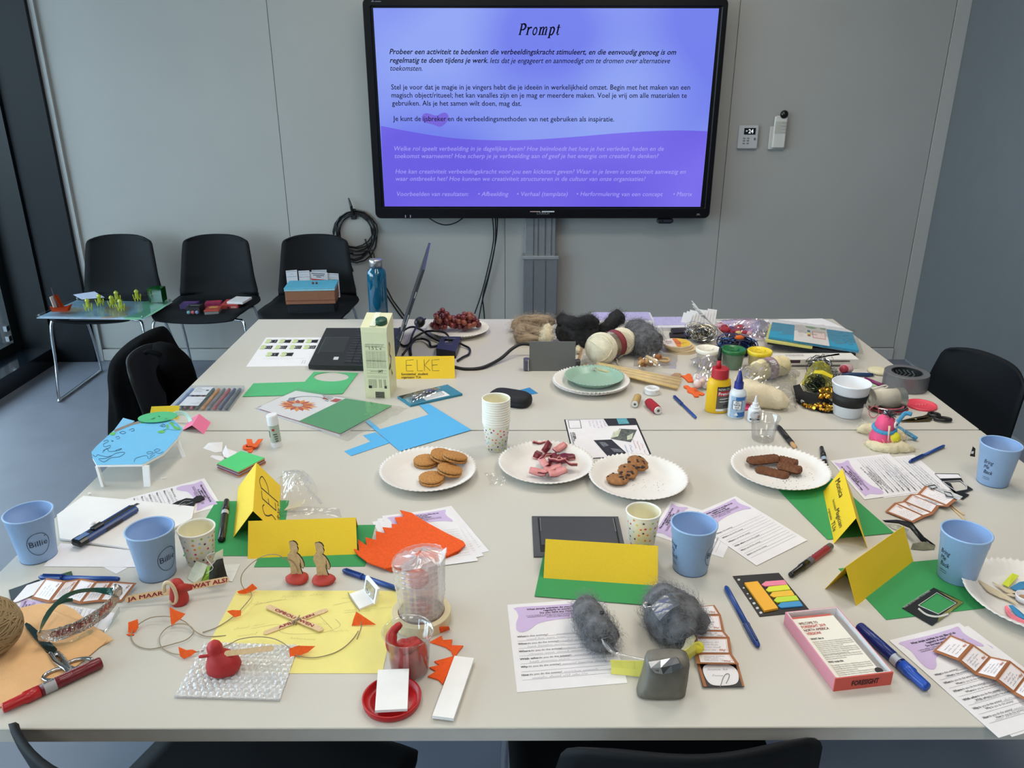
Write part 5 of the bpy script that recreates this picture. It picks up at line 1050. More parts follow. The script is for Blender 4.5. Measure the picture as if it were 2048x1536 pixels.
for i in range(6): text(b, lambda x, y: q.uv(x / q.w, y / q.h, .0019), 'felt sheets', .335 * q.w, (.36 + .07 * i) * q.h, .007,.05 * q.w)
b.obj('band_print', mat('A86A66', .6, var=0), t)
for i, c in enumerate(('2B3A70', '2C7FB0', 'D8CE6A', 'B89A40', '8A4030')): b = M(); q.rect(b, .44,.26 + i * .075,.475,.325 + i * .075,.0017); b.obj('colour_square', mat(c, .6, var=0), t)
b = M(); q.poly(b, [(.42,.02),(.5,.0),(.56,.06),(.5,.14),(.44,.1)],3,.0017); q.rect(b, .6,.0,.67,.1,.0017); b.obj('green_print', mat('7FA070', .6, var=.3, vs=200), t)
b = M(); g = crumple(b, [q.uv(-.05,-.12,-.01), q.uv(1.04,-.1,-.01), q.uv(1.05,1.12,-.02), q.uv(-.05,1.1,-.02)], lambda u, v: .015,7,30,.004,40); b.obj('clear_wrap', film('FAFAFA', .09,.08,.02), t)
# white long box
A, B = kp('B1', 1015,740), kp('B1', 1838,735); bx = Box(A, B, .06,.033); t = thing('white_box', 'long white card box with faint printing in front of the felt pack', 'box', tuple(bx.base())); bx.m(.0008).obj('box_body', mat('E3E0DA', .4, var=.01), t)
b = M(); text(b, bx.top, 'MINNINI', bx.w * .22,.032,.028, bx.w * .2); b.obj('faint_lettering', mat('A9A6A6', .6, var=0), t)
b = M(); b.add([bx.top(*p) for p in ((bx.w * .52,.05),(bx.w * .58,.036),(bx.w * .85,.006),(bx.w * .84,.02))],[(0,3,2,1)][:1]); b.add([bx.top(*p) for p in ((bx.w * .52,.05),(bx.w * .84,.02),(bx.w * .85,.006),(bx.w * .58,.036))],[(0,1,2,3)]); b.obj('silver_strip', mat('9A9C9E', .15,.9, var=.1), t)
b = M(); patch(b, bx.front, .02,.002, bx.w * .34,.012); b.obj('purple_print', mat('4A3048', .5), t); b = M(); patch(b, bx.front, .03,.018, bx.w * .8,.025); patch(b, bx.front, bx.w * .4,.004, bx.w * .9,.009); b.obj('dark_print', mat('6A6866', .5, var=.3, vs=60), t)
# cream wool roll with lilac band
wr = thing('wool_roll', 'cream felting wool roll with a lilac barcode band', 'wool', tuple(kp('B1', 1000,820))); pa, pb = kp('B1', 850,765,.031), kp('B1', 1190,690,.03)
b = M(); rg_ = wob(b, [pa, pa.lerp(pb, .35), pa.lerp(pb, .7), pb],[.03,.032,.031,.03],71,.1,26,8,40); b.obj('wool_body', mat('DCCFA4', .95, var=.1, vs=40, bump=.8, bs=150), wr); fuzz(wr, rg_, mat('E6DCBC', .9, var=0),220,.008,.0004,7)
d = (pb - pa).normalized(); x, y, _ = frame(d); b = SM(); cm_ = pa.lerp(pb, .42); b.grid([[cm_ + d * z + (x * cos(2 * PI * j / 32) + y * sin(2 * PI * j / 32)) * .0345 for j in range(32)] for z in (-.017,0,.017)],.0006, True); b.obj('paper_band', mat('A98E9E', .5, var=.03), wr)
fx = d; upn = V((0,0,1)); fw = (upn.cross(d) * -1).normalized(); fw = fw if fw.y < 0 else -fw
bm_ = lambda s, a: cm_ + d * s + (fw * sin(a) + upn * cos(a)) * .0353
b = M(); 
for i in range(4): a0, a1 = .45 + .11 * i, .45 + .11 * (i + 1); b.add([bm_(-.011, a1), bm_(.010, a1), bm_(.010, a0), bm_(-.011, a0)],[(0,1,2,3)])
b.obj('barcode_paper', mat('DEDADC', .5, var=0), wr); b = M()
for i in range(8):
    s = -.009 + .0023 * i; b.add([bm_(s, .8) + fw * .0004, bm_(s + .0012,.8) + fw * .0004, bm_(s + .0012,.52) + fw * .0004, bm_(s, .52) + fw * .0004],[(0,1,2,3)])
b.obj('barcode_lines', INK, wr)
b = SM(); sp_ = []; rr_ = .024
for j in range(50): a = j * .38; r = .003 + .021 * j / 50; sp_.append(pa - d * .012 + x * r * cos(a) + y * r * sin(a))
b.tube(sp_, .0028,6); b.obj('rolled_end', mat('CFC093', .95, var=.1), wr)
# clear bags with wool
t = thing('wool_bag', 'clear crinkled bag of cream wool behind the glue bottles', 'bag', tuple(kp('B1', 1000,1060))); b = M(); rg_ = wob(b, [kp('B1', x_, y_, z_) for x_, y_, z_ in ((760,900,.025),(850,960,.03),(1010,1000,.028),(1200,1060,.02))],[.03,.036,.032,.022],81,.15,24,8,35); b.obj('cream_wool', mat('DCCFB2', .95, var=.08, vs=40, bump=.6, bs=150), t); fuzz(t, rg_, mat('E8DFC8', .9, var=0),700,.016,.0004,19)
b = M(); crumple(b, kps('B1', [(720,800),(1270,800),(1270,1130),(700,1090)],0), lambda u, v: .004 + .062 * (sin(PI * min(1,.12 + u * .9)) * sin(PI * min(1,.1 + v * .85))) ** .6,10,30,.012,34); b.obj('bag_film', film('FAF8F4', .16,.1,.04), t)
t = thing('clay_bag', 'clear bag with pale pink and white contents beside the yellow glue bottle', 'bag', tuple(kp('B1', 390,900)))
rr = random.Random(12)
for i in range(9): b = SM(); b.sph(kp('B1', 350 + rr.random() * 90,780 + rr.random() * 110,.012 + .02 * rr.random()), rr.uniform(.009,.016),12,8, lambda d: 1 + .2 * nz(d, 2, i)); b.obj('pale_lump', mat(('DCC0B8', 'E4DCD8', 'C9B5B8')[i % 3],.6), t)
b = M(); crumple(b, kps('B1', [(290,680),(640,700),(620,930),(350,960)],0), lambda u, v: .004 + .05 * (sin(PI * min(1,.1 + u * .9)) * sin(PI * v)) ** .6,18,24,.014,40); b.obj('bag_film', film('FAF8F6', .16,.1,.06), t)
# bottles
yb = kp('B1', 525,1125); t = thing('glue_bottle', 'yellow wood glue bottle with a red cap and black nozzle tip', 'glue', tuple(yb)); YG = mat('E8B90F', .4, var=.02)
def oval(m, prof, c, sy=.7): m.T = Matrix.Translation(c) @ Matrix.Diagonal((1, sy, 1,1)); m.lathe(prof, 36, 0,0); m.T = None
b = SM(); oval(b, [(0,0),(.029,0),(.032,.004),(.032,.082),(.029,.095),(.022,.101),(0,.101)], yb); b.obj('bottle_body', YG, t)
b = M(); b.smooth = False; b.lathe([(0,.1),(.0235,.1),(.0225,.125),(.020,.127),(0,.127)],30, 0,0, yb); b.obj('red_cap', mat('B01F2B', .4), t)
b = SM(); b.lathe([(0,.126),(.0075,.126),(.0055,.150),(0,.150)],20, 0,0, yb + V((-.006,0,0))); b.obj('red_nozzle', mat('B01F2B', .4), t)
b = SM(); b.lathe([(0,.149),(.0062,.149),(.0055,.16),(.004,.182),(.0,.184)],20, 0,0, yb + V((-.006,0,0))); b.obj('nozzle_tip', mat('0D0D0F', .4), t)
def omap(c, r, h, sy, th):
    def mp(x, y): a = th + x / r; return V((c.x + (r + .0005) * sin(a), c.y - (r + .0005) * sy * cos(a), c.z + h - y))
    return mp
mp = omap(yb, .032,.085,.7,.35)
for nm, x0, y0, x1, y1, c in (('label_ground', -.02,.006,.04,.078, '57534E'),('label_black', -.02,.006,.04,.018, '17161A'),('label_red', -.018,.019,.04,.033, 'B3202B'),('label_white', -.02,.070,.04,.077, 'E6E2DA')): b = M(); cpatch(b, (lambda x, y, o=.0004 if nm != 'label_ground' else 0: mp(x, y) + V((0,-o, 0))), x0, y0, x1, y1,10); b.obj(nm, mat(c, .5, var=0), t)
b = M(); m2 = lambda x, y: mp(x, y) + V((0,-.0009,0)); text(b, m2, 'NOVA COL', -.017,.0165,.009,.036,.01); text(b, m2, 'Frencken', -.016,.030,.0125,.046,.02)
for y_ in (.041,.049): mline(b, m2,[(-.012, y_),(.0, y_),(.014, y_),(.03, y_)],.0018)
b.obj('label_lettering', mat('E4E2DC', .5, var=0), t); b = M(); text(b, m2, '750 g', .0,.0755,.006,.016); text(b, m2, 'FG', .0,.064,.009,.018,.02); b.obj('label_print', INK, t)
wbp = kp('B1', 703,1172); t = thing('glue_bottle', 'clear white all purpose glue bottle with a blue pointed cap', 'glue', tuple(wbp)); 
b = SM(); b.lathe([(0,0),(.021,0),(.0225,.003),(.0225,.066),(.020,.074),(.012,.082),(0,.082)],32, 0,0, wbp); b.obj('bottle_body', mat('D5DADF', .25, var=.02), t)
b = M(); b.smooth = False; b.lathe([(0,.080),(.0125,.080),(.012,.099),(.0,.099)],24, 0,0, wbp); b.obj('cap_collar', mat('1F2F86', .4), t); b = SM(); b.lathe([(.0095,.099),(.0075,.112),(.003,.130),(.0,.132)],20, 0,0, wbp); b.obj('cap_tip', mat('1C2A7C', .4), t)
mp = cmap(wbp, .0226,.0226,.068,0,.0005); b = M(); cpatch(b, mp, -.024,.004,.024,.064,12); b.obj('label_ground', mat('9DB4CC', .4, var=.12, vs=60), t)
m2 = cmap(wbp, .0231,.0231,.068,0,.0006); b = M(); cpatch(b, m2,-.018,.016,.006,.040,8); b.obj('label_panel', mat('E6E8EA', .5, var=0), t); b = M(); cpatch(b, m2,-.004,.048,.02,.062,8); cpatch(b, m2,-.01,.005,.016,.014,8); b.obj('label_blue', mat('2F66A8', .5, var=.15, vs=200), t)
m3 = cmap(wbp, .0236,.0236,.068,0,.0006); b = M(); mline(b, m3,[(-.018,.016),(-.006,.016),(.006,.016),(.006,.040),(-.006,.04),(-.018,.040)],.0016, True)
for s_, y_ in (('ALL', .0225),('PURPOSE', .0295),('GLUE', .0365)): text(b, m3, s_, -.006, y_, .0066,.017 if len(s_) > 4 else .010,.02,0, True)
b.obj('label_lettering', INK, t); b = M(); b.add([m3(-.006 + .006 * cos(a),.054 + .006 * sin(a)) for a in [2 * PI * j / 3 - PI / 2 for j in range(3)]],[(2,1,0)]); b.obj('label_emblem', mat('E8ECEE', .5, var=0), t)
sbp = kp('B1', 870,1215); t = thing('glue_bottle', 'small white superglue bottle with a stepped pointed cap', 'glue', tuple(sbp))
b = SM(); b.lathe([(0,0),(.0155,0),(.017,.003),(.017,.031),(.015,.036),(0,.036)],28, 0,0, sbp); b.obj('bottle_body', mat('E2E3E6', .4, var=.01), t)
b = M(); b.smooth = False; b.lathe([(0,.035),(.0125,.035),(.012,.042),(.0085,.043),(.0075,.052),(.005,.053),(.002,.071),(0,.072)],20, 0,0, sbp); b.obj('pointed_cap', mat('E4E5E7', .4, var=.01), t)
mp = cmap(sbp, .0173,.0173,.034,0); b = M(); cpatch(b, mp, -.016,.022,.012,.027,8); b.obj('black_band', INK, t); b = M(); cpatch(b, mp, .004,.012,.013,.02,5); b.obj('red_print', mat('B5786C', .5), t); b = M(); mline(b, mp, [(p.x, p.y) for p in spl([(-.006,.006),(.0,.003),(.006,.006)],4)],.0012); scrib(b, mp, .002,.02,.012,.006, R, .0007); b.obj('label_print', INK, t)
sheet('foam_strip', 'bright pink foam strip lying behind the small white glue bottle', 'foam', kps('B1', [(780,1060),(850,1055),(850,1115),(775,1125)],.0006), mat('E0487E', .7),.003)
cc = kp('B1', 955,1395); b = SM(); b.lathe([(0,.001),(.025,.001),(.0275,.004),(.0345,.060),(.037,.062),(.0375,.064),(.037,.0655),(.036,.0645),(.0335,.0615),(.0265,.004),(0,.002)],40, 0,0, cc); b.solo('clear_cup', film('FAFAFA', .1,.05,.02), 'empty clear plastic cup standing on the table seam', 'cup')
# sequins, felt and net bag
t = thing('sequin_fabric', 'black and gold sequin fabric pieces crumpled beside the white cup', 'sequins', tuple(kp('B1', 1480,1080)))
b = SM(); b.grid([[kp('B1', x_, y_, z_) for x_, y_, z_ in r_] for r_ in ([(1240,900,.02),(1300,885,.026),(1330,950,.02)],[(1260,990,.02),(1320,980,.024),(1420,970,.016)],[(1275,1040,.006),(1360,1030,.02),(1520,990,.016)],[(1300,1060,.002),(1480,1110,.004),(1620,1060,.008)],[(1320,1070,.001),(1500,1140,.001),(1625,1150,.001)])],.003); b.obj('black_cloth', mat('0C0C0D', .9, var=.2), t)
sq = M(); rs = random.Random(77)
for (x0, y0, x1, y1, h, n_) in ((1325,1045,1610,1135,.012,130),(1490,905,1620,1005,.035,110)):
    for i in range(n_):
        u, v = rs.random(), rs.random()
        if h < .02 and v < 1 - u * 1.4 - .35 + .2: v = min(1, v + .3)
        p = kp('B1', x0 + (x1 - x0) * u, y0 + (y1 - y0) * (v * (.35 + .65 * u) if h < .02 else v), h * (.6 + .6 * sin(PI * u) * (1 - v * .5))); x, y, _ = frame(V((rs.gauss(0,.5),-.5 + rs.gauss(0,.4),.8)).normalized()); r = .0045; sq.add([p + x * r * cos(2 * PI * j / 7) + y * r * sin(2 * PI * j / 7) for j in range(7)],[tuple(range(7))])
sq.obj('gold_sequins', GLD, t, 'stuff')
b = SM(); b.sph(kp('B1', 1555,955,.018),(.017,.012,.017),12,8, lambda d: 1 + .25 * nz(d, 2,5)); b.obj('gold_backing', mat('7A5A1C', .4,.6), t)
b = SM(); b.sph(kp('B1', 1335,1035,.014),(.010,.008,.006),10,7, lambda d: 1 + .3 * nz(d, 3,9)); b.obj('silver_tag', mat('8E9094', .25,.9), t)
t = tinsel('dark_tinsel', 'yellow net bag stuffed with dark green tinsel', kp('B1', 1450,870,.024),.028,[mat('2E3A2A', .35,.5, var=0), mat('5E6A50', .3,.6, var=0), DKS],160,.002,65,.7)
b = M(); crumple(b, kps('B1', [(1400,760),(1600,790),(1590,930),(1290,960)],0), lambda u, v: .003 + .056 * (sin(PI * min(1,.08 + u * .9)) * sin(PI * min(1,.08 + v * .85))) ** .5,20,18,.007,60); b.obj('net_film', film('E8E23A', .12,.12,.35, 'C8C222'), t)
b = M(); b.grid([[kp('B1', x_, y_, z_) for x_, y_, z_ in r_] for r_ in ([(1440,750,.062),(1520,752,.064),(1610,800,.058)],[(1430,775,.062),(1500,780,.066),(1600,822,.058)])],.0012); b.obj('yellow_tag', mat('DCC81E', .5), t)
tinsel('tinsel_ball', 'black and silver tinsel ball beside the red and white packet', kp('B1', 1492,712,.03),.027,[SIL, mat('1A1B1D', .4, var=0)],220,.0016,66,1, 'tinsel balls')
tinsel('tinsel_ball', 'small grey tinsel ball half hidden behind the white cup rim', kp('B1', 1615,790,.016),.017,[DKS, SIL],100,.0014,67,1, 'tinsel balls')
t = thing('sweet_packet', 'red and white plump packet beside the tinsel ball', 'packet', tuple(kp('B1', 1730,760))); b = SM(); b.sph(kp('B1', 1735,735,.016),(.021,.017,.016),18,12, lambda d: 1 + .12 * nz(d, 2,2)); b.obj('packet_body', mat('C9A4A8', .35, var=.08), t); b = SM(); b.sph(kp('B1', 1712,738,.019),(.014,.012,.013),14,9, lambda d: 1 + .15 * nz(d, 3,4)); b.obj('red_print', mat('A8354A', .4, var=.35, vs=150), t)
A, B = kp('B1', 1690,785,.006), kp('B1', 2005,790,.006); t = pen('craft_knife', 'dark blue pen-like craft knife beyond the white cup', 'knife', A, B, [('handle', [(.0,0),(.004,.02),(.0065,.2),(.0065,.8),(.0045,.93)], mat('1D3C66', .4)),('tip', [(.0045,.93),(.002,.98),(.0,1)], STEEL)])
sheet('paper_note', 'white strip of card behind the dark blue craft knife', 'card', kps('B1', [(1700,768),(1990,765),(2000,785),(1720,790)],.0006), WHITE)
b = SM(); b.lathe([(0,0),(.03,0),(.034,.004),(.033,.009),(.02,.012),(.0,.0125)],28, 0,0, kp('B2', 712,565)); b.solo('cream_pad', mat('D9D0AE', .9, var=.06, bump=.4, bs=150), 'round cream felt pad left of the duct tape roll', 'pad')
pen('felt_marker', 'magenta felt marker lying between white cup and duct tape', 'marker', kp('B2', 585,618,.005), kp('B2', 745,682,.005),[('barrel', [(.0,0),(.005,.02),(.0055,.5),(.0055,.98),(.0,1)], mat('7A1F5A', .4))])
sheet('paper_note', 'pale green card under the magenta marker', 'card', kps('B2', [(600,640),(700,660),(690,690),(590,690)],.0006), mat('A9C9A4', .6))
# white cup with band
wc = kp('B1', 1738,1160); t = thing('reusable_cup', 'white cup with a wide black rubber band', 'cup', tuple(wc)); b = SM(); b.lathe([(0,.001),(.034,.001),(.036,.003),(.048,.091),(.0505,.092),(.051,.0945),(.0495,.096),(.0475,.094),(.0345,.005),(0,.004)],44, 0,0, wc); b.obj('cup_body', mat('E4E8EE', .4, var=.01), t)
b = SM(); b.lathe([(.0404,.034),(.0418,.034),(.0462,.066),(.0450,.066)],44, 0,0, wc); b.obj('rubber_band', mat('141416', .6), t); b = M(); m2 = cmap(wc, .041,.0463,.064,.62,.0006); text(b, m2, 'B', -.003,.026,.012,.008,.04); text(b, m2, 'i', .007,.026,.012,.003,.04); b.obj('band_print', mat('D8D8D8', .5, var=0), t)
# duct tape
dt = kp('B2', 942,695); t = thing('duct_tape', 'large silver grey duct tape roll near the table corner', 'tape', tuple(dt)); b = M(); b.smooth = False; b.lathe([(.043,0),(.061,0),(.062,.001),(.062,.047),(.061,.048),(.043,.048),(.043,0)],56, 0,0, dt); b.obj('tape_winding', mat('78787C', .35,.4, var=.05), t)
b = M(); b.lathe([(.0405,.001),(.043,.001),(.043,.0475),(.0405,.0475),(.0405,.001)],48, 0,0, dt); b.obj('card_core', mat('16191C', .5), t); b = M(); mi = lambda x, y: dt + V((.0402 * sin(x / .0402),.0402 * cos(x / .0402),.048 - y))
for x_ in (-.03,-.006,.018): mline(b, mi, [(x_, .008),(x_ + .012,.018),(x_, .03)],.004); mline(b, mi, [(x_ + .014,.008),(x_ + .024,.018),(x_ + .014,.03)],.004)
b.obj('core_print', mat('5E6E74', .5, var=0), t)
# cord spool, wires, lid
t = thing('cord_spool', 'cream cord wound on a silver reel beside the white cup', 'cord', tuple(kp('B2', 780,860))); A, B = kp('B2', 640,800,.03), kp('B2', 930,790,.03); d = (B - A).normalized()
b = M(axis(A, B)); b.smooth = True; L = (B - A).length; b.lathe([(.0,0),(.026,0),(.026,.78 * L),(0,.78 * L)],28, 0,0); b.obj('cord_winding', mat('D8D2C2', .7, var=.1, vs=6, bump=.8, bs=900, stretch=(.1,.1,3)), t)
b = M(axis(A, B)); b.smooth = False; b.lathe([(.012,-.004),(.029,-.004),(.029,0),(.012,0),(.012,-.004)],28, 0,0); b.obj('silver_reel', mat('B8B7B0', .3,.8, var=.1), t); b = M(axis(A, B)); b.lathe([(0,.78 * L),(.0275,.78 * L),(.0275, L),(0, L)],28, 0,0); b.obj('silver_reel', mat('B8B7B0', .3,.8, var=.1), t)
b = SM(); b.tube(spl([kp('B2', x_, y_, z_) for x_, y_, z_ in ((640,720,.055),(700,700,.06),(770,680,.055),(790,695,.05),(740,715,.055),(690,735,.05))],5),.0022,6); b.obj('loose_cord', mat('E4E0D6', .7), t)
t = thing('wire_coil', 'coil of red, brown and silver craft wire under the cord spool', 'wire', tuple(kp('B2', 780,900))); c = kp('B2', 800,895,.004); rw2 = random.Random(2)
for j, mt in enumerate((mat('8E2B3C', .4,.3, var=0), mat('4A2C2A', .4,.3, var=0), SIL, mat('D06A78', .4, var=0), mat('2B2222', .4,.2, var=0))):
    b = SM(); o = j * .002; b.tube([c + V(((.050 - .004 * j + .004 * sin(i * .37 + j)) * cos(2 * PI * i / 26),(.034 - .003 * j + .003 * sin(i * .29)) * sin(2 * PI * i / 26), o + .0016 + .004 * abs(sin(i * .23 + j)))) for i in range(26 * 4)],.0011,5); b.obj('wire_strand', mt, t)
b = SM(); c = kp('B2', 668,920,.018); b.tube([c + V((.013 * cos(2 * PI * i / 20),.002 * sin(2 * PI * i / 20),.016 * sin(2 * PI * i / 20))) for i in range(21)],.0012,5); b.obj('wire_loop', mat('D96A74', .4, var=0), t)
pl_ = kp('B2', 1095,868); t = thing('pot_lid', 'coral pink plastic pot lid lying beside the black-handled scissors', 'lid', tuple(pl_)); b = SM(); b.lathe([(0,.003),(.033,.003),(.036,.006),(.0395,.0065),(.0405,.004),(.0405,0),(0,0)],40, 0,0, pl_); b.obj('lid_disc', mat('E4485C', .4, var=.03), t)
b = SM()
for i in range(4): b.tube(spl([pl_ + V((-.012 + .008 * i + .003 * cos(q),.006 * sin(q * 1.4),.004)) for q in (0,1,2,3)],3),.0015,5)
b.obj('embossed_mark', mat('EC7684', .3), t, 'stuff')
# brass scissors with black handles
BR = mat('6E5A34', .3,.9, var=.05); t = thing('scissors', 'brass-coloured scissors with black handles at the table edge', 'scissors', tuple(kp('B2', 1100,1000)))
for nm, pl in (('blade', [(905,1006),(1000,982),(1110,962),(1165,940),(1180,955),(1150,985),(1080,1000),(1000,1008)]),('blade', [(905,1010),(1040,990),(1170,975),(1200,985),(1170,1003),(1050,1008)])): b = M(); b.slab(kps('B2', pl, .003 if nm else 0),.0022); b.obj(nm, BR, t)
for cx, cy, rx, ry_, a in ((1212,945,.013,.013,.3),(1290,985,.020,.011,-.15)): b = SM(); c = kp('B2', cx, cy, .006); b.tube([c + V((rx * cos(q) * cos(a) - ry_ * sin(q) * sin(a), rx * cos(q) * sin(a) + ry_ * sin(q) * cos(a),0)) for q in [2 * PI * i / 24 for i in range(25)]],.0042,8); b.obj('handle_loop', mat('101012', .4), t)
b = M(); c = kp('B2', 1045,985,.005); b.lathe([(0,0),(.004,0),(.003,.0015),(0,.0015)],12, 0,0, c); b.obj('pivot_screw', mat('C9B98A', .3,.9), t)
# clay bird on wool
t = thing('clay_creature', 'pink clay creature with tinsel hair and a blue scarf on a pale wool nest', 'figure', tuple(kp('B2', 790,1200)))
for i, (pp, rd) in enumerate((([(515,1085,.006),(600,1080,.010),(700,1090,.012),(850,1120,.012),(960,1160,.008)],[.008,.014,.016,.016,.010]),([(600,1195,.004),(690,1240,.005),(800,1255,.006),(900,1250,.006),(1040,1262,.004)],[.010,.014,.015,.016,.009]))):
    b = M(); rg_ = wob(b, [kp('B2', *z_) for z_ in pp], rd, 91 + i, .28,22,7,45); b.obj('wool_nest', mat('DCCFAC', .95, var=.1, vs=40, bump=1, bs=150), t); fuzz(t, rg_, mat('E8DFC4', .9, var=0),500,.014,.0004,17 + i)
PK = mat('E04A7A', .55, var=.05); c = kp('B2', 748,1150,.020)
b = SM(); b.lathe([(0,-.008),(.031,-.008),(.0315,.004),(.026,.02),(.0225,.027),(.0235,.036),(.020,.05),(.012,.06),(0,.063)],26, 0,0, c); b.obj('clay_body', PK, t)
tinc = c + V((.004,-.006,.062)); b = M(); rr = random.Random(6)
for i in range(90): d = V((rr.gauss(0,.7), rr.gauss(0,.7), rr.gauss(.1,.7))).normalized(); x, y, _ = frame(d); b.ribbon([tinc + V((0,-.008,-.008)) * rr.random(), tinc + d * .010 + x * .003, tinc + d * .017],.0015, x)
b.obj('tinsel_hair', mat('77797E', .25,.9, var=0), t, 'stuff')
ec = c + V((.0165,-.0175,.042)); b = SM(); b.T = axis(ec, ec + V((.7,-.75,.15))); b.lathe([(0,0),(.0092,0),(.0085,.0025),(0,.003)],18, 0,0); b.obj('eye_white', mat('E8E8E8', .3, var=0), t); b = M(); b.T = axis(ec + V((.0022,-.0024,.0004)), ec + V((.7,-.75,.15))); b.lathe([(0,.0005),(.0035,.0005),(0,.002)],14, 0,0); b.obj('eye_pupil', INK, t)
BS = mat('4FA0CF', .9, var=.15, vs=300, bump=1, bs=900); b = SM(); b.tube([c + V((.025 * cos(a),.025 * sin(a),.025 + .003 * sin(a))) for a in [2 * PI * i / 24 for i in range(25)]],.0052,8); b.obj('scarf_ring', BS, t)
for pp in (((860,1045,.03),(905,985,.036),(950,935,.045),(1010,942,.046)),((860,1045,.03),(930,1090,.022),(1000,1130,.012),(1055,1165,.006))): b = SM(); b.tube(spl([kp('B2', *z_) for z_ in pp],5),.0056,8); b.obj('scarf_tail', BS, t)
b = SM(); b.sph(kp('B2', 848,1150,.03),.0145,18,12); b.obj('yellow_ball', mat('E2D62A', .6, var=.03), t)
b = SM(); b.tube([c + V((-.002,-.026,.043)), c + V((-.006,-.040,.008))],[.0030,.0012],6); b.obj('beak_stick', mat('D8B89C', .6), t)
# pens at the seam
t = pen('stylus_pen', 'thick black pen with a pale wooden end, lying across the table seam', 'pen', kp('B1', 1095,1265,.006), kp('B1', 1262,1470,.006),[('barrel', [(.0,0),(.005,.02),(.0065,.1),(.007,.8)], mat('101113', .45)),('wooden_end', [(.0055,.8),(.0055,.97),(.0,1)], mat('C49A6C', .6))]); b = M(); b.box(kp('B1', 1180,1365,.014),(.006,.012,.004),.7); b.obj('grip_button', BLACK, t)
bluepen('blue stick pen lying above the written sheets, near the tinted edge cup', kp('B2', 985,1375,.005), kp('B2', 1305,1225,.005))

# ------------------------------------------------------------ printed worksheets
BLOB = [(.09,.045),(.5,.05),(.8,.04),(.93,.035),(.9,.1),(.91,.17),(.95,.25),(.93,.275),(.87,.255),(.75,.235),(.55,.232),(.4,.245),(.28,.27),(.2,.33),(.12,.36),(.065,.33),(.07,.24),(.1,.16),(.085,.09)]
QS = (('What', ' is the activity?', .42),('When', ' do you do the activity?', .505),('Where', ' do you do the activity?', .59),('With who', ' do you do the activity?', .675),('Why', ' do you do the activity?', .76),('How', ' do you do the activity?', .845))
def worksheet(label, TL, TR, BL, h=.0002, seed=1, hand=True, group='printed worksheets', big=False):
    tl, tr, bl = P(*TL, h), P(*TR, h), P(*BL, h); br = tr + bl - tl
    o = sheet('worksheet', label, 'paper', [tl, tr, br, bl], PAPER); o['group'] = group
    q = Q(*[p + V((0,0,.0004)) for p in (tl, tr, br, bl)],.0004); rr = random.Random(seed)
    b = M(); q.poly(b, BLOB, 3); b.obj('lilac_shape', LILAC, o)
    z = lambda x, y: q.uv(x / q.w, y / q.h, .0008); W_, H_ = q.w, q.h; b = M()
    for i, (s, f) in enumerate((('What simple activities do you (like to) do', .62),('regularly at work?', .28),('Do you have any rituals?', .36))): text(b, z, s, W_ * .5, H_ * (.095 + .028 * i),.0066, W_ * f, .02,0, True)
    for i, (s, f) in enumerate((('It can be anything. It could be someone that breaks the pattern, moments,', .64),('moments that mark a different space of thinking during moments', .62),('where you take a break.', .24))): text(b, z, s, W_ * .5, H_ * (.172 + .017 * i),.0042, W_ * f, 0,0, True)
    b.obj('printed_heading', INK, o); b = M()
    for a, c, y in QS: text(b, z, a, W_ * .06, H_ * y, .0056, W_ * .022 * len(a),.02); text(b, z, c, W_ * (.065 + .022 * len(a)), H_ * y, .0054, W_ * .0125 * len(c))
    b.obj('printed_questions', INK, o); b = M()
    for _, _, y in QS:
        q.line(b, .42 if y > .5 else .33, y + .004,.95, y + .004,.0004); q.line(b, .06, y + .042,.95, y + .042,.0004)
    b.obj('writing_lines', GREYINK, o)
    if hand:
        b = M()
        for _, c, y in QS:
            scrib(b, z, W_ * .45, H_ * y, W_ * rr.uniform(.2,.5),.0045, rr, .00045)
            if rr.random() < .8: scrib(b, z, W_ * .15, H_ * (y + .036), W_ * rr.uniform(.3,.6),.0045, rr, .00045)
        b.obj('handwriting', INKB, o)
    return o
F_ = lambda c, *xy: k(c, *xy)
worksheet('handwritten worksheet lying left of the clay headset craft', (1014.5,1210),(1205,1196),(1034,1385),.0003,1)
worksheet('worksheet overhanging the near table corner, folded brown card on it', (1778,1281),(1918.7,1246),(1997.4,1476),.0010,2)
worksheet('second worksheet peeping out under the one at the near table corner', (1800,1285),(1936,1252),(2024,1474),.0003,3, False)
worksheet('blank-lined worksheet with its upper corner beside the middle blue cup', k('F', 1372,1034),(1471,992.4),(1513,1131.6),.0010,4, False)
worksheet('worksheet running under the dotted cup and the middle blue cup', (1300,1068),(1342,1002),(1446,1116),.0003,5, False)
for i, (a, lb) in enumerate(((0, 'bottom worksheet of the pile under the orange felt'),(1, 'middle worksheet of the pile under the orange felt'),(2, 'top worksheet of the pile under the orange felt'))):
    o = worksheet(lb, (764 - 10 * (2 - i),1032 + 6 * (2 - i)),(902.5 - 2 * i, 1011.7 + 2 * i),(806,1142),.0003 + .0006 * i, 6 + i, False)
worksheet('handwritten worksheet turned sideways behind the lettered yellow card', F_('B7', 855,520), F_('B7', 600,230), F_('B7', 1330,455),.0010,9)
worksheet('worksheet half hidden under the sideways one, beside the black cards', F_('B7', 1000,510), F_('B7', 735,240), F_('B7', 1530,445),.0003,10)
worksheet('sideways worksheet under the black bird cut-out', F_('B3', 1195,848), F_('B3', 1360,1110), F_('B3', 370,1065),.0003,11)
worksheet('worksheet under the peach felt and foil spectacles', (20,1228),(40,1194),(215,1262),.0003,12)
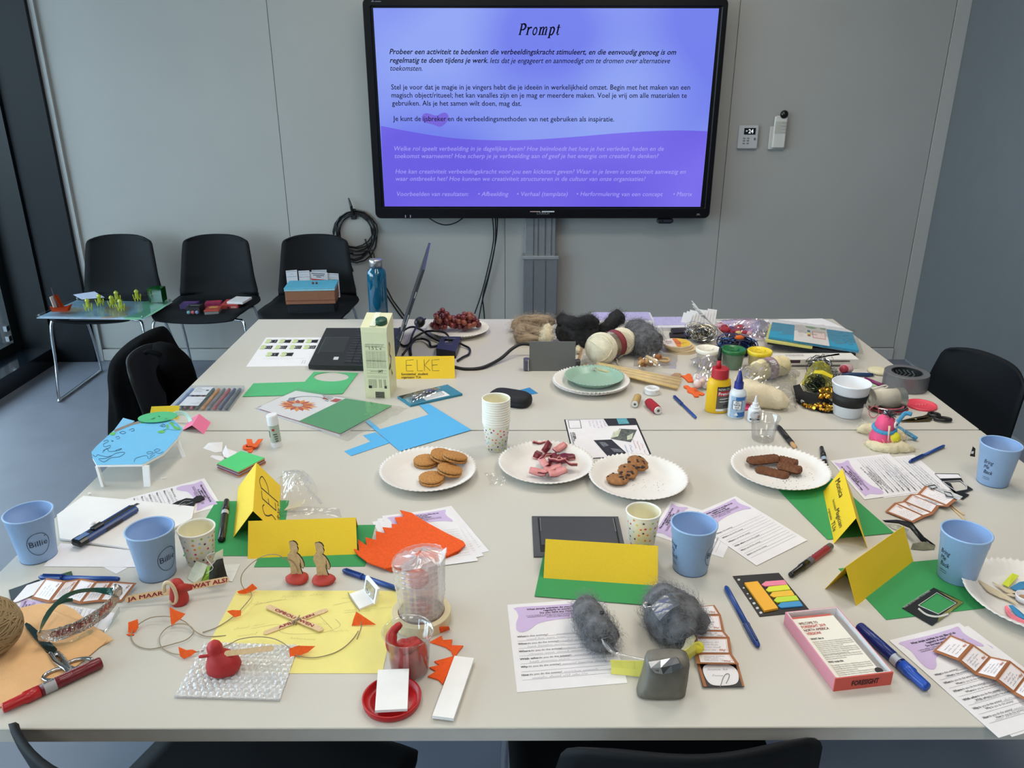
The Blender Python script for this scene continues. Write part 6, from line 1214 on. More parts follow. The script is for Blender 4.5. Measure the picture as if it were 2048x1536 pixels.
# other plain and green sheets
for pl, lb in (([(432,1003),(578,1001),(560,1112),(366,1112)], 'green card sheet under the yellow card lettered SEP'),([(545,1052),(751,1050),(730,1133),(508,1134.4)], 'green card sheet in front of the blank yellow card by the wooden figures'),([(1089,1098),(1312,1106),(1302,1211),(1069,1192.7)], 'green card sheet in front of the middle blank yellow card'),([(1530,953),(1650,945),(1788,1066),(1655,1079)], 'green card sheet under the yellow card lettered Monica'),([(1677,1137.5),(1880,1119),(1980,1215),(1772,1240)], 'green card sheet under the blue cup and the paper plate of sticky flags')):
    sheet('card_sheet', lb, 'card', [P(u, v, .0014 if 'Monica' in lb or 'middle' in lb else .0004) for u, v in pl], GREEN, .0006, 'green card sheets')
sheet('paper_sheet', 'lower white sheet under the craft knife board', 'paper', kps('B8', [(515,540),(1150,600),(1240,745),(372,738)],.0008), PAPER)
sheet('paper_sheet', 'tip of a white sheet poking out in front of the craft knife board', 'paper', kps('B8', [(870,738),(1090,748),(992,802)],.0003), PAPER)
b = M(); b.slab(kps('B8', [(488,310),(715,148),(1200,190),(1662,240),(1640,340),(1150,600),(513,512)],.0014),.004); b.solo('foam_board', mat('EAE7E6', .6, var=.04, vs=9), 'white foam board cutting base under the craft knife', 'board')
# yellow note sheet with pencil notes
pq = [P(474,1181,.0003), P(800,1182,.0003), P(764,1347,.0003), P(386,1347,.0003)]
o = sheet('note_sheet', 'pale yellow sheet with pencilled notes under the stick cross', 'paper', pq, mat('EBDF87', .7, var=.02)); q = Q(*[p + V((0,0,.0004)) for p in pq],.0005); rr = random.Random(31); b = M()
z = lambda x, y: q.uv(x / q.w, y / q.h)
def ang(px, py, a): c, s = cos(a), sin(a); return lambda x, y: z(px * q.w + x * c + y * s, py * q.h - x * s + y * c)
for px, py, L, a in ((.13,.2,.06,.25),(.3,.1,.07,.1),(.66,.12,.07,.15),(.7,.28,.08,.12),(.1,.52,.05,.3),(.14,.6,.04,.2),(.45,.45,.05,0),(.44,.62,.05,-.1),(.66,.54,.045,.05)): scrib(b, ang(px, py, a),0,0, L, .009, rr, .0004)
for pl in ([(.15,.2),(.3,.13)],[(.2,.5),(.32,.45),(.38,.46)],[(.62,.2),(.75,.14),(.83,.12)],[(.55,.32),(.6,.4),(.66,.5)],[(.7,.3),(.85,.27)],[(.42,.36),(.36,.5),(.42,.56),(.6,.55),(.7,.47),(.66,.38)]): mline(b, lambda x, y: z(x * q.w, y * q.h),[(p.x, p.y) for p in spl(pl, 5)],.0018)
b.obj('pencil_notes', mat('97916A', .7, var=0), o)
# ------------------------------------------------------------ flip socket, near
pq = kps('C5', [(283,243),(1052,246),(1130,600),(300,602)],0)
t = thing('socket_hatch', 'closed dark grey table socket hatch behind the middle yellow card', 'table socket', tuple(sum(pq, V((0,0,0))) / 4)); q = Q(*pq, 0)
b = M(); b.slab(pq, .003); b.obj('hatch_frame', mat('55565A', .4,.3, var=.03), t)
b = M(); b.slab([q.uv(u, v, .0028) for u, v in ((.065,.04),(.955,.04),(.955,.9),(.075,.9))],.0006); b.obj('gap', mat('0A0A0B', .7, var=0), t)
b = M(); b.slab([q.uv(u, v, .003) for u, v in ((.085,.065),(.935,.065),(.935,.75),(.09,.75))],.0016); b.obj('hatch_lid', mat('4A4B4E', .4,.35, var=.03), t)
for u in (.09,.93):
    b = M(); b.slab([q.uv(u, .07,.0046), q.uv(u + .008,.07,.0046), q.uv(u + .008,.42,.0046), q.uv(u, .42,.0046)],.0006); b.obj('silver_edge', mat('B5B5B8', .25,.8, var=0), t)
# ------------------------------------------------------------ yellow cards
t, q = tentcard('name_card', 'yellow folded name card lettered SEP, its ridge pointing at the viewer', F_('B3', 1470,1420), F_('B3', 1522,932), F_('B3', 1660,1155), F_('B3', 1693,705), YELLOW, hf=.0595, other=True)
def zz(qd): return lambda x, y: qd.uv(x, y)
b = M(); H = lambda pts, wd=.02, n=5: mline(b, zz(q),[(p.x, p.y) for p in (spl(pts, n) if len(pts) > 2 and n else [V((a, c, 0)) for a, c in pts])], wd)
H([(.30,.38),(.22,.32),(.13,.42),(.17,.56),(.24,.68),(.2,.86),(.11,.84)]); H([(.40,.84),(.38,.3)],.02,0); H([(.38,.3),(.52,.25)],.02,0); H([(.39,.56),(.49,.52)],.02,0); H([(.40,.84),(.53,.79)],.02,0)
H([(.60,.92),(.57,.25)],.02,0); H([(.55,.26),(.68,.16),(.82,.26),(.74,.46),(.6,.54)])
for yy_, L_ in ((.93,.5),(.985,.42)): scrib(b, lambda x, y: q.uv(x / q.w, y / q.h),.08 * q.w, yy_ * q.h, L_ * q.w, .006, R, .0006)
b.obj('handwriting', INK, t)
tentcard('name_card', 'blank yellow folded card standing behind the two wooden figures', F_('C3', 297,543), F_('C3', 1160,512), F_('C3', 292,243), F_('C3', 1158,217), YELLOW)
tentcard('name_card', 'blank yellow folded card standing in front of the closed socket hatch', F_('C5', 387,797), F_('C5', 1405,865), F_('C5', 400,435), F_('C5', 1412,497), YELLOW)
t, q = tentcard('name_card', 'yellow folded name card lettered Monica', F_('B7', 543,465), F_('B7', 625,850), F_('B7', 690,287), F_('B7', 795,655), YELLOW, E=F_('B7', 880,885), near=1)
b = M(); z = lambda x, y: q.uv(x / q.w, y / q.h); text(b, z, 'Monica', q.w * .08, q.h * .40,.022, q.w * .36,.004,.3); text(b, z, 'functietitel', q.w * .34, q.h * .68,.010, q.w * .2,0,.3); text(b, z, 'Magician', q.w * .55, q.h * .66,.017, q.w * .34,.0,.3); text(b, z, 'organisatie', q.w * .4, q.h * .92,.010, q.w * .22,0,.3); text(b, z, 'TUe', q.w * .68, q.h * .92,.016, q.w * .16,.0,.3); b.obj('handwriting', INK, t)
tentcard('name_card', 'blank yellow folded card standing slantwise beside the black marker', F_('B7', 795,1315), F_('B7', 1222,985), F_('B7', 708,1020), F_('B7', 1155,718), YELLOW, E=F_('B7', 558,1190), near=0)
# ------------------------------------------------------------ biscuit plates
def rimc(u, v): p = P(u, v, .019); p.z = TZ; return p
PB, PC_, PD, PE, PF = rimc(856,936), rimc(1092,923), rimc(1276.5,952), rimc(1561,935), rimc(2068,1190)
for c, lb, hh in ((PB, 'white paper plate of round sandwich biscuits', 0),(PC_, 'white paper plate of red and pink candy strips', .0011),(PD, 'white paper plate of chocolate chip cookies', .0017),(PE, 'white paper plate of brown oblong biscuits', .0022),(PF, 'white paper plate with sticky flags and a wooden fork', .0012)): plate('paper_plate', lb, c + V((0,0, hh)),.111, PLW, .02,60, 'white paper plates')
def onp(c, crop, x, y, h): return kp(crop, x, y, h + .003)
def bisc(name, rad, th, k_, amp, mtw, mtf):
    t = thing(name, 'x', 'biscuit'); n = k_ * 4
    for z0, nm, mt, r in ((0, 'wafer', mtw, rad),(th * .42, 'filling', mtf, rad * .93),(th * .58, 'wafer', mtw, rad)):
        hh = th * .42 if nm == 'wafer' else th * .16; b = SM(); rr = []
        for f, z in ((.0,0),(.96,0),(1,.15),(1,.8),(.95,1),(.0,1)): rr.append([V((r * f * (1 + amp * f * cos(k_ * 2 * PI * j / n) * (nm == 'wafer')) * cos(2 * PI * j / n), r * f * (1 + amp * f * cos(k_ * 2 * PI * j / n) * (nm == 'wafer')) * sin(2 * PI * j / n), z0 + z * hh)) for j in range(n)])
        b.rings(rr, 0,0); b.obj(nm, mt, t)
    return t
WAF = mat('B98142', .75, var=.25, vs=260, bump=1.0, bs=420); FIL = mat('2E1710', .6)
bs_ = bisc('sandwich_biscuit', .0285,.0125,22,.025, WAF, FIL); bs_['group'] = 'sandwich biscuits'
for i, (x, y, h, rx, ry, rz, lb) in enumerate(((505,828,.0,.0,.0,.2, 'sandwich biscuit lying flat at the front of its plate'),(458,685,.0,0,0,.6, 'sandwich biscuit lying flat, nearest the plate centre'),(648,758,.008,.12,.22,.9, 'sandwich biscuit leaning on the front flat one'),(590,640,.012,.10,.22,.4, 'sandwich biscuit half covered by the topmost one'),(692,652,.017,.18,.22,1.3, 'topmost sandwich biscuit, overlapping the one behind'))):
    p = onp(PB, 'B5', x, y, h)
    if i == 0: bs_.location = p; bs_.rotation_euler = (rx, ry, rz); bs_['label'] = lb
    else: dup(bs_, p, rz, lb, rx, ry)
# candy strips
cs = thing('candy_strip', 'x', 'candy'); cs['group'] = 'red and pink candy strips'
for nm, z0, c in (('red_layer', .0, '701626'),('pink_layer', .0028, 'D48A88')):
    b = SM(); b.grid([[V((x, y * (.75 + .25 * cos(x * 60)), z0 + 9 * x * x + .0012 * sin(x * 260))) for y in (-.0085,0,.0085)] for x in [-.021 + .006 * i for i in range(8)]],.0027); b.obj(nm, mat(c, .35, var=.08, vs=150, sss=.1), cs)
rc = random.Random(14); first = True
spots = [(1400,560,0,.3),(1460,570,.010,1.2),(1550,590,.004,.8),(1380,620,.0,1.3),(1430,640,.012,1.0),(1500,630,.010,1.5),(1610,640,.004,.1),(1560,655,.010,.2),(1490,680,.012,.9),(1430,715,.004,1.9),(1530,710,.012,2.8),(1620,720,.006,2.7),(1500,755,.006,.2),(1380,790,.0,2.7),(1450,795,.004,.1),(1540,790,.008,.15)]
od = ['farthest', 'second farthest', 'third farthest', 'fourth farthest', 'fifth farthest', 'sixth farthest', 'seventh farthest', 'eighth farthest', 'eighth nearest', 'seventh nearest', 'sixth nearest', 'fifth nearest', 'fourth nearest', 'third nearest', 'second nearest', 'nearest']
for (x, y, h, rz), o_ in zip(spots, od):
    p = onp(PC_, 'B5', x, y, h); rx = rc.uniform(-.9,.9) + (PI if rc.random() < .4 else 0); lb = 'red and pink candy strip, %s the viewer in the heap' % o_ if 'near' in o_ else 'red and pink candy strip, %s from the viewer in the heap' % o_
    p = p + V((0,0,.006 + .006 * abs(sin(rx))))
    if first: cs.location = p; cs.rotation_euler = (rx, rc.uniform(-.3,.3), rz); cs['label'] = lb; first = False
    else: dup(cs, p, rz, lb, rx, rc.uniform(-.3,.3))
# chocolate chip cookies
CK = mat('9A6A40', .85, var=.3, vs=120, bump=1, bs=250); CHIP = mat('2A130C', .5)
for i, (x, y, h, rx, ry, lb) in enumerate(((420,747,.0,0,0, 'chocolate chip cookie lying flat at the front'),(494,685,.007,.28,.05, 'chocolate chip cookie leaning between the two others'),(562,625,.012,.30,.22, 'chocolate chip cookie at the back, propped on the middle one'))):
    p = onp(PD, 'B6', x, y, h); t = thing('chip_cookie', lb, 'cookie', tuple(p), 'chocolate chip cookies'); T_ = Matrix.Translation(p) @ Matrix.Rotation(ry, 4, 'Y') @ Matrix.Rotation(rx, 4, 'X'); rr = random.Random(40 + i)
    b = M(T_); b.smooth = True; b.sph((0,0,.0075),(.0255 - .002 * (i == 1),.0245,.0082),26,14, lambda d: 1 + .10 * nz(d, 3, i) + .05 * nz(d, 9, i)); b.obj('cookie_body', CK, t)
    for j in range(9):
        a, r = rr.uniform(0,6.3),.023 * math.sqrt(rr.random()); b = M(T_); b.sph((r * cos(a), r * sin(a),.0075 + .0072 * math.sqrt(max(0,1 - (r / .027) ** 2))),(rr.uniform(.0028,.0055), rr.uniform(.0025,.0045),.0022),7,5, lambda d: 1 + .3 * nz(d, 3, j)); b.obj('chocolate_chip', CHIP, t)
# brown oblong biscuits
SP = mat('6B4024', .85, var=.3, vs=150, bump=1, bs=300)
for i, (x0, y0, x1, y1, h, lb) in enumerate(((1370,585,1600,560,.012, 'brown ridged biscuit on top, at the far side of the pile'),(1595,568,1738,605,.008, 'brown ridged biscuit at the back, mostly covered'),(1590,612,1770,655,.010, 'brown ridged biscuit reaching furthest across the plate'),(1430,640,1675,695,.0, 'brown ridged biscuit lying lowest, nearest the viewer'))):
    A, B = onp(PE, 'B6', x0, y0 + 18, h), onp(PE, 'B6', x1, y1 + 18, h); L = (B - A).length; d = (B - A).normalized(); s_ = V((-d.y, d.x, 0)); g = []
    for a in range(29):
        u = a / 28; row = []
        for c in range(13):
            v = -1 + c / 6; hw = .0175 * min(1,3.2 * math.sqrt(max(.01, u * (1 - u))))
            z = .0105 * math.sqrt(max(0,1 - v * v * .96)) * min(1,5 * math.sqrt(u * (1 - u) + .004)); z += .0015 * (sin(u * L * 800) * .5 + .5) * (abs(v) > .18) * (z > .003); row.append(A + d * (L * u) + s_ * hw * v * (1 + .05 * sin(u * 40)) + V((0,0, z)))
        g.append(row)
    b = SM(); b.grid([r[::-1] for r in g]); bot = [[V((p.x, p.y, A.z + (B.z - A.z) * j / 28)) for p in r] for j, r in enumerate(g)]; b.grid(bot); b.solo('brown_biscuit', SP, lb, 'biscuit', 'brown ridged biscuits')
b = M(); rr = random.Random(3)
for _ in range(60):
    a, r = rr.uniform(-2.2,.8), rr.uniform(.02,.08); p = PE + V((r * cos(a), r * sin(a),.0036)); q_ = rr.uniform(.0005,.0013); b.box(p, (q_, q_, q_), rr.random())
for _ in range(30):
    p = PD + V((rr.uniform(-.02,.06), rr.uniform(-.05,.02),.0034)); q_ = rr.uniform(.0004,.001); b.box(p, (q_, q_, q_), rr.random())
b.solo('biscuit_crumbs', SP, 'brown crumbs scattered on the biscuit plates', 'crumbs', None, 'stuff')
# plate with flags and fork
pf = PF.z + .0045
def fp_(x, y, h=.0): return kp('C8', x, y, .006 + h)
t = thing('wooden_fork', 'pale wooden fork lying on the plate of sticky flags', 'fork', tuple(fp_(1100,380)))
WF = mat('D8C7A8', .6, var=.06); b = M(); b.slab([fp_(*p) for p in ((905,275),(985,320),(1040,350),(1130,400),(1230,470),(1235,480),(1150,440),(1090,420),(1010,380),(960,325))],.0016); b.obj('fork_head', WF, t)
b = M(); b.slab([fp_(*p) for p in ((1040,310),(1150,360),(1280,410),(1280,425),(1140,385))],.0016); b.obj('fork_tine', WF, t); b = M(); b.slab([fp_(*p) for p in ((1130,400),(1200,395),(1280,415),(1280,430),(1190,415))],.0016); b.obj('fork_handle', WF, t)
for pl, c, lb in (([(1112,325),(1185,245),(1235,265),(1160,345)], 'D7E23A', 'lime yellow sticky flag on the paper plate'),([(1172,350),(1240,310),(1285,305),(1290,350),(1215,375)], '2F83B4', 'blue sticky flag on the paper plate beside the lime one'),([(1160,480),(1190,480),(1285,560),(1290,590),(1220,560)], '2F83B4', 'blue curled sticky flag over the pink one'),([(1130,490),(1150,480),(1180,540),(1290,600),(1290,625),(1180,580),(1140,530)], 'EE7E92', 'salmon pink curled sticky flag at the plate front')): b = M(); b.slab([fp_(x, y, .004 if i % 2 else 0) for i, (x, y) in enumerate(pl)],.0012); b.solo('sticky_flag', mat(c, .6, var=.03), lb, 'sticky flag', 'sticky flags on the plate')
b = SM(); cc = fp_(1272,440); b.lathe([(0,.001),(.011,.001),(.013,0),(.015,.009),(.0145,.011),(.0125,.009),(.011,.003),(0,.003)],28, 0,0, cc); b.i = 1; b.sph(cc + V((-.003,0,.006)),(.007,.006,.004),10,7); b.solo('creamer_cup', [WHITE, mat('B08A6A', .6)], 'tiny white cup with a brown crumb on the plate of sticky flags', 'cup')

# ------------------------------------------------------------ cups on the near table
CB = mat('98B6DC', .45, var=.03, vs=200); CBI = mat('86A5D2', .5, var=.02)
def blue_cup(label, c, logo=None, bring=None, h=.098, r0=.032, r1=.0418):
    t = thing('blue_cup', label, 'cup', tuple(c), 'pale blue reusable cups'); b = SM()
    b.lathe([(0,.002),(r0 - .002,.002),(r0 - .0015,0),(r0,.0015),(r0 + (r1 - r0) * .78, h * .78),(r0 + (r1 - r0) * .78 + .0008, h * .785),(r1 - .0005, h - .004),(r1 + .0012, h - .003),(r1 + .0014, h - .001),(r1, h),(r1 - .002, h - .001)],48, 0,0, c); b.obj('cup_body', CB, t)
    b = SM(); b.lathe([(r1 - .002, h - .001),(r1 - .0045, h * .84),(r1 - .0055, h * .835),(r0 - .002,.006),(0,.006)],48, 0,0, c); b.obj('cup_inside', CBI, t)
    b = M(); b.lathe([(r0 - .0005,.0005),(r0 + .0004,.0012),(r0 + .0002,.0018)],40, 0,0, c); b.obj('base_rim', mat('33507A', .5, var=0), t)
    if logo is not None:
        mp = cmap(c, r0, r1, h, logo, .0007); b = M(); mline(b, mp, [(.019 * cos(a),.054 + .024 * sin(a)) for a in [2 * PI * j / 36 for j in range(36)]],.0010, True)
        text(b, mp, 'Billie', 0,.058,0.017,.031,.001,0, True); disc(b, mp, .0125,.040,.0012,8); b.obj('logo_print', mat('1E2A46', .5, var=0), t)
    if bring is not None:
        mp = cmap(c, r0, r1, h, bring, .0007); b = M()
        for i, s in enumerate(('Bring', 'Me', 'Back')): text(b, mp, s, -.010 + .001 * i, .042 + .0125 * i, .0135,.020 if i != 1 else .012,.002,.3)
        for i in range(2): mline(b, mp, [(-.008,.076 + .004 * i),(.0,.076 + .004 * i),(.008,.076 + .004 * i)],.0008)
        b.obj('script_print', mat('1E2A46', .5, var=0), t)
    return t
def gp(u, v): return P(u, v)
blue_cup('pale blue cup with a round logo, at the table edge beside the foam board', gp(78,1112),.72,-1.9)
blue_cup('pale blue cup standing next to the dotted cup and tea bag', gp(316,1147),1.08,-1.5)
blue_cup('pale blue cup behind the blank card and closed hatch, on a worksheet', gp(1380,1136),1.02,-1.3)
blue_cup('pale blue cup farthest along the table, a black tea tag hanging on it', gp(1984,964),1.6,-1.0)
blue_cup('pale blue cup on the green card beside the plate of sticky flags', gp(1912,1154),1.9,-1.3)
b = M(); b.slab([PY(u, v, P(1984,964).y - .02) for u, v in ((1940,912),(1946,893),(1951,897),(1950,914))],.0008, V((0,1,0))); b.i = 1; b.box(PY(1945,905, P(1984,964).y - .0212),(.005,.0006,.006)); b.solo('tea_tag', [BLACK, mat('D8D8D8', .6)], 'black tea bag tag hanging outside the farthest blue cup', 'tag')
paper_cup('white paper cup with coloured dots behind the middle blank card', gp(1283,1085),21, 'dotted paper cups')
paper_cup('white paper cup with coloured dots beside the used tea bag', gp(403,1121),22, 'dotted paper cups')
# used tea bag and sachet
sheet('tea_sachet', 'white tea sachet with pale green leaves under the tea bag', 'sachet', kps('C2', [(960,130),(1112,122),(1045,272),(900,250)],.0006), mat('D9DAD4', .6, var=.08, vs=80),.001)
t = thing('tea_bag', 'used tea bag and torn envelope leaning on the dotted cup', 'tea bag', tuple(kp('C2', 850,220)))
b = M(); b.grid([[kp('C2', *p) for p in r] for r in ([(740,95,.018),(790,110,.022),(835,130,.022)],[(690,180,.008),(745,200,.012),(800,215,.012)],[(665,245,.001),(720,280,.001),(775,265,.002)])],.0008); b.obj('envelope', mat('C9CDB8', .5, var=.06), t)
b = M(); b.grid([[kp('C2', *p) for p in r] for r in ([(815,140,.02),(870,140,.024)],[(800,200,.01),(850,210,.012)],[(775,268,.001),(860,250,.002)])],.0008); b.obj('green_flap', mat('8DBB3E', .6, var=.03), t)
b = SM(); g = [[kp('C2', x, y, hh) for x, y, hh in r] for r in ([(870,150,.030),(920,80,.045),(965,70,.046)],[(862,190,.022),(925,140,.034),(970,130,.034)],[(855,240,.006),(920,240,.010),(985,200,.012)],[(870,248,.001),(925,248,.002),(988,205,.004)])]; b.grid(g, .006); b.obj('tea_leaves', mat('26261C', .8, var=.4, vs=200, bump=.5), t)
b = M(); b.grid([[kp('C2', *p) for p in r] for r in ([(900,25,.058),(965,-10,.062)],[(880,90,.042),(965,72,.046)])],.001); b.obj('paper_pouch', mat('D5D3BA', .6, var=.05), t)
b = M(); b.tube(spl([kp('C2', x, y, h) for x, y, h in ((890,20,.06),(820,60,.045),(880,150,.036),(820,200,.02))],4),.0006,5); b.obj('string', mat('DAD6C8', .7), t)
# ------------------------------------------------------------ model table of foam
hM = .054; tp_ = [(110,600),(155,545),(330,385),(560,300),(900,290),(985,370),(935,465),(800,610),(600,715),(160,720),(120,650)]
top = kps('B3', tp_, hM); t = thing('model_table', 'small hand-made foam model table with a drawn-on light blue top', 'model', tuple(V((sum(p.x for p in top) / 11, sum(p.y for p in top) / 11, TZ))))
b = M(); b.slab([p - V((0,0,.005)) for p in top],.005); b.obj('foam_top', FOAM, t); b = M(); b.slab([p + V((0,0,.0001)) for p in top],.0008); b.obj('blue_cover', mat('6DB9E4', .7, var=.02), t)
def leg(p0, w_, d_, lean=(0,0), rz=0):
    b = M(); a = [V((sx * w_ / 2, sy * d_ / 2,0)) for sx, sy in ((-1,-1),(1,-1),(1,1),(-1,1))]; r = Matrix.Rotation(rz, 4, 'Z'); b.rings([[p0 + r @ q for q in a],[p0 + r @ q + V((lean[0], lean[1], hM - .005)) for q in a]]); b.obj('foam_leg', FOAM, t)
leg(kp('B3', 222,922),.006,.008,(-.006,.004)); leg(kp('B3', 648,925),.015,.005,(.002,.006)); leg(kp('B3', 998,640),.006,.008,(-.010,.0)); leg(kp('B3', 420,700),.008,.006,(0,0))
zt = lambda x, y: kp('B3', x, y, hM + .0012); b = M()
for pl in ([(225,495),(260,480),(270,495),(225,520),(240,545),(290,530),(280,555),(220,580)],[(215,600),(260,560),(280,590),(370,580),(400,560),(340,580)],[(120,620),(150,640),(170,620),(200,630),(260,640),(300,630)],[(180,660),(250,655),(290,640),(350,605),(430,600),(380,640),(300,650),(230,690),(180,665)],[(520,690),(530,660),(580,640),(640,630),(660,660),(720,620)],[(640,600),(670,590),(700,600),(660,615),(640,605)],[(710,580),(740,565),(770,575),(740,590),(712,584)],[(670,640),(720,600),(760,610),(800,590)],[(380,410),(410,395),(440,410),(410,420),(380,410)],[(470,385),(510,370),(520,390),(490,395)],[(340,455),(370,445),(380,465),(350,470)],[(300,480),(320,490),(300,495)],[(765,350),(800,325),(820,350),(780,350),(810,335)]): mline(b, zt, [(p.x, p.y) for p in spl(pl, 4)],4.5)
b.obj('pen_drawing', mat('2A4A6A', .6, var=0), t)
b = M(); mline(b, zt, [(330,395),(400,365),(500,325),(570,308)],22); b.obj('brown_strip', mat('87796E', .8, var=.15, vs=150), t)
b = M()
for pl in ([(860,310),(895,318),(905,345),(960,365),(965,380),(910,375),(885,345),(862,325)],[(745,400),(785,388),(820,400),(790,415),(755,412)],[(835,330),(850,345),(840,375),(828,350)],[(575,305),(630,302),(620,315),(585,318)],[(290,415),(340,405),(330,430),(295,435)]): b.add([zt(p.x, p.y) + V((0,0,.0003)) for p in spl(pl, 3, True)][::-1],[tuple(range(len(pl) * 3))])
b.obj('green_leaves', mat('63B457', .7, var=.05), t)
b = M(); mline(b, zt, [(p.x, p.y) for p in spl([(830,380),(780,395),(830,375),(900,385),(960,380),(930,330),(870,305)],5)],3); b.obj('green_lines', mat('3E7F46', .7, var=0), t)
b = M(); b.slab(kps('B3', [(330,385),(415,270),(525,300),(480,330)],.050),.001); b.obj('blue_flap', mat('7CB9DE', .7), t)
y0 = kp('B3', 800,330).y + .035
b = M(); b.slab([PY(*k('B3', *p), y0) for p in ((685,160),(955,150),(948,262),(930,330),(650,330))],.0012, V((0,1,0))); b.solo('yellow_sheet', mat('EBC61F', .65), 'yellow sheet standing up behind the model table', 'card')
t = thing('green_disc', 'green paper oval leaning over the back of the model table', 'card', tuple(kp('B3', 740,290,.056))); c3 = [kp('B3', 745 + 190 * cos(a),262 + 48 * sin(a) - 18 * cos(a),.058) for a in [2 * PI * i / 28 for i in range(28)]]
b = M(); b.slab(c3,.0012); b.obj('oval', mat('4DB57C', .65), t); b = M(); zz2 = lambda x, y: kp('B3', x, y, .0598)
for pl in ([(680,280),(720,265),(700,285)],[(750,250),(770,252),(760,262)],[(810,285),(830,270),(840,285)]): mline(b, zz2, pl, 4)
b.obj('pen_drawing', mat('276B45', .6, var=0), t)
b = SM(); pcn = kp('B3', 965,330,.0); g = []
for i in range(5): g.append([pcn + V((.036 * (.55 + .11 * i) * cos(a),.004 + .012 * sin(a) - .002 * i, .036 * (.55 + .11 * i) * sin(a) + .0012 * (j % 2) * (i > 1))) for j, a in enumerate([-.2 + 2.6 * q / 36 for q in range(37)])])
b.grid(g, .0008); b.solo('plate_half', mat('BFE3D2', .5, var=.02), 'half of a mint fluted plate standing behind the model table', 'plate')
tentcard('note_tent', 'pink paper note folded into a little tent by the model table', F_('B3', 1190,424), F_('B3', 1255,312), F_('B3', 1080,340), F_('B3', 1140,226), mat('E9769C', .65, var=.02),.045)
for p, lb in (((93,995), 'tiny white foam crumb at the table edge'),((805,846), 'thin white foam shaving in front of the model table')): c = kp('B3', *p, .003); b = M(); b.rbox(c, (.006,.005,.005) if p[0] < 100 else (.013,.002,.003),.001,.4); b.solo('foam_crumb', FOAM, lb, 'foam bit')
# bird cut-out
bp_ = [(850,1120),(930,1078),(1020,1045),(1085,1050),(1100,1040),(1120,1026),(1155,1018),(1190,1030),(1198,1050),(1170,1058),(1150,1075),(1112,1080),(1095,1115),(1040,1137),(950,1130),(915,1112)]
t = thing('bird_cutout', 'black paper bird cut-out with white wing lines', 'cut-out', tuple(kp('B3', 1020,1085,.001))); b = M(); b.slab([kp('B3', x, y, .003) for x, y in bp_],.002); b.obj('bird_shape', BLACK, t); b = M(); zb = lambda x, y: kp('B3', x, y, .0054)
for pl in ([(950,1100),(1000,1065),(1060,1062)],[(940,1118),(1030,1095),(1085,1075)],[(960,1108),(1010,1085)]): mline(b, zb, [(p.x, p.y) for p in spl(pl, 4)],5)
b.obj('wing_lines', mat('8A8D90', .6, var=0), t)
# craft knife on the board
A, B = kp('B8', 640,548,.013), kp('B8', 1165,228,.013); L = (B - A).length; T_ = axis(A, B)
up = T_.inverted().to_3x3() @ V((0,0,1)); roll = math.atan2(up.y, up.x) - PI / 2; T_ = T_ @ Matrix.Rotation(roll, 4, 'Z')
t = thing('utility_knife', 'large dark blue snap-off utility knife with a black grip', 'knife', tuple((A + B) / 2)); NB = mat('23407A', .35, var=.03)
def kb_(nm, mt, z0, z1, w_, h_, y_=0): b = M(T_); b.rbox((0, y_, (z0 + z1) / 2 * L),(w_, h_, (z1 - z0) * L), min(w_, h_) * .25); b.obj(nm, mt, t)
kb_('knife_body', NB, .12,.97,.026,.013); kb_('end_grip', mat('0B0C0E', .3),.0,.16,.027,.0145); kb_('rear_panel', mat('5E7FB0', .35),.03,.2,.012,.003,.007); kb_('channel', mat('0D0E10', .4),.2,.96,.008,.003,.0062); kb_('slider', mat('121316', .35),.27,.44,.013,.007,.009); kb_('steel_blade', STEEL, .9,1.04,.009,.0012,.0045)
for i in range(9): kb_('grip_rib', mat('101A34', .4),.42 + .03 * i, .43 + .03 * i, .0266,.0125,-.0006)
b = SM(); b.sph(kp('B8', 790,365,.008),(.006,.005,.003),9,6, lambda d: 1 + .4 * nz(d, 3,2)); b.solo('foam_crumb', FOAM, 'little heap of white foam crumbs beside the utility knife', 'foam bit')
# markers
def marker(name, label, A, B, r, body, cap, capf=.38, band=None, bandf=(.42,.55), grp=None, tail=None, lt=None, ltc='E8E8E8'):
    t = pen(name, label, 'marker', A, B, [('cap', [(0,0),(r * .72,0),(r * .78,.02),(r * .82, capf * .55),(r, capf * .6),(r, capf)], mat(cap, .3, var=.02)),('barrel', [(r * .96, capf),(r * .96,.985),(r * .85,1),(0,1)], mat(body, .3, var=.02))], grp)
    A, B = V(A), V(B); L = (B - A).length
    if band: b = M(axis(A, B)); b.smooth = True; b.lathe([(r * .985, bandf[0] * L),(r * .985, bandf[1] * L)],20, 0,0); b.obj('label_band', mat(band, .4, var=.02), t)
    if lt:
        d = (B - A).normalized(); s_ = ZUP.cross(d).normalized(); b = M(); c_ = lambda x, y: A + d * x + (s_ * sin(y / r) + ZUP * cos(y / r)) * (r * 1.02)
        for s, f0, f1, y, sz in lt: text(b, lambda x, yy: c_(f0 * L + x, -yy), s, 0, y, sz, (f1 - f0) * L, .01)
        b.obj('barrel_lettering', mat(ltc, .5, var=0), t)
    return t
t = marker('marker_pen', 'black marker lying on the green card beside the card lettered SEP', kp('B3', 1408,1062,.0075), kp('B3', 1358,1440,.0075),.0078, '121214', '101012', .3, 'A9ACB0', (.31,.40))
marker('marker_pen', 'black marker tip-up behind the plate of brown biscuits', P(1643,895,.006), P(1652,935,.006),.0065, '131315', '101012', .5, '9FB0C4', (.55,.7))
marker('marker_pen', 'black and maroon marker between the sticky flag pad and the slanted card', kp('B7', 305,1085,.007), kp('B7', 605,865,.007),.0072, '55555A', '0E0E10', .4, '8A2432', (.5,.9), lt=(('PAINT', .52,.85,-.003,.006),))
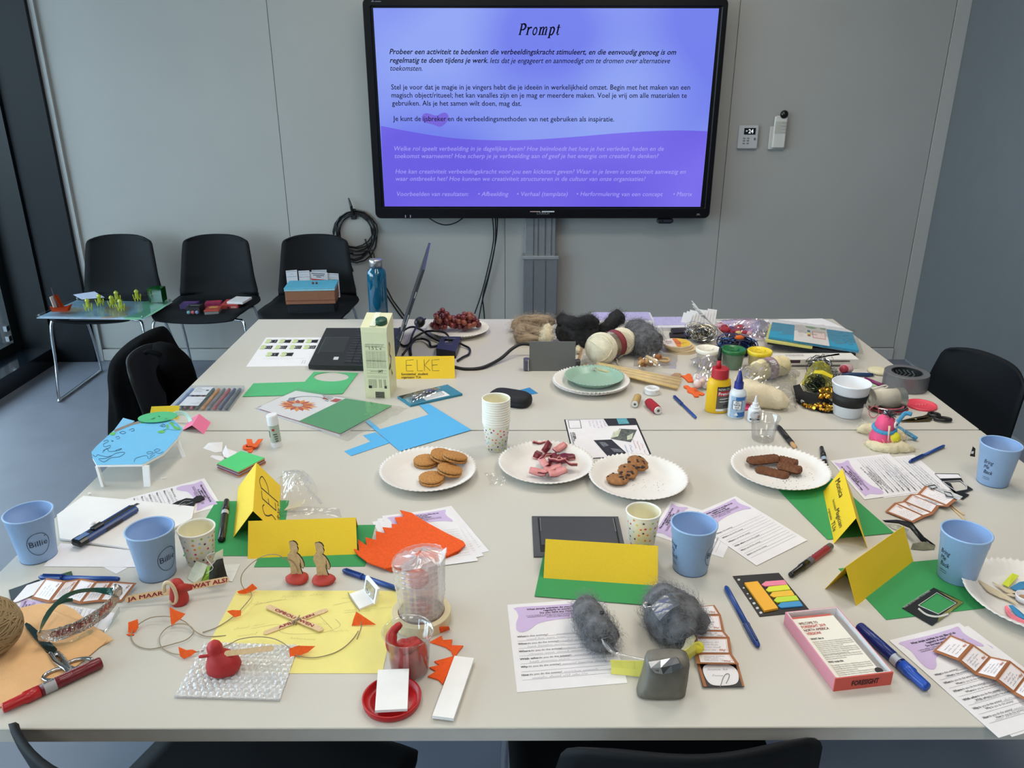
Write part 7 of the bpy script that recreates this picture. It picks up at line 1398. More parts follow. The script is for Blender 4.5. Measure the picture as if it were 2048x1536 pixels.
marker('marker_pen', 'red permanent marker at the near table edge', kp('C1', 20,1268,.009), kp('C1', 865,872,.009),.0095, '6E1420', 'B01C22', .36, 'A3A3A6', (.40,.52), lt=(('office', .41,.515,.002,.011),), ltc='1A1A1C')
A, B = kp('C1', 20,1268,.009), kp('C1', 865,872,.009); d = (B - A).normalized(); s_ = ZUP.cross(d).normalized(); L = (B - A).length; r = .0095; b = M()
c_ = lambda x, y: A + d * x + (-s_ * sin(y / r) + ZUP * cos(y / r)) * (r * .99)
text(b, lambda x, y: c_(x, y), 'MARKER', .54 * L, .0,.007,.15 * L, .015); text(b, lambda x, y: c_(x, y), 'Permanent', .71 * L, .0,.007,.17 * L, 0)
for i, y in enumerate((.004,.0065)): text(b, lambda x, yy: c_(x, yy), 'waterproof ink bullet tip', .56 * L, y, .0028,.13 * L)
t = [o for o in C.objects if o.get('label') == 'red permanent marker at the near table edge'][0]; b.obj('barrel_lettering', mat('C9A0A0', .5, var=0), t)
A, B = kp('C7', 1860,1125,.0095), kp('C7', 1305,630,.0095)
t = marker('marker_pen', 'thick blue marker beside the open pink card box', A, B, .0098, '14266E', '1A4AA8', .34, 'A9ACB4', (.37,.46)); d = (B - A).normalized(); s_ = ZUP.cross(d).normalized(); L = (B - A).length; r = .0098; b = M(); c_ = lambda x, y: B - d * x + (s_ * sin(y / r) + ZUP * cos(y / r)) * (r * 1.0)
text(b, lambda x, y: c_(x, y), 'MARKER', .54 * L, .0015,.006,.08 * L, .015); b.obj('band_lettering', mat('2A2C34', .5, var=0), t); b = M(); text(b, lambda x, y: c_(x, y), 'permanent marker', .2 * L, .002,.004,.2 * L); b.obj('barrel_lettering', mat('4A62A8', .5, var=0), t)
bluepen('blue stick pen pointing at the black sticky flag pad', kp('C7', 480,795,.005), kp('C7', 212,300,.005),.0055,.35)
bluepen('blue stick pen half behind the bubble-wrapped cup', kp('C4', 165,293,.005), kp('C4', 575,432,.005),.0055,.36)
bluepen('blue stick pen behind the folded brown cards at the table corner', kp('B8', 330,828,.005), kp('B8', 1020,845,.005),.0055,.3)
# ------------------------------------------------------------ crinkled bags near SEP card
t = thing('cellophane_bag', 'crumpled clear cellophane bag with a white slip inside, by the card lettered SEP', 'bag', tuple(kp('B4', 560,1100)))
b = M(); b.slab([kp('B4', x, y, h) for x, y, h in ((425,1155,.004),(470,1105,.012),(560,1065,.02),(640,1062,.022),(580,1120,.012),(500,1150,.005))],.0008); b.obj('white_slip', mat('DBD8CC', .6), t)
b = M(); crumple(b, kps('B4', [(390,900),(700,930),(800,1130),(400,1210)],0), lambda u, v: .003 + .058 * (max(0, sin(PI * min(1,.1 + u * .9))) * sin(PI * min(1,.05 + v * .9))) ** .7,22,26,.012,38); b.obj('clear_film', film('FEFEFE', .02,.07,.0), t)
b = M(); crumple(b, kps('B4', [(380,1170),(960,1150),(980,1230),(390,1240)],0), lambda u, v: .002 + .006 * sin(PI * u),23,18,.005,50); b.obj('bag_mouth', film('FEFEFE', .02,.07,.0), t)
b = M(); crumple(b, kps('B5', [(940,770),(1150,800),(1180,860),(980,890)],0), lambda u, v: .002,24,14,.008,60); b.solo('cellophane_scrap', film('FEFEFE', .03,.07,.0), 'small scrap of clear cellophane between the biscuit and candy plates', 'wrapper')
# ------------------------------------------------------------ orange felt piece
OFM = mat('F05A16', .92, var=.08, vs=200, bump=.6, bs=900)
fl_ = [(1105,440),(1175,490),(1165,395),(1235,445),(1225,380),(1310,402),(1305,330),(1385,352),(1360,300),(1440,308),(1430,275),(1485,278),(1455,225),(1532,216),(1497,165),(1590,188),(1640,222),(1720,270),(1860,345),(1995,412),(2012,440),(1960,480),(1880,520),(1700,570),(1470,610),(1380,625),(1250,580),(1170,520)]
t = thing('orange_felt', 'orange felt cut with a jagged flame edge, lying over the worksheet pile', 'felt', tuple(kp('C3', 1560,400)))
b = M(); b.slab([kp('C3', x, y, .006) for x, y in fl_],.0025); b.obj('felt_top', OFM, t); b = SM(); b.grid([[kp('C3', x, y, h) for x, y, h in r] for r in ([(1380,625,.005),(1700,570,.007),(1960,480,.008)],[(1395,632,.004),(1720,582,.004),(1985,470,.005)],[(1460,650,.003),(1720,590,.002),(1950,505,.002)])],-.0015); b.obj('felt_fold', OFM, t)
# bubble wrapped cup on a tape ring
mt_ = kp('C4', 745,655); t = thing('masking_tape', 'cream masking tape roll under the bubble-wrapped cup', 'tape', tuple(mt_)); b = M(); b.lathe([(.0395,0),(.0495,0),(.050,.001),(.050,.019),(.0495,.020),(.0395,.020),(.0395,0)],56, 0,0, mt_); b.obj('tape_winding', mat('D9CBA4', .55, var=.04), t)
b = M(); b.lathe([(.0378,.0005),(.0395,.0005),(.0395,.0195),(.0378,.0195),(.0378,.0005)],48, 0,0, mt_); b.obj('card_core', mat('7A4A3A', .6), t)
t = thing('wrapped_cup', 'cup wrapped in bubble wrap standing in the masking tape roll', 'cup', tuple(mt_ + V((0,0,.001)))); rr = random.Random(4)
b = SM(); b.lathe([(0,.004),(.026,.004),(.030,.060),(.030,.105),(0,.105)],32, 0,0, mt_); b.obj('inner_cup', film('F0E4E2', .05,.2,.3, 'E2C9C6'), t)
b = SM(); b.sph(mt_ + V((-.004,-.004,.085)),(.020,.018,.016),16,10, lambda d: 1 + .2 * nz(d, 2,7)); b.obj('orange_content', mat('E8623A', .7), t); b = SM(); b.sph(mt_ + V((-.002,-.006,.024)),(.016,.014,.018),14,9); b.obj('red_content', mat('B04A4A', .7), t)
BW = film('FDFDFE', .14,.25,.22); rg = []
for i in range(60):
    z = .002 + .126 * i / 59; row = []
    for j in range(110):
        a = 2 * PI * j / 110; r = .0355 + .0075 * (z / .128) + .0022 * abs(sin(a * 11) * sin(z * 300)) ** .7 + .0022 * nz(V((cos(a), sin(a), z * 14)),3,4); tp2 = .012 * max(0,(z - .09) / .04)
        zz_ = z + (.006 * cos(a) - .004) * (i / 59) ** 3; row.append(mt_ + V((r * cos(a), r * sin(a) * (1 - tp2 * 10 * .5), zz_)))
    rg.append(row)
b = SM(); b.grid(rg, 0, True); b.obj('bubble_wrap', BW, t)
b = M(); g = [[mt_ + V((.0435 * cos(2 * PI * j / 40) * f, .034 * sin(2 * PI * j / 40) * f, .122 + .012 * (1 - f) + .006 * nz(V((cos(j), sin(j), f)),4,3) + .006 * cos(2 * PI * j / 40))) for j in range(40)] for f in (1,.75,.45,.15)]; b.grid(g, 0, True); b.obj('bubble_wrap_top', BW, t)
b = M(); b.grid([[mt_ + V((.036,-.02,.120)), mt_ + V((.047,-.012,.142))],[mt_ + V((.030,.015,.122)), mt_ + V((.045,.012,.136))]],.0006); b.obj('wrap_corner', BW, t)
# clear cup with red clay
cc = kp('C4', 660,1030); t = thing('clay_cup', 'clear plastic cup half full of red clay', 'cup', tuple(cc)); CR = film('FBFBFB', .09,.06,.03)
b = SM(); b.lathe([(0,.001),(.027,.001),(.029,.004),(.0345,.071),(.038,.073),(.040,.0755),(.039,.077),(.037,.0755),(.0335,.0725),(.028,.004),(0,.003)],44, 0,0, cc); b.obj('cup_wall', CR, t)
RC = mat('A8201E', .4, var=.1, bump=.25, bs=100); b = SM(); rg = []
for z, f in ((.003,.96),(.012,.985),(.03,.97),(.042,.9),(.048,.6),(.05,.2)): rg.append([cc + V(((.0275 + .0055 * z / .071) * f * cos(2 * PI * j / 30) * (1 + .05 * nz(V((cos(2 * PI * j / 30), sin(2 * PI * j / 30), z * 40)),2,1)),(.0275 + .0055 * z / .071) * f * sin(2 * PI * j / 30), z + .005 * nz(V((cos(2 * PI * j / 30), sin(2 * PI * j / 30),0)),2,3))) for j in range(30)])
b.rings(rg); b.obj('clay_lump', RC, t)
b = SM(); b.tube(spl([cc + V(p) for p in ((-.020,-.012,.045),(-.026,-.004,.056),(-.024,.008,.068),(-.012,.014,.078))],5),[.006,.007,.008,.009,.009,.009,.009,.009,.009,.008,.007,.007,.006,.006,.005,.004],10); b.obj('clay_roll', RC, t)
b = SM(); b.tube(spl([cc + V(p) for p in ((-.008,-.016,.05),(.006,-.012,.054),(.018,-.004,.058))],5),.0065,10); b.obj('clay_roll', RC, t)
# orange felt strips
b = M(); b.slab([kp('C4', x, y, .0006 + (.012 if i in (1,2) else 0)) for i, (x, y) in enumerate(((745,765),(850,715),(945,712),(950,730),(880,755),(840,770),(780,800)))],.002); b.solo('felt_strip', OFM, 'narrow orange felt strip between the clay cup and the tape roll', 'felt strip', 'orange felt strips')
b = M(); b.slab(kps('C4', [(805,825),(890,780),(900,812),(968,808),(962,850),(1048,853),(1010,900),(985,938),(900,1135),(865,1100),(788,1078),(850,1040),(800,1012),(875,995),(835,968),(975,930),(960,890),(920,862),(860,842)],.0006),.0022); b.solo('felt_strip', OFM, 'jagged curved orange felt strip under the white foam strip', 'felt strip', 'orange felt strips')
b = M(); b.slab([kp('C4', x, y, .0036) for x, y in ((985,938),(1128,955),(978,1398),(822,1378))],.005); b.solo('foam_strip', FOAM, 'long white foam board strip lying on the orange felt strip', 'foam')
# red lid and foam rectangle
lc = kp('C4', 528,1258); t = thing('red_lid', 'red plastic lid lying open side up at the near edge', 'lid', tuple(lc)); RL = mat('B5161C', .35, var=.02)
b = SM(); b.lathe([(0,0),(.040,0),(.042,.002),(.0435,.011),(.0425,.012),(.0405,.011),(.039,.003),(.030,.003),(.029,.0042),(0,.0042)],48, 0,0, lc); b.obj('lid_body', RL, t)
b = M(); b.slab([kp('C4', 425,1040,.026), kp('C4', 652,1031,.026), kp('C4', 640,1325,.013), kp('C4', 403,1338,.013)],.0045); b.solo('foam_rectangle', FOAM, 'white foam board rectangle resting on the red lid', 'foam')
# little mirror
t = thing('mirror_model', 'tiny white foam mirror model with crinkled foil', 'model', tuple(kp('C4', 330,520)))
b = M(); b.slab([kp('C4', x, y, .0008) for x, y in ((218,480),(330,440),(400,545),(290,588))],.004); b.obj('foam_base', FOAM, t)
a0, a1 = kp('C4', 318,445,.005), kp('C4', 398,545,.005); hv = V((.002,.002,0)); b = M(); tpz = [kp('C4', 356,325,.038), kp('C4', 440,410,.035)]; 
u0, u1 = V((a0.x + .006, a0.y + .001, TZ + .036)), V((a1.x + .007, a1.y + .001, TZ + .036)); n_ = V((.85,.53,0)) * .0045
b.rings([[a0, a1, u1, u0],[p + n_ for p in (a0, a1, u1, u0)]]); b.obj('foam_back', FOAM, t)
b = M(); g = []
for i in range(9):
    row = []
    for j in range(9): u, v = .14 + .72 * j / 8,.16 + .72 * i / 8; p = (a0 * (1 - u) + a1 * u) * (1 - v) + (u0 * (1 - u) + u1 * u) * v; row.append(p - n_ * (.15 + .45 * abs(nz(p, 260,4))))
    g.append(row)
b.grid(g[::-1]); b.obj('foil', mat('C9CCD0', .12,1, var=.05), t)

# ------------------------------------------------------------ photo worksheet beyond the candy plate
pq = [kp('B6', 30,290), kp('B6', 553,282), kp('B6', 672,552), kp('B6', 100,585)]
t = sheet('photo_sheet', 'black-bordered sheet with pasted photos behind the candy plate', 'paper', pq, INK); t2 = t; q = Q(*[p + V((0,0,.0005)) for p in pq],.0003)
b = M(); q.rect(b, .018,.012,.975,.985,.0004); b.obj('white_page', PAPER, t)
for uv, c in ((((.55,.0),(.98,-.0),(.99,.2),(.58,.21)), '17181C'),(((.72,.29),(.95,.33),(.80,.66),(.55,.55)), '5A6058'),(((.32,.57),(.56,.57),(.70,.95),(.44,.98)), '1F2126')):
    b = M(); q.poly(b, [uv[0], uv[3], uv[2], uv[1]],0,.0008); b.obj('pasted_photo', mat(c, .5, var=.6, vs=90), t)
b = M(); q.poly(b, [(.73,.0),(.73,.17),(.88,.16),(.87,0)],0,.0011); b.obj('photo_detail', mat('58A0AC', .5, var=.2, vs=100), t)
b = M(); q.poly(b, [(.62,.38),(.74,.3),(.66,.5),(.56,.53)],0,.0011); q.poly(b, [(.78,.5),(.88,.42),(.83,.58),(.76,.6)],0,.0011); b.obj('photo_detail', mat('C8CDB4', .5, var=.2, vs=120), t)
b = M(); q.poly(b, [(.38,.62),(.46,.63),(.5,.72),(.42,.75)],0,.0011); q.poly(b, [(.5,.78),(.62,.82),(.66,.9),(.54,.88)],0,.0011); b.obj('photo_detail', mat('6A6E74', .5, var=.4, vs=150), t)
z = lambda x, y: q.uv(x / q.w, y / q.h, .0009); b = M(); mline(b, lambda x, y: q.uv(x, y, .0009),[(.05,.03),(.215,.03),(.205,.25),(.045,.25)],.008, True); b.obj('title_frame', INK, t); b = M(); scrib(b, z, .1 * q.w, .2 * q.h, .016,.006, R, .0005); b.obj('title_scribble', GREYINK, t)
b = M(); PP = lambda x, y: q.uv(x, y, .0009)
for i in range(5): scrib(b, lambda x, y, i=i: PP(.33 + .05 * i - y * 7,.05 + x * 6),0,0,.036,.006, R, .0007)
b.obj('purple_notes', mat('8A62B4', .6, var=0), t); b = M()
for i in range(3): scrib(b, lambda x, y, i=i: PP(.83 + .045 * i - y * 5,.58 + .06 * i + x * 7),0,0,.034,.006, R, .0007)
b.obj('red_notes', mat('C0505A', .6, var=0), t); b = M()
for i in range(2): scrib(b, lambda x, y, i=i: PP(.70 + .06 * i - y * 5,.72 + x * 7),0,0,.026,.007, R, .0009)
b.obj('blue_notes', mat('3E78BC', .6, var=0), t); b = M()
for i, L_ in enumerate((.3,.22,.16)): tline(b, ('COLLECTIVE IMAGINATION', 'What activities do you', 'like?')[i], PP(.055 + .022 * i, .36 + L_), PP(.055 + .022 * i, .36), ZUP, .006,.02)
b.obj('side_title', INK, t)
# ------------------------------------------------------------ wooden figures on red clay
KRAFT = mat('BFA27A', .6, var=.15, vs=120); BURN = mat('2A1A10', .6, var=0)
fig = [(622,410),(655,402),(676,412),(692,436),(687,445),(697,470),(690,490),(681,494),(706,515),(727,545),(742,580),(744,605),(735,620),(724,615),(722,590),(712,568),(709,600),(722,640),(746,702),(722,700),(684,652),(680,690),(640,690),(640,640),(634,585),(620,562),(611,532),(616,505),(630,490),(641,484),(632,460),(628,430)]
for dx, dy, lb in ((0,0, 'flat wooden figure standing in red clay, string tied to its arm'),(204,10, 'flat wooden figure standing in red clay, free of the string')):
    base = kp('C3', 688 + dx, 722 + dy); t = thing('wooden_figure', lb, 'figure', tuple(base), 'wooden figures on red clay')
    pf_ = [PY(*k('C3', x + dx, y + dy), base.y) for x, y in fig]
    b = M(); b.slab(pf_, .003, V((0,1,0))); b.obj('burnt_edge', BURN, t)
    ce = V((sum(p.x for p in pf_) / len(pf_), base.y, sum(p.z for p in pf_) / len(pf_))); b = M(); b.add([p * 1 + V((-.0006,-.0004,.0002)) for p in pf_][::-1],[tuple(range(len(pf_)))]); b.obj('wood_face', KRAFT, t)
    b = M(); b.ribbon([PY(*k('C3', x + dx, y + dy), base.y - .0006) for x, y in ((710,545),(714,580),(720,610),(735,612))],.0008, V((0,1,0))); b.ribbon([PY(*k('C3', x + dx, y + dy), base.y - .0006) for x, y in ((655,402),(676,412),(692,436))],.0014, V((0,1,0))); b.obj('burnt_line', BURN, t)
    b = SM(); b.sph(base + V((.001,0,.0075)),(.0215,.017,.0095),26,12, lambda d: 1 + .12 * nz(d, 1.6, dx)); b.obj('clay_foot', mat('B83A30', .55, var=.06, bump=.2, bs=120), t)
# ------------------------------------------------------------ string of flags
t = thing('flag_string', 'thin string with little orange felt flags winding over the yellow sheet', 'garland', tuple(kp('C2', 900,700)))
STR = mat('9A8C72', .8, var=.1); b = SM()
path = [(1605,190,.022),(1585,140,.034),(1550,95,.045),(1500,80,.05),(1440,45,.06),(1370,38,.062),(1290,60,.055),(1200,120,.045),(1130,200,.03),(1118,270,.012),(1145,330,.004),(1200,360,.006),(1205,400,.008),(1150,470,.006),(1085,540,.006),(1010,600,.003),(900,665,.002),(790,703,.002)]
path2 = [(990,730,.001),(880,738,.002),(800,732,.003),(720,690,.004),(650,620,.007),(580,585,.012),(520,570,.014),(440,566,.012),(340,580,.010),(250,630,.008),(200,680,.005),(180,730,.003),(200,790,.002),(260,830,.002),(350,843,.002),(450,825,.003),(560,795,.004),(650,765,.005),(710,710,.006),(700,665,.008),(650,635,.010),(580,630,.010),(500,655,.008),(440,710,.006),(420,770,.004),(440,830,.003),(500,870,.002),(560,888,.003),(620,890,.006),(690,880,.006),(790,860,.004),(950,830,.008),(1035,795,.008),(1110,760,.01),(1250,740,.01),(1380,752,.009),(1470,790,.008),(1550,850,.006),(1600,900,.004),(1700,918,.003),(1800,910,.003),(1920,875,.002),(2010,820,.002),(2080,750,.002),(2120,690,.004)]
for pth in (path, path2): b.tube(spl([kp('C2', *p) for p in pth],5),.00085,5)
b.tube(spl([kp('C4', *p) for p in ((298,672,.012),(300,715,.004),(270,800,.001))],4),.00085,5); b.tube(spl([kp('C4', *p) for p in ((290,590,.008),(255,545,.003),(225,500,.003),(205,458,.004))],4),.00085,5)
b.obj('string', STR, t)
def flag(crop, pl, hb=.001, ht=.018):
    ys = [y for _, y in pl]; y0, y1 = min(ys), max(ys); b = M(); pp = [kp(crop, x, y, ht + (hb - ht) * (y - y0) / (y1 - y0)) for x, y in pl]; c = sum(pp, V((0,0,0))) / len(pp); nn = (pp[1] - pp[0]).cross(pp[2] - pp[0]).normalized()
    b.rings([pp, [p - nn * .0014 for p in pp]] if nn.z > 0 or nn.y < 0 else [[p + nn * .0014 for p in pp], pp]); b.obj('felt_flag', ORANGE, t)
for a in (('C2', [(155,618),(235,590),(240,660),(215,700),(180,712),(155,700)]),('C2', [(508,487),(560,515),(642,545),(600,590),(560,615),(525,655),(515,580)],.004,.03),('C2', [(583,828),(650,856),(700,850),(737,868),(690,905),(630,930),(597,905)]),('C2', [(998,522),(1040,512),(1117,515),(1115,560),(1065,575),(1030,550)],.006,.016),('C2', [(1085,355),(1160,330),(1213,287),(1256,328),(1200,360),(1150,375),(1100,372)],.002,.02),('C2', [(1528,842),(1600,816),(1750,820),(1690,870),(1630,895),(1535,914)],.002,.014),('C4', [(265,597),(410,693),(320,695),(232,700),(245,650)],.002,.02)): flag(*a)
b = M(); b.slab(kps('C2', [(140,725),(180,715),(210,725),(175,735)],.0008),.0014); b.obj('felt_flag', ORANGE, t)
# ------------------------------------------------------------ bubble wrap sheet and clay bird
bw = [kp('C2', 815,790,.001), kp('C2', 1615,815,.001), kp('C2', 1450,1290,.001), kp('C2', 550,1262,.001)]
t = thing('bubble_wrap_sheet', 'square of bubble wrap lying partly over the yellow sheet', 'bubble wrap', tuple(sum(bw, V((0,0,0))) / 4)); nU, nV = 96,62; g = []; Lu, Lv = (bw[1] - bw[0]).length, (bw[3] - bw[0]).length
for i in range(nV + 1):
    row = []
    for j in range(nU + 1):
        u, v = j / nU, i / nV; p = (bw[0] * (1 - u) + bw[1] * u) * (1 - v) + (bw[3] * (1 - u) + bw[2] * u) * v; X, Y = u * Lu / .0105, v * Lv / .0091; X += .5 * (int(Y) % 2); dx, dy = X - round(X),(Y % 1) - .5; r2 = (dx * dx + dy * dy) * 4.6
        z = .0042 * math.sqrt(max(0,1 - r2)) + .0007 * nz(p, 300,3) + .0006 * nz(p, 90,1); row.append(p + V((.0006 * nz(p, 250,8),.0006 * nz(p, 250,9), z + .0005)))
    g.append(row)
b = M(); b.grid(g[::-1]); b.obj('bubble_layer', film('FFFFFF', .10,.25,.55), t, 'stuff'); b = M(); b.slab(bw, .0004); b.obj('backing_film', film('FAFAFC', .06,.1,.08), t)
b = M(); b.slab([bw[3], bw[2], bw[2] + V((0,.003,0)), bw[3] + V((0,.003,0))],.0035); b.obj('cut_edge', film('FFFFFF', .12,.2,.35), t)
cb0 = kp('C2', 965,1035,.004); t = thing('clay_bird', 'red clay bird with a stick through it, standing on the bubble wrap', 'figure', tuple(cb0)); b = SM()
rg = []
for z, rx, ry_, ox in ((0,.018,.015,.0),(.004,.025,.020,.001),(.013,.0265,.0215,.003),(.022,.0245,.0195,.003),(.031,.0195,.016,.000),(.0365,.0135,.012,-.004),(.041,.0115,.011,-.007),(.047,.0118,.011,-.007),(.053,.009,.0085,-.007),(.058,.003,.003,-.006)): rg.append([cb0 + V((ox + rx * cos(2 * PI * j / 28) * (1 + .06 * nz(V((cos(2 * PI * j / 28), sin(2 * PI * j / 28), z * 40)),1.5,2)), ry_ * sin(2 * PI * j / 28), z)) for j in range(28)])
b.rings(rg); b.obj('clay_body', mat('AE2427', .55, var=.06, bump=.25, bs=150), t)
def stick(m, A, B, w_=.0095, th=.0018, nrm=None):   # round-ended craft stick
    d = (B - A); L = d.length; d = d.normalized(); n_ = (nrm or ZUP); s_ = n_.cross(d).normalized(); n_ = d.cross(s_); o = []
    for a in range(9): an = PI / 2 + PI * a / 8; o.append(A + d * (w_ / 2) + (d * cos(an) + s_ * sin(an)) * w_ / 2)
    for a in range(9): an = -PI / 2 + PI * a / 8; o.append(B - d * (w_ / 2) + (d * cos(an) + s_ * sin(an)) * w_ / 2)
    m.rings([o, [p + n_ * th for p in o]]); return A, d, s_, n_
SW = mat('DDBF93', .55, var=.1, vs=50, stretch=(3,3,3)); zc = cb0.z - TZ
A, B = kp('C2', 985,885,.040), kp('C2', 1402,835,.040); b = M(); stick(b, A + (A - B) * .02, B, .0085,.0018, V((.05,-.75,.65))); b.obj('craft_stick', SW, t)
A, B = kp('C2', 905,893,.040), kp('C2', 758,912,.040); b = SM(); b.tube(spl([A, A.lerp(B, .6), B],4),[.004,.0034,.0029,.0027,.0026,.0026,.0027,.0027,.002],10); b.obj('clay_beak', mat('AE2427', .55, var=.06), t)
# ------------------------------------------------------------ stick cross
t = thing('stick_cross', 'two craft sticks tied in a cross, lettered in red', 'craft sticks', tuple(kp('C2', 1590,605))); RI = mat('8E1420', .6, var=0)
A1, B1_, A2_, B2_ = kp('C2', 1310,718,.001), kp('C2', 1858,512,.001), kp('C2', 1340,482,.0036), kp('C2', 1815,690,.0036)
for (A, B, h) in ((A1, B1_, 0),(A2_, B2_, 0)): b = M(); stick(b, A, B, .0105); b.obj('craft_stick', SW, t)
b = M()
for A, B, ws in ((A2_, B2_, (('OPBOU', .16,.52),('WEN', .60,.84))),(A1, B1_, (('AFBR', .22,.50),('KEN', .58,.78)))):
    d = (B - A).normalized(); s_ = ZUP.cross(d).normalized(); L = (B - A).length; o = A + ZUP * .0022 - s_ * .0032
    for s, f0, f1 in ws: text(b, lambda x, y: o + d * (x + f0 * L) - s_ * y, s, 0,0,.0085,(f1 - f0) * L, .025)
b.obj('red_lettering', RI, t); b = SM(); c = kp('C2', 1595,607,.004)
for a in (.3,.9,1.5): b.tube([c + V((.008 * cos(2 * PI * i / 14) * cos(a),.008 * cos(2 * PI * i / 14) * sin(a),.0035 * sin(2 * PI * i / 14))) for i in range(15)],.0009,5)
b.tube([c, c + V((-.004,-.003,.004)), c + V((-.006,-.012,.003))],.0009,5); b.tube([c, c + V((.003,.008,.006))],.0009,5); b.obj('string_knot', STR, t)
# stick with JA MAAR / WAT ALS
ca = kp('C2', 595,455); t = thing('lettered_stick', 'lettered craft stick held up by red clay and a pale ring', 'craft stick', tuple(ca))
A, B = kp('C2', 128,425,.012), kp('C2', 525,350,.020); dirn = (B - A).normalized(); NF = V((.1,-.8,.6)).normalized(); hh = .010
def lstick(A, B, s, f0, f1):
    b = M(); a_, d, s_, n_ = stick(b, A, B, .0115,-.0018, NF); b.obj('craft_stick', SW, t); L = (B - A).length; upv = s_ if s_.z > 0 else -s_; b = M(); o = A + NF * .0006 - upv * .0038
    text(b, lambda x, y: o + d * x - upv * y, s, f0 * L, 0,.0098,(f1 - f0) * L, .035); b.obj('red_lettering', RI, t)
lstick(A, B, 'JA MAAR', .05,.82); lstick(kp('C2', 665,318,.022), kp('C2', 1015,250,.026), 'WAT ALS?', .10,.97)
b = SM(); rg = []
for z, rx, ry_, ox in ((0,.013,.011,.0),(.004,.0155,.013,.001),(.012,.0165,.013,.001),(.022,.015,.012,.001),(.032,.0125,.011,.001),(.041,.0115,.010,.001),(.047,.009,.008,0),(.050,.003,.003,0)): rg.append([ca + V((ox + rx * cos(2 * PI * j / 24), ry_ * sin(2 * PI * j / 24) * (1 + .1 * nz(V((cos(j), sin(j), z * 30)),1,1)), z)) for j in range(24)])
b.rings(rg); b.obj('clay_base', mat('AE2A24', .55, var=.06, bump=.25, bs=150), t)
b = SM(); b.tube(spl([ca + V((.004,-.002,.034)), ca + V((.010,-.004,.036)), kp('C2', 668,320,.0235), kp('C2', 690,314,.024)],4),[.010,.0095,.009,.0085,.008,.0075,.007,.0068,.0064,.006,.0058,.0055,.004],10); b.obj('clay_arm', mat('AE2A24', .55, var=.06), t)
b = SM(); rc_ = ca + V((-.006,-.011,.032)); b.tube([rc_ + V((.0095 * cos(a),-.004 * sin(a) - .003,.0245 * sin(a))) for a in [-2.2 + 5.2 * i / 26 for i in range(27)]],.0032,10); b.obj('pale_ring', mat('D6C2A0', .5, var=.05), t)
# ------------------------------------------------------------ near-left corner
fl_ = [(-60,520),(0,495),(180,412),(330,380),(520,372),(640,430),(700,488),(790,560),(860,608),(940,660),(965,685),(900,715),(850,745),(740,840),(600,950),(400,1060),(200,1150),(60,1230),(-60,1290)]
b = M(); b.slab([kp('C1', x, y, .0016 + (.006 if 900 < x < 970 else 0)) for x, y in fl_],.0014); b.solo('peach_felt', mat('E2B27E', .9, var=.06, vs=25, bump=.4, bs=500), 'peach felt sheet under the metal scissors and foil spectacles', 'felt')
tc = kp('C1', -75,800,.0); tc.z = TZ + .0035; t = thing('twine_ball', 'ball of brown twine on the peach felt, cut by the picture edge', 'twine', tuple(tc)); c = tc + V((0,0,.048)); TWM = mat('8A7452', .85, var=.12, vs=100)
b = SM(); b.sph(c, (.0545,.05,.047),28,18); b.obj('twine_core', TWM, t); b = SM(); rr = random.Random(15)
for i in range(46):
    ax = V((.25 + rr.gauss(0,.1),-.5,.15 + .9 * sin(i * .35))).normalized() if i % 3 else V((rr.gauss(0,.35), rr.gauss(-.2,.3),1)).normalized(); x, y, _ = frame(ax); off = rr.uniform(-.03,.03)
    pts = []
    for j in range(33):
        a = 2 * PI * j / 32; p = ax * off + (x * cos(a) + y * sin(a)) * math.sqrt(.05 ** 2 - off ** 2); pts.append(c + V((p.x * 1.10, p.y * 1.01, p.z * .95)))
    b.tube(pts, .0014,5, False)
b.obj('wound_twine', mat('9A8460', .85, var=.1), t, 'stuff'); b = M(); b.slab([kp('C1', *p, .01) for p in ((90,590),(160,560),(175,600),(140,640),(95,625))],.0012); b.obj('foil_label', mat('A9A9A6', .2,.9, var=.15, vs=100), t)
# metal scissors
t = thing('scissors', 'silver all-metal scissors lying on the peach felt', 'scissors', tuple(kp('C1', 450,750))); CHS = mat('B9BABD', .18,1, var=.03)
b = M(); b.slab([kp('C1', x, y, .004) for x, y in ((213,560),(228,545),(260,560),(330,620),(420,700),(490,770),(480,830),(440,815),(380,770),(290,670),(225,585))],.003); b.obj('blade', mat('4A5A58', .2,.9, var=.03), t)
b = M(); b.slab([kp('C1', x, y, .0015) for x, y in ((220,570),(300,640),(420,760),(500,800),(470,850),(400,800),(300,690))],.0022); b.obj('blade', CHS, t)
b = SM()
for pts, nm in (([(430,800,.004),(470,860,.006),(520,900,.008),(575,945,.008),(585,1000,.007),(540,1010,.006)], 'a'),([(490,795,.004),(530,830,.007),(560,880,.008),(590,930,.007),(610,945,.006)], 'b')):
    b = SM(); b.tube(spl([kp('C1', *p) for p in pts],5),.0042,8); b.obj('shank', CHS, t)
for cx, cy, rx, ry_, a in ((505,972,.0215,.013,.35),(665,885,.0195,.011,.35)): b = SM(); c = kp('C1', cx, cy, .006); b.tube([c + V((rx * cos(q) * cos(a) - ry_ * sin(q) * sin(a), rx * cos(q) * sin(a) + ry_ * sin(q) * cos(a),0)) for q in [2 * PI * i / 28 for i in range(29)]],.003,8); b.obj('finger_ring', CHS, t)
b = SM(); b.lathe([(0,0),(.004,0),(.0035,.002),(0,.0025)],14, 0,0, kp('C1', 478,808,.007)); b.obj('pivot_screw', CHS, t)
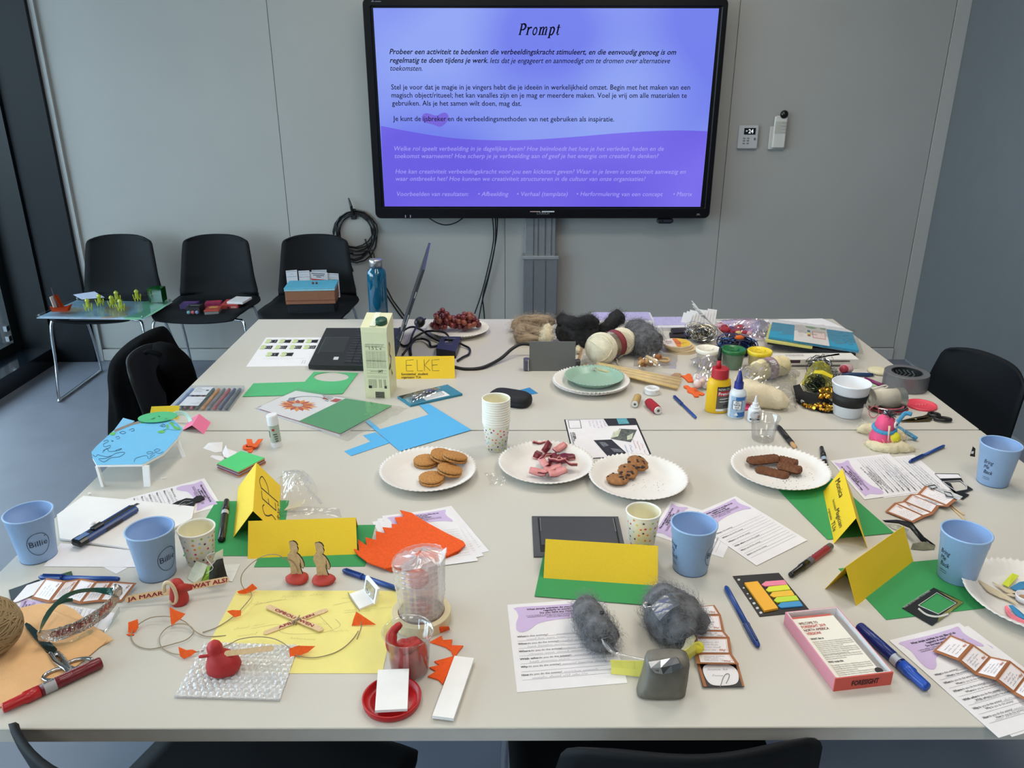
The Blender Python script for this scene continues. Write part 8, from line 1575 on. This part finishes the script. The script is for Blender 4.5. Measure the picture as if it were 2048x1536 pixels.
# foil spectacles
t = thing('foil_spectacles', 'safety spectacles wrapped in foil tape with red lettering', 'spectacles', tuple(kp('C1', 650,600)))
def strip(top_, bot_, mt, nm, sub=6, wr=0.0, seed=1):
    a, c = spl([kp('C1', *p) for p in top_], sub), spl([kp('C1', *p) for p in bot_], sub); g = []
    for i in range(5):
        f = i / 4; g.append([p.lerp(q_, f) + V((wr * nz(p.lerp(q_, f),160, seed),-wr * abs(nz(p.lerp(q_, f),160, seed + 2)), wr * nz(p.lerp(q_, f),200, seed + 5))) for p, q_ in zip(a, c)])
    b = M(); b.grid(g[::-1],.0012); b.obj(nm, mt, t); return a, c
FOIL = mat('C9C3BC', .16,.9, var=.12, vs=60, bump=.8, bs=260)
ft = [(315,610,.030),(480,580,.034),(640,530,.036),(800,440,.038),(920,345,.042),(1000,245,.046)]; fb = [(330,690,.012),(480,690,.014),(640,640,.016),(800,560,.018),(930,460,.022),(1025,330,.026)]
a_, c_2 = strip(ft, fb, FOIL, 'foil_band', 6,.0016)
strip([(320,660,.016),(500,640,.018),(640,590,.02),(780,515,.022),(930,400,.026),(955,380,.028)],[(330,700,.010),(500,690,.012),(640,645,.014),(790,560,.016),(920,465,.020),(950,430,.022)], film('FFFFFF', .1,.1,.04), 'clear_tape')
lm = [a_[i].lerp(c_2[i],.25) for i in range(len(a_))]
def onband(f0, s, L, size, off=.38):
    n_ = len(a_) - 1; b = M(); cum = [0]
    for i in range(n_): cum.append(cum[-1] + (a_[i + 1] - a_[i]).length)
    def mp(x, y):
        s_ = min(max(x, 0), cum[-1] - 1e-6); i = max(j for j in range(n_) if cum[j] <= s_); f = (s_ - cum[i]) / (cum[i + 1] - cum[i]); tp0 = a_[i].lerp(a_[i + 1], f); bt = c_2[i].lerp(c_2[i + 1], f); dn = (bt - tp0); return tp0 + dn * min(1, off + y / dn.length) + V((0,-.0026,.0012))
    text(b, mp, s, f0 * cum[-1],.006, size, L * cum[-1],.0,.15); return b
onband(.15, 'CREATIEVE', .47,.014).obj('red_lettering', mat('7E2A2A', .5, var=0), t); onband(.70, 'BRIL', .20,.014).obj('red_lettering', mat('B0463A', .5, var=0), t)
TEAL = mat('23645A', .15, var=.05, trans=.5)
strip([(985,238,.050),(900,235,.050),(780,238,.050),(650,255,.050),(540,300,.048),(440,390,.046),(370,490,.042),(335,600,.036)],[(960,305,.040),(900,290,.040),(800,270,.042),(670,280,.042),(560,330,.040),(470,410,.038),(400,510,.034),(330,625,.030)], TEAL, 'temple_arm', 6)
strip([(620,325,.030),(560,330,.03),(490,350,.03),(430,400,.03),(390,450,.03)],[(625,350,.024),(565,360,.024),(500,385,.024),(450,430,.024),(410,475,.024)], TEAL, 'temple_tip', 4)
strip([(340,690,.010),(480,715,.010),(620,690,.010),(760,600,.010),(900,590,.004),(1020,400,.02)],[(350,710,.002),(480,735,.002),(630,705,.002),(780,640,.002),(890,620,.001),(1025,440,.012)], film('F4FAF8', .14,.06,.02), 'clear_lens', 5)
b = SM(); b.sph(kp('C1', 1000,262,.046),(.008,.007,.012),12,9, lambda d: 1 + .3 * nz(d, 3,4)); b.obj('foil_knot', FOIL, t)
# ------------------------------------------------------------ folded brown story cards
BRC = mat('A2663E', .65, var=.05)
def story(label, crop, folds, seed, ins='EFE9EC', axis_u=True, mg=.09, group='folded story cards'):
    pts = [(kp(crop, *a), kp(crop, *c)) for a, c in folds]; c0 = sum((a + c for a, c in pts), V((0,0,0))) / (2 * len(pts)); c0.z = TZ; t = thing('story_card', label, 'card', tuple(c0), group); rr = random.Random(seed)
    for i in range(len(pts) - 1):
        a, c = pts[i]; d, e = pts[i + 1]; q = Q(a, c, e, d, .0); q = q if q.n.dot(CAM - a) > 0 else Q(c, a, d, e, .0); nn = q.n; b = M(); b.grid([[q.uv(j / 5, r / 5,0) for j in range(6)] for r in range(6)],.0005); b.obj('card_panel', BRC, t)
        b = M(); b.grid([[q.uv(mg + (1 - 2 * mg) * j / 5, mg + (1 - 2 * mg) * r / 5,.0012) for j in range(6)] for r in range(6)]); b.obj('white_panel', mat(ins, .65, var=.02), t)
        b = M()
        for r in range(4): scrib(b, lambda x, y: q.uv(x / q.w, y / q.h, .0017), q.w * .2, q.h * (.34 + .15 * r), q.w * rr.uniform(.35,.55),.0036, rr, .0004)
        b.obj('handwriting', INKB, t)
        b = M(); mline(b, lambda x, y: q.uv(x, y, .0016),[(mg + .03, mg + .03),(1 - mg - .03, mg + .03),(1 - mg - .03,1 - mg - .06)],.01); text(b, lambda x, y: q.uv(x / q.w, y / q.h, .0017), 'Why?', q.w * .66, q.h * .84,.006, q.w * .18,.02); b.obj('orange_print', mat('B4683C', .6, var=0), t)
    return t
story('folded brown story card stretched on the worksheet overhanging the corner', 'C8', [((735,695,.006),(605,815,.006)),((900,765,.012),(795,885,.012)),((1030,855,.004),(915,985,.004)),((1170,885,.014),(1065,1025,.014)),((1300,985,.004),(1195,1125,.004)),((1400,1040,.012),(1290,1180,.012))],1)
story('folded brown story card lying behind the wool headset, with a paper clip', 'C6', [((1830,215,.010),(1640,232,.008)),((1885,300,.006),(1650,300,.004)),((1915,445,.006),(1660,440,.006)),((1960,495,.012),(1660,492,.012)),((1980,635,.004),(1665,635,.004)),((2040,720,.010),(1680,715,.010))],2)
t = [o for o in C.objects if str(o.get('label', '')).endswith('with a paper clip')][0]
pq = kps('C6', [(1680,715),(2030,715),(2085,912),(1730,915)],.003); b = M(); b.slab(pq, .0008); b.obj('black_panel', BLACK, t); q = Q(*[p + V((0,0,.0008)) for p in pq],.0003); b = M(); q.poly(b, [(.0,.0),(.06,0),(.1,1),(.02,1)]); q.poly(b, [(.94,.0),(1,0),(1,1),(.95,1)]); b.obj('brown_border', BRC, t)
b = M(); q.poly(b, [(.1,.45),(.16,.12),(.4,.04),(.75,.06),(.92,.3),(.92,.65),(.8,.9),(.5,.97),(.2,.9)][::-1],4,.0006); b.obj('white_label', PAPER, t); b = M(); scrib(b, lambda x, y: q.uv(x / q.w, y / q.h, .001), q.w * .2, q.h * .32, q.w * .5,.005, R, .0006); scrib(b, lambda x, y: q.uv(x / q.w, y / q.h, .001), q.w * .3, q.h * .58, q.w * .25,.005, R, .0006); b.obj('handwriting', INKB, t)
b = SM(); b.tube(spl([kp('C6', x, y, .0056) for x, y in ((1880,915),(1895,860),(1915,815),(1940,798),(1958,808),(1950,840),(1930,880))],5),.0005,6); b.obj('paper_clip', STEEL, t)
story('folded brown story card beside the two wooden sticks', 'B7', [((1010,610,.003),(1220,695,.003)),((1080,545,.006),(1310,650,.006)),((1140,535,.010),(1370,630,.010)),((1200,480,.006),(1415,570,.006)),((1250,480,.010),(1480,575,.010)),((1310,415,.012),(1555,515,.012))],3)
story('folded brown story card standing in zigzag behind the foil spectacles', 'B8', [((395,838,.016),(265,1010,.002)),((562,862,.022),(420,1050,.004)),((690,840,.018),(560,1020,.006)),((830,865,.022),(680,1060,.004)),((960,865,.016),(840,1040,.004)),((1165,880,.012),(1040,1040,.002))],4)
# dark window cards
def wcard(label, crop, pl, hole, h, cut=True, tint='17181A'):
    o = kps(crop, pl, h); ob = holed(o, kps(crop, hole, h),.0006, mat(tint, .35, var=.25, vs=40), 'window_card', label, 'card'); ob['group'] = 'black window cards'
    b = M(); n = len(hole); hp = [p + V((0,0,.0009)) for p in kps(crop, hole, h)]; b.tube(hp + [hp[0]],.0007,4); x = b.obj('white_edge', mat('D8D8D8', .5, var=.1, vs=200), ob); return ob
ob = wcard('black card with a square window, lying on the green card', 'C8', [(380,500),(612,350),(830,455),(600,628)],[(500,480),(635,388),(775,465),(645,545)],.0015)
b = M(); b.add(kps('C8', [(640,370),(830,455),(640,600),(650,560),(790,460)],.0026)[::-1],[(0,1,2,3,4)]); b.obj('olive_print', mat('7A7A3A', .5, var=.3, vs=60), ob); b = M(); mline(b, lambda x, y: kp('C8', x, y, .0027),[(p.x, p.y) for p in spl([(500,500),(560,545),(640,560),(720,540)],4)],14); b.obj('white_curve', mat('C9C9C6', .4, var=.1), ob)
b = M(); tline(b, 'WHAT DO YOU WANT TO DO MORE?', kp('C8', 400,500,.0022), kp('C8', 590,375,.0022), ZUP, .006); b.obj('card_lettering', mat('B9BBBE', .5, var=0), ob)
ob = wcard('black and white card with a ragged window near the farthest blue cup', 'B7', [(1380,325),(1560,328),(1600,400),(1668,445),(1600,470),(1640,485),(1590,520),(1560,505),(1500,400),(1440,385)],[(1440,388),(1570,380),(1620,420),(1620,445),(1540,460),(1480,420)],.0022)
b = M(); b.add(kps('B7', [(1385,328),(1556,331),(1580,358),(1420,362)],.0032)[::-1],[(0,1,2,3)]); b.obj('white_strip', PAPER, ob)
t = thing('window_card', 'black printed card lying askew on the brown story card by the sticks', 'card', tuple(kp('B7', 1430,460,.013)), 'black window cards'); pq = kps('B7', [(1310,410),(1350,400),(1590,500),(1560,525)],.0145); b = M(); b.slab(pq, .0008); b.obj('card_face', mat('C4C6C9', .4, var=.3, vs=60), t); b = M()
for pl in ([(1330,420),(1380,410),(1400,430),(1360,440)],[(1450,460),(1500,470),(1520,500),(1470,495)]): mline(b, lambda x, y: kp('B7', x, y, .0156), pl, 8, True)
b.obj('black_print', INK, t)
for A, B, lb in ((('B7', 1490,555),('B7', 1600,635), 'thin wooden stick under the folded brown card, farther of two'),(('B7', 1500,575),('B7', 1605,672), 'thin wooden stick under the folded brown card, nearer of two')): b = SM(); b.tube([kp(*A, .0018), kp(*B, .0018)],.0016,6); b.solo('wooden_stick', SW, lb, 'stick', 'thin wooden sticks')
t = thing('film_strip', 'curled black printed card strip arching beside the lettered yellow card', 'card', tuple(kp('B7', 1200,800))); b = SM()
b.grid([[kp('B7', *p) for p in r] for r in ([(990,675,.006),(1100,672,.016),(1210,690,.026),(1240,730,.026),(1300,800,.012),(1385,862,.002)],[(1010,690,.004),(1110,700,.014),(1195,735,.022),(1225,770,.02),(1275,830,.008),(1340,865,.001)])],.0008); b.obj('dark_strip', mat('15171A', .3, var=.2, vs=60), t)
b = M(); b.grid([[kp('B7', *p) for p in r] for r in ([(1030,700,.004),(1110,710,.010),(1190,745,.014)],[(1060,735,.001),(1110,750,.002),(1170,770,.004)])],.0006); b.obj('white_scrap', mat('BFC1BA', .5, var=.3, vs=80), t); b = M(); b.grid([[kp('B7', *p) for p in r] for r in ([(1215,850,.006),(1300,835,.008),(1385,865,.003)],[(1200,890,.001),(1300,900,.001),(1375,892,.001)])],.0006); b.obj('olive_tail', mat('6F6F5A', .4, var=.4, vs=60), t)
sheet('window_card', 'dark green and black card corner sticking out behind the blue pen', 'card', kps('B8', [(480,815),(610,778),(635,850),(560,850)],.0006), mat('3E5A3C', .4, var=.3, vs=60)); 
sheet('window_card', 'black printed card under the white end of the zigzag story card', 'card', kps('B8', [(75,940),(330,850),(400,900),(100,1055)],.0018), mat('1E262A', .4, var=.2, vs=60)); sheet('window_card', 'black card with small print cut by the picture edge', 'card', kps('B8', [(-80,1040),(62,1005),(40,1170),(-100,1220)],.0018), mat('141618', .4, var=.2))
b = M(); b.slab(kps('B8', [(100,1050),(230,900),(385,850),(335,960),(150,1040)],.0034),.0006); b.solo('white_label', WHITE, 'white torn label at the end of the zigzag story card', 'label')
# ------------------------------------------------------------ sticky flag pad
pq = kps('C7', [(268,217),(645,190),(905,505),(488,548)],.0004); t = thing('flag_pad', 'black card pad of arrow sticky flags in five colours', 'sticky flags', tuple(sum(pq, V((0,0,0))) / 4)); b = M(); b.slab(pq, .001); b.obj('black_card', mat('121214', .45), t); F7 = lambda h: (lambda x, y: kp('C7', x, y, h))
b = M(); b.slab([F7(.0015)(*p) for p in ((362,282),(470,270),(638,490),(525,512))],.004); b.obj('orange_pad', mat('F2B02E', .6, var=.02), t)
for pl, c in (([(503,290),(535,265),(690,253),(715,290),(530,304)], 'EE86A4'),([(538,335),(562,308),(715,292),(740,330),(562,350)], 'DCE23C'),([(572,378),(592,352),(748,337),(775,378),(600,394)], 'F0BE38'),([(603,420),(625,395),(785,380),(810,418),(630,437)], 'C2DC3A'),([(636,465),(662,440),(815,425),(843,465),(665,481)], '3C92C8')): b = M(); b.slab([F7(.0015)(*p) for p in pl],.0022); b.obj('arrow_flags', mat(c, .6, var=.02), t)
b = M()
for x, y, r in ((318,243,12),(390,358,8),(413,397,10),(443,436,13),(470,475,13),(498,513,13),(740,512,12),(358,310,9)): b.add([kp('C7', x + r * cos(2 * PI * i / 10), y + r * .75 * sin(2 * PI * i / 10),.0017) for i in range(10)][::-1],[tuple(range(10))])
b.obj('printed_spots', mat('C9CBCB', .5, var=0), t)
# ------------------------------------------------------------ open card box
A, B = kp('C7', 1092,1160), kp('C7', 1563,1104); bx = Box(A, B, .160,.024); t = thing('open_box', 'open pink and coral card box with a printed leaflet inside', 'box', tuple(bx.base())); b = M(bx.T); W_, D_, H_ = bx.w, bx.d, bx.h; TH = .002; PKB = mat('D98F9E', .55, var=.02); CRB = mat('D0564C', .55, var=.02)
def wall(x, y, sx, sy, mt, nm): b = M(bx.T); b.box((x, y, H_ / 2),(sx, sy, H_)); b.obj(nm, mt, t)
wall(W_ / 2, TH / 2, W_, TH, CRB, 'front_wall'); wall(W_ / 2, D_ - TH / 2, W_, TH, PKB, 'back_wall'); wall(TH / 2, D_ / 2, TH, D_ - 2 * TH, PKB, 'side_wall'); wall(W_ - TH / 2, D_ / 2, TH, D_ - 2 * TH, PKB, 'side_wall')
for x, y, sx, sy in ((W_ / 2, TH + .0005, W_ - 2 * TH, .001),(W_ / 2, D_ - TH - .0005, W_ - 2 * TH, .001),(TH + .0005, D_ / 2,.001, D_ - 2 * TH),(W_ - TH - .0005, D_ / 2,.001, D_ - 2 * TH)): b = M(bx.T); b.box((x, y, H_ / 2 + .0003),(sx, sy, H_)); b.obj('white_lining', mat('E4E2E4', .6, var=.01), t)
b = M(bx.T); b.box((W_ / 2, D_ / 2,.001),(W_ - 2 * TH, D_ - 2 * TH, .002)); b.obj('box_floor', WHITE, t)
lz = H_ - .0035; x0, x1, y0_, y1_ = TH + .002, W_ - TH - .014, TH + .002, D_ - TH - .014; b = M(bx.T); b.box(((x0 + x1) / 2,(y0_ + y1_) / 2, lz - .004),(x1 - x0, y1_ - y0_, .008)); b.obj('leaflet', mat('EDE8DC', .6, var=.01), t)
b = M(bx.T); b.box(((x0 + x1) / 2, y1_ + .004, lz - .006),(x1 - x0,.009,.006)); b.obj('red_cards', mat('C96058', .6), t); b = M(bx.T); b.lathe([(.0,0),(.006,0),(.006,.0008),(0,.0008)],20, 0,0, V((x1 - .001, y0_ + .006, lz + .0002))); b.obj('black_tab', BLACK, t)
lt = lambda x, y: bx.p(x0 + x, y1_ - y, lz + .0005); lw_ = x1 - x0; b = M()
for i, (s, f) in enumerate((('WELCOME TO', .44),('FORESIGHT 2019', .57),('NORTH AMERICA', .58),('VERSION!', .33))): text(b, lt, s, .006,.016 + .0085 * i, .0088, f * lw_, .018)
b.obj('red_heading', mat('C4483C', .6, var=0), t); b = M(); text(b, lt, 'WHAT this is:', .006,.0535,.0062,.30 * lw_, .02); text(b, lt, 'WHO made this:', .006,.1075,.0062,.34 * lw_, .02); b.obj('black_heading', INK, t); b = M()
for i in range(8): text(b, lt, 'the future cards were made for exploring alternative worlds', .006,.060 + .0042 * i, .0042, lw_ * (.88 if i % 4 != 3 else .6))
for i in range(3): text(b, lt, 'people around it could agree with the notion that new ideas', .006,.092 + .0042 * i, .0042, lw_ * (.86 - .4 * (i == 2)))
for i in range(7): text(b, lt, 'This package was made by a collaborating group of friends', .006,.1145 + .0042 * i, .0042, lw_ * (.88 if i % 4 != 3 else .5))
b.obj('body_text', mat('6A6660', .6, var=0), t); b = M(); text(b, bx.front, 'FORESIGHT', W_ * .53, H_ * .68,.0125, W_ * .47,.035,0, True); b.obj('box_lettering', mat('2A1414', .6, var=0), t)
# ------------------------------------------------------------ wool headset craft
t = thing('wool_headset', 'home-made headset of grey wool pads, yellow tape and a grey clay block', 'headset', tuple(kp('C6', 1250,700))); WGM = mat('626367', .95, var=.65, vs=45, bump=1.2, bs=150); FZ = mat('7C7D81', .9, var=0)
b = M(); rg_ = wob(b, [kp('C6', *p) for p in ((730,170,.028),(745,260,.03),(800,380,.03),(870,480,.026),(930,580,.02))],[.016,.023,.026,.026,.022],101,.13,26,8,60); b.obj('wool_pad', WGM, t); fuzz(t, rg_, FZ, 2400,.014,.00026,3)
b = M(); rg_ = wob(b, [kp('C6', *p) for p in ((1330,140,.022),(1400,210,.03),(1480,320,.032),(1560,420,.028),(1600,480,.02))],[.020,.036,.046,.040,.026],111,.14,30,8,45); b.obj('wool_pad', WGM, t); fuzz(t, rg_, FZ, 3200,.015,.00026,4)
b = M(); rg_ = wob(b, [kp('C6', *p) for p in ((1640,280,.03),(1680,350,.026),(1660,430,.02))],[.014,.020,.014],113,.25,20,7,60); b.obj('wool_pad', WGM, t); fuzz(t, rg_, FZ, 700,.012,.00026,6)
tp4 = [kp('C6', *p) for p in ((1288,228,.078),(1480,110,.076),(1535,215,.082),(1360,350,.082))]; b = M(); g = []
for i in range(9):
    row = []
    for j in range(11): u, v = j / 10, i / 8; p = (tp4[0] * (1 - u) + tp4[1] * u) * (1 - v) + (tp4[3] * (1 - u) + tp4[2] * u) * v; row.append(p + V((0,0,.0015 * nz(p, 120,2) + .006 * sin(PI * u))))
    g.append(row)
b.grid(g[::-1],.0008); b.obj('silver_tape', mat('A3A8AE', .25,.85, var=.06, vs=30), t)
YT_ = mat('E2DC6A', .6, var=.04)
b = M(); b.smooth = False; b.grid([[kp('C6', *p) for p in r] for r in ([(940,680,.022),(1040,685,.022),(1150,688,.022),(1270,690,.024)],[(950,740,.010),(1060,750,.010),(1160,760,.010),(1270,765,.011)],[(945,800,.001),(1060,810,.001),(1160,822,.001),(1265,832,.001)])],.0014); b.obj('yellow_tape', YT_, t)
b = M(); b.grid([[kp('C6', *p) for p in r] for r in ([(1510,640,.024),(1590,590,.026),(1660,530,.03),(1700,530,.032)],[(1530,680,.014),(1610,630,.016),(1680,580,.02),(1722,570,.022)],[(1560,720,.004),(1630,660,.004),(1680,620,.006),(1715,590,.01)])],.0014); b.obj('yellow_tape', YT_, t)
b = SM(); b.sph(kp('C6', 1690,575,.018),(.010,.008,.010),12,8, lambda d: 1 + .2 * nz(d, 2,6)); b.obj('tape_bulge', mat('E6D83C', .6), t)
b = M(); b.grid([[kp('C6', *p) for p in r] for r in ([(1500,650,.02),(1570,560,.028),(1610,430,.04),(1640,440,.038)],[(1530,690,.012),(1620,600,.022),(1660,520,.03),(1670,500,.03)])],.001); b.obj('pale_tape', mat('D6D4B4', .5, var=.05), t)
b = SM(); b.tube(spl([kp('C6', *p) for p in ((860,480,.04),(900,560,.03),(950,610,.024),(1020,635,.02),(1150,665,.022),(1270,690,.024))],5),.0025,8); b.tube(spl([kp('C6', *p) for p in ((1500,262,.066),(1560,340,.056),(1605,420,.044),(1615,470,.036))],5),.0022,8); b.tube(spl([kp('C6', *p) for p in ((1300,205,.05),(1250,195,.05),(1225,210,.05),(1245,232,.05),(1290,228,.05))],5),.002,8); b.obj('clear_frame', film('FDFDFD', .25,.06,.15), t)
b = M(); b.grid([[kp('C6', *p) for p in r] for r in ([(890,520,.036),(940,580,.03),(990,620,.022)],[(915,515,.034),(965,575,.028),(1010,610,.02)])],.001); b.obj('foil_bit', mat('C0C4C8', .15,.9), t)
for (x, y, h) in ((868,278,.056),(1275,208,.052)): b = M(); b.rbox(kp('C6', x, y, h),(.007,.005,.005),.001,.2); b.obj('hinge_block', BLACK, t)
CG_ = mat('6B675E', .45, var=.12, vs=60, bump=.15, bs=200); bs0 = kp('C6', 1410,1060); b = SM(); rg = []
for z, rx, ry_, ox in ((0,.029,.012,-.002),(.003,.036,.017,-.003),(.012,.035,.020,-.001),(.024,.034,.021,.002),(.038,.0335,.020,.004),(.050,.033,.018,.005),(.058,.031,.015,.006),(.061,.022,.009,.006)):
    rg.append([bs0 + V((ox + rx * (abs(cos(a)) ** .5) * (1 if cos(a) > 0 else -1) * (1 + .08 * nz(V((cos(a), sin(a), z * 30)),1.3,9)),.022 + ry_ * (abs(sin(a)) ** .7) * (1 if sin(a) > 0 else -1) + z * .25, z)) for a in [2 * PI * j / 44 for j in range(44)]])
b.rings(rg); b.obj('clay_block', CG_, t)
b = M(); g = []
for r in ([(1265,690,.060),(1370,675,.066),(1450,660,.066),(1500,645,.064),(1520,660,.062)],[(1285,745,.058),(1370,740,.064),(1460,720,.066),(1530,700,.064),(1562,740,.058)],[(1320,785,.050),(1390,797,.054),(1470,785,.056),(1540,750,.056),(1568,745,.050)]): g.append([kp('C6', *p) + V((0,-.002,0)) for p in r])
b.smooth = False; b.grid(g, -.0012); b.obj('silver_tape', mat('8E9093', .25,.8, var=.08, vs=50), t)
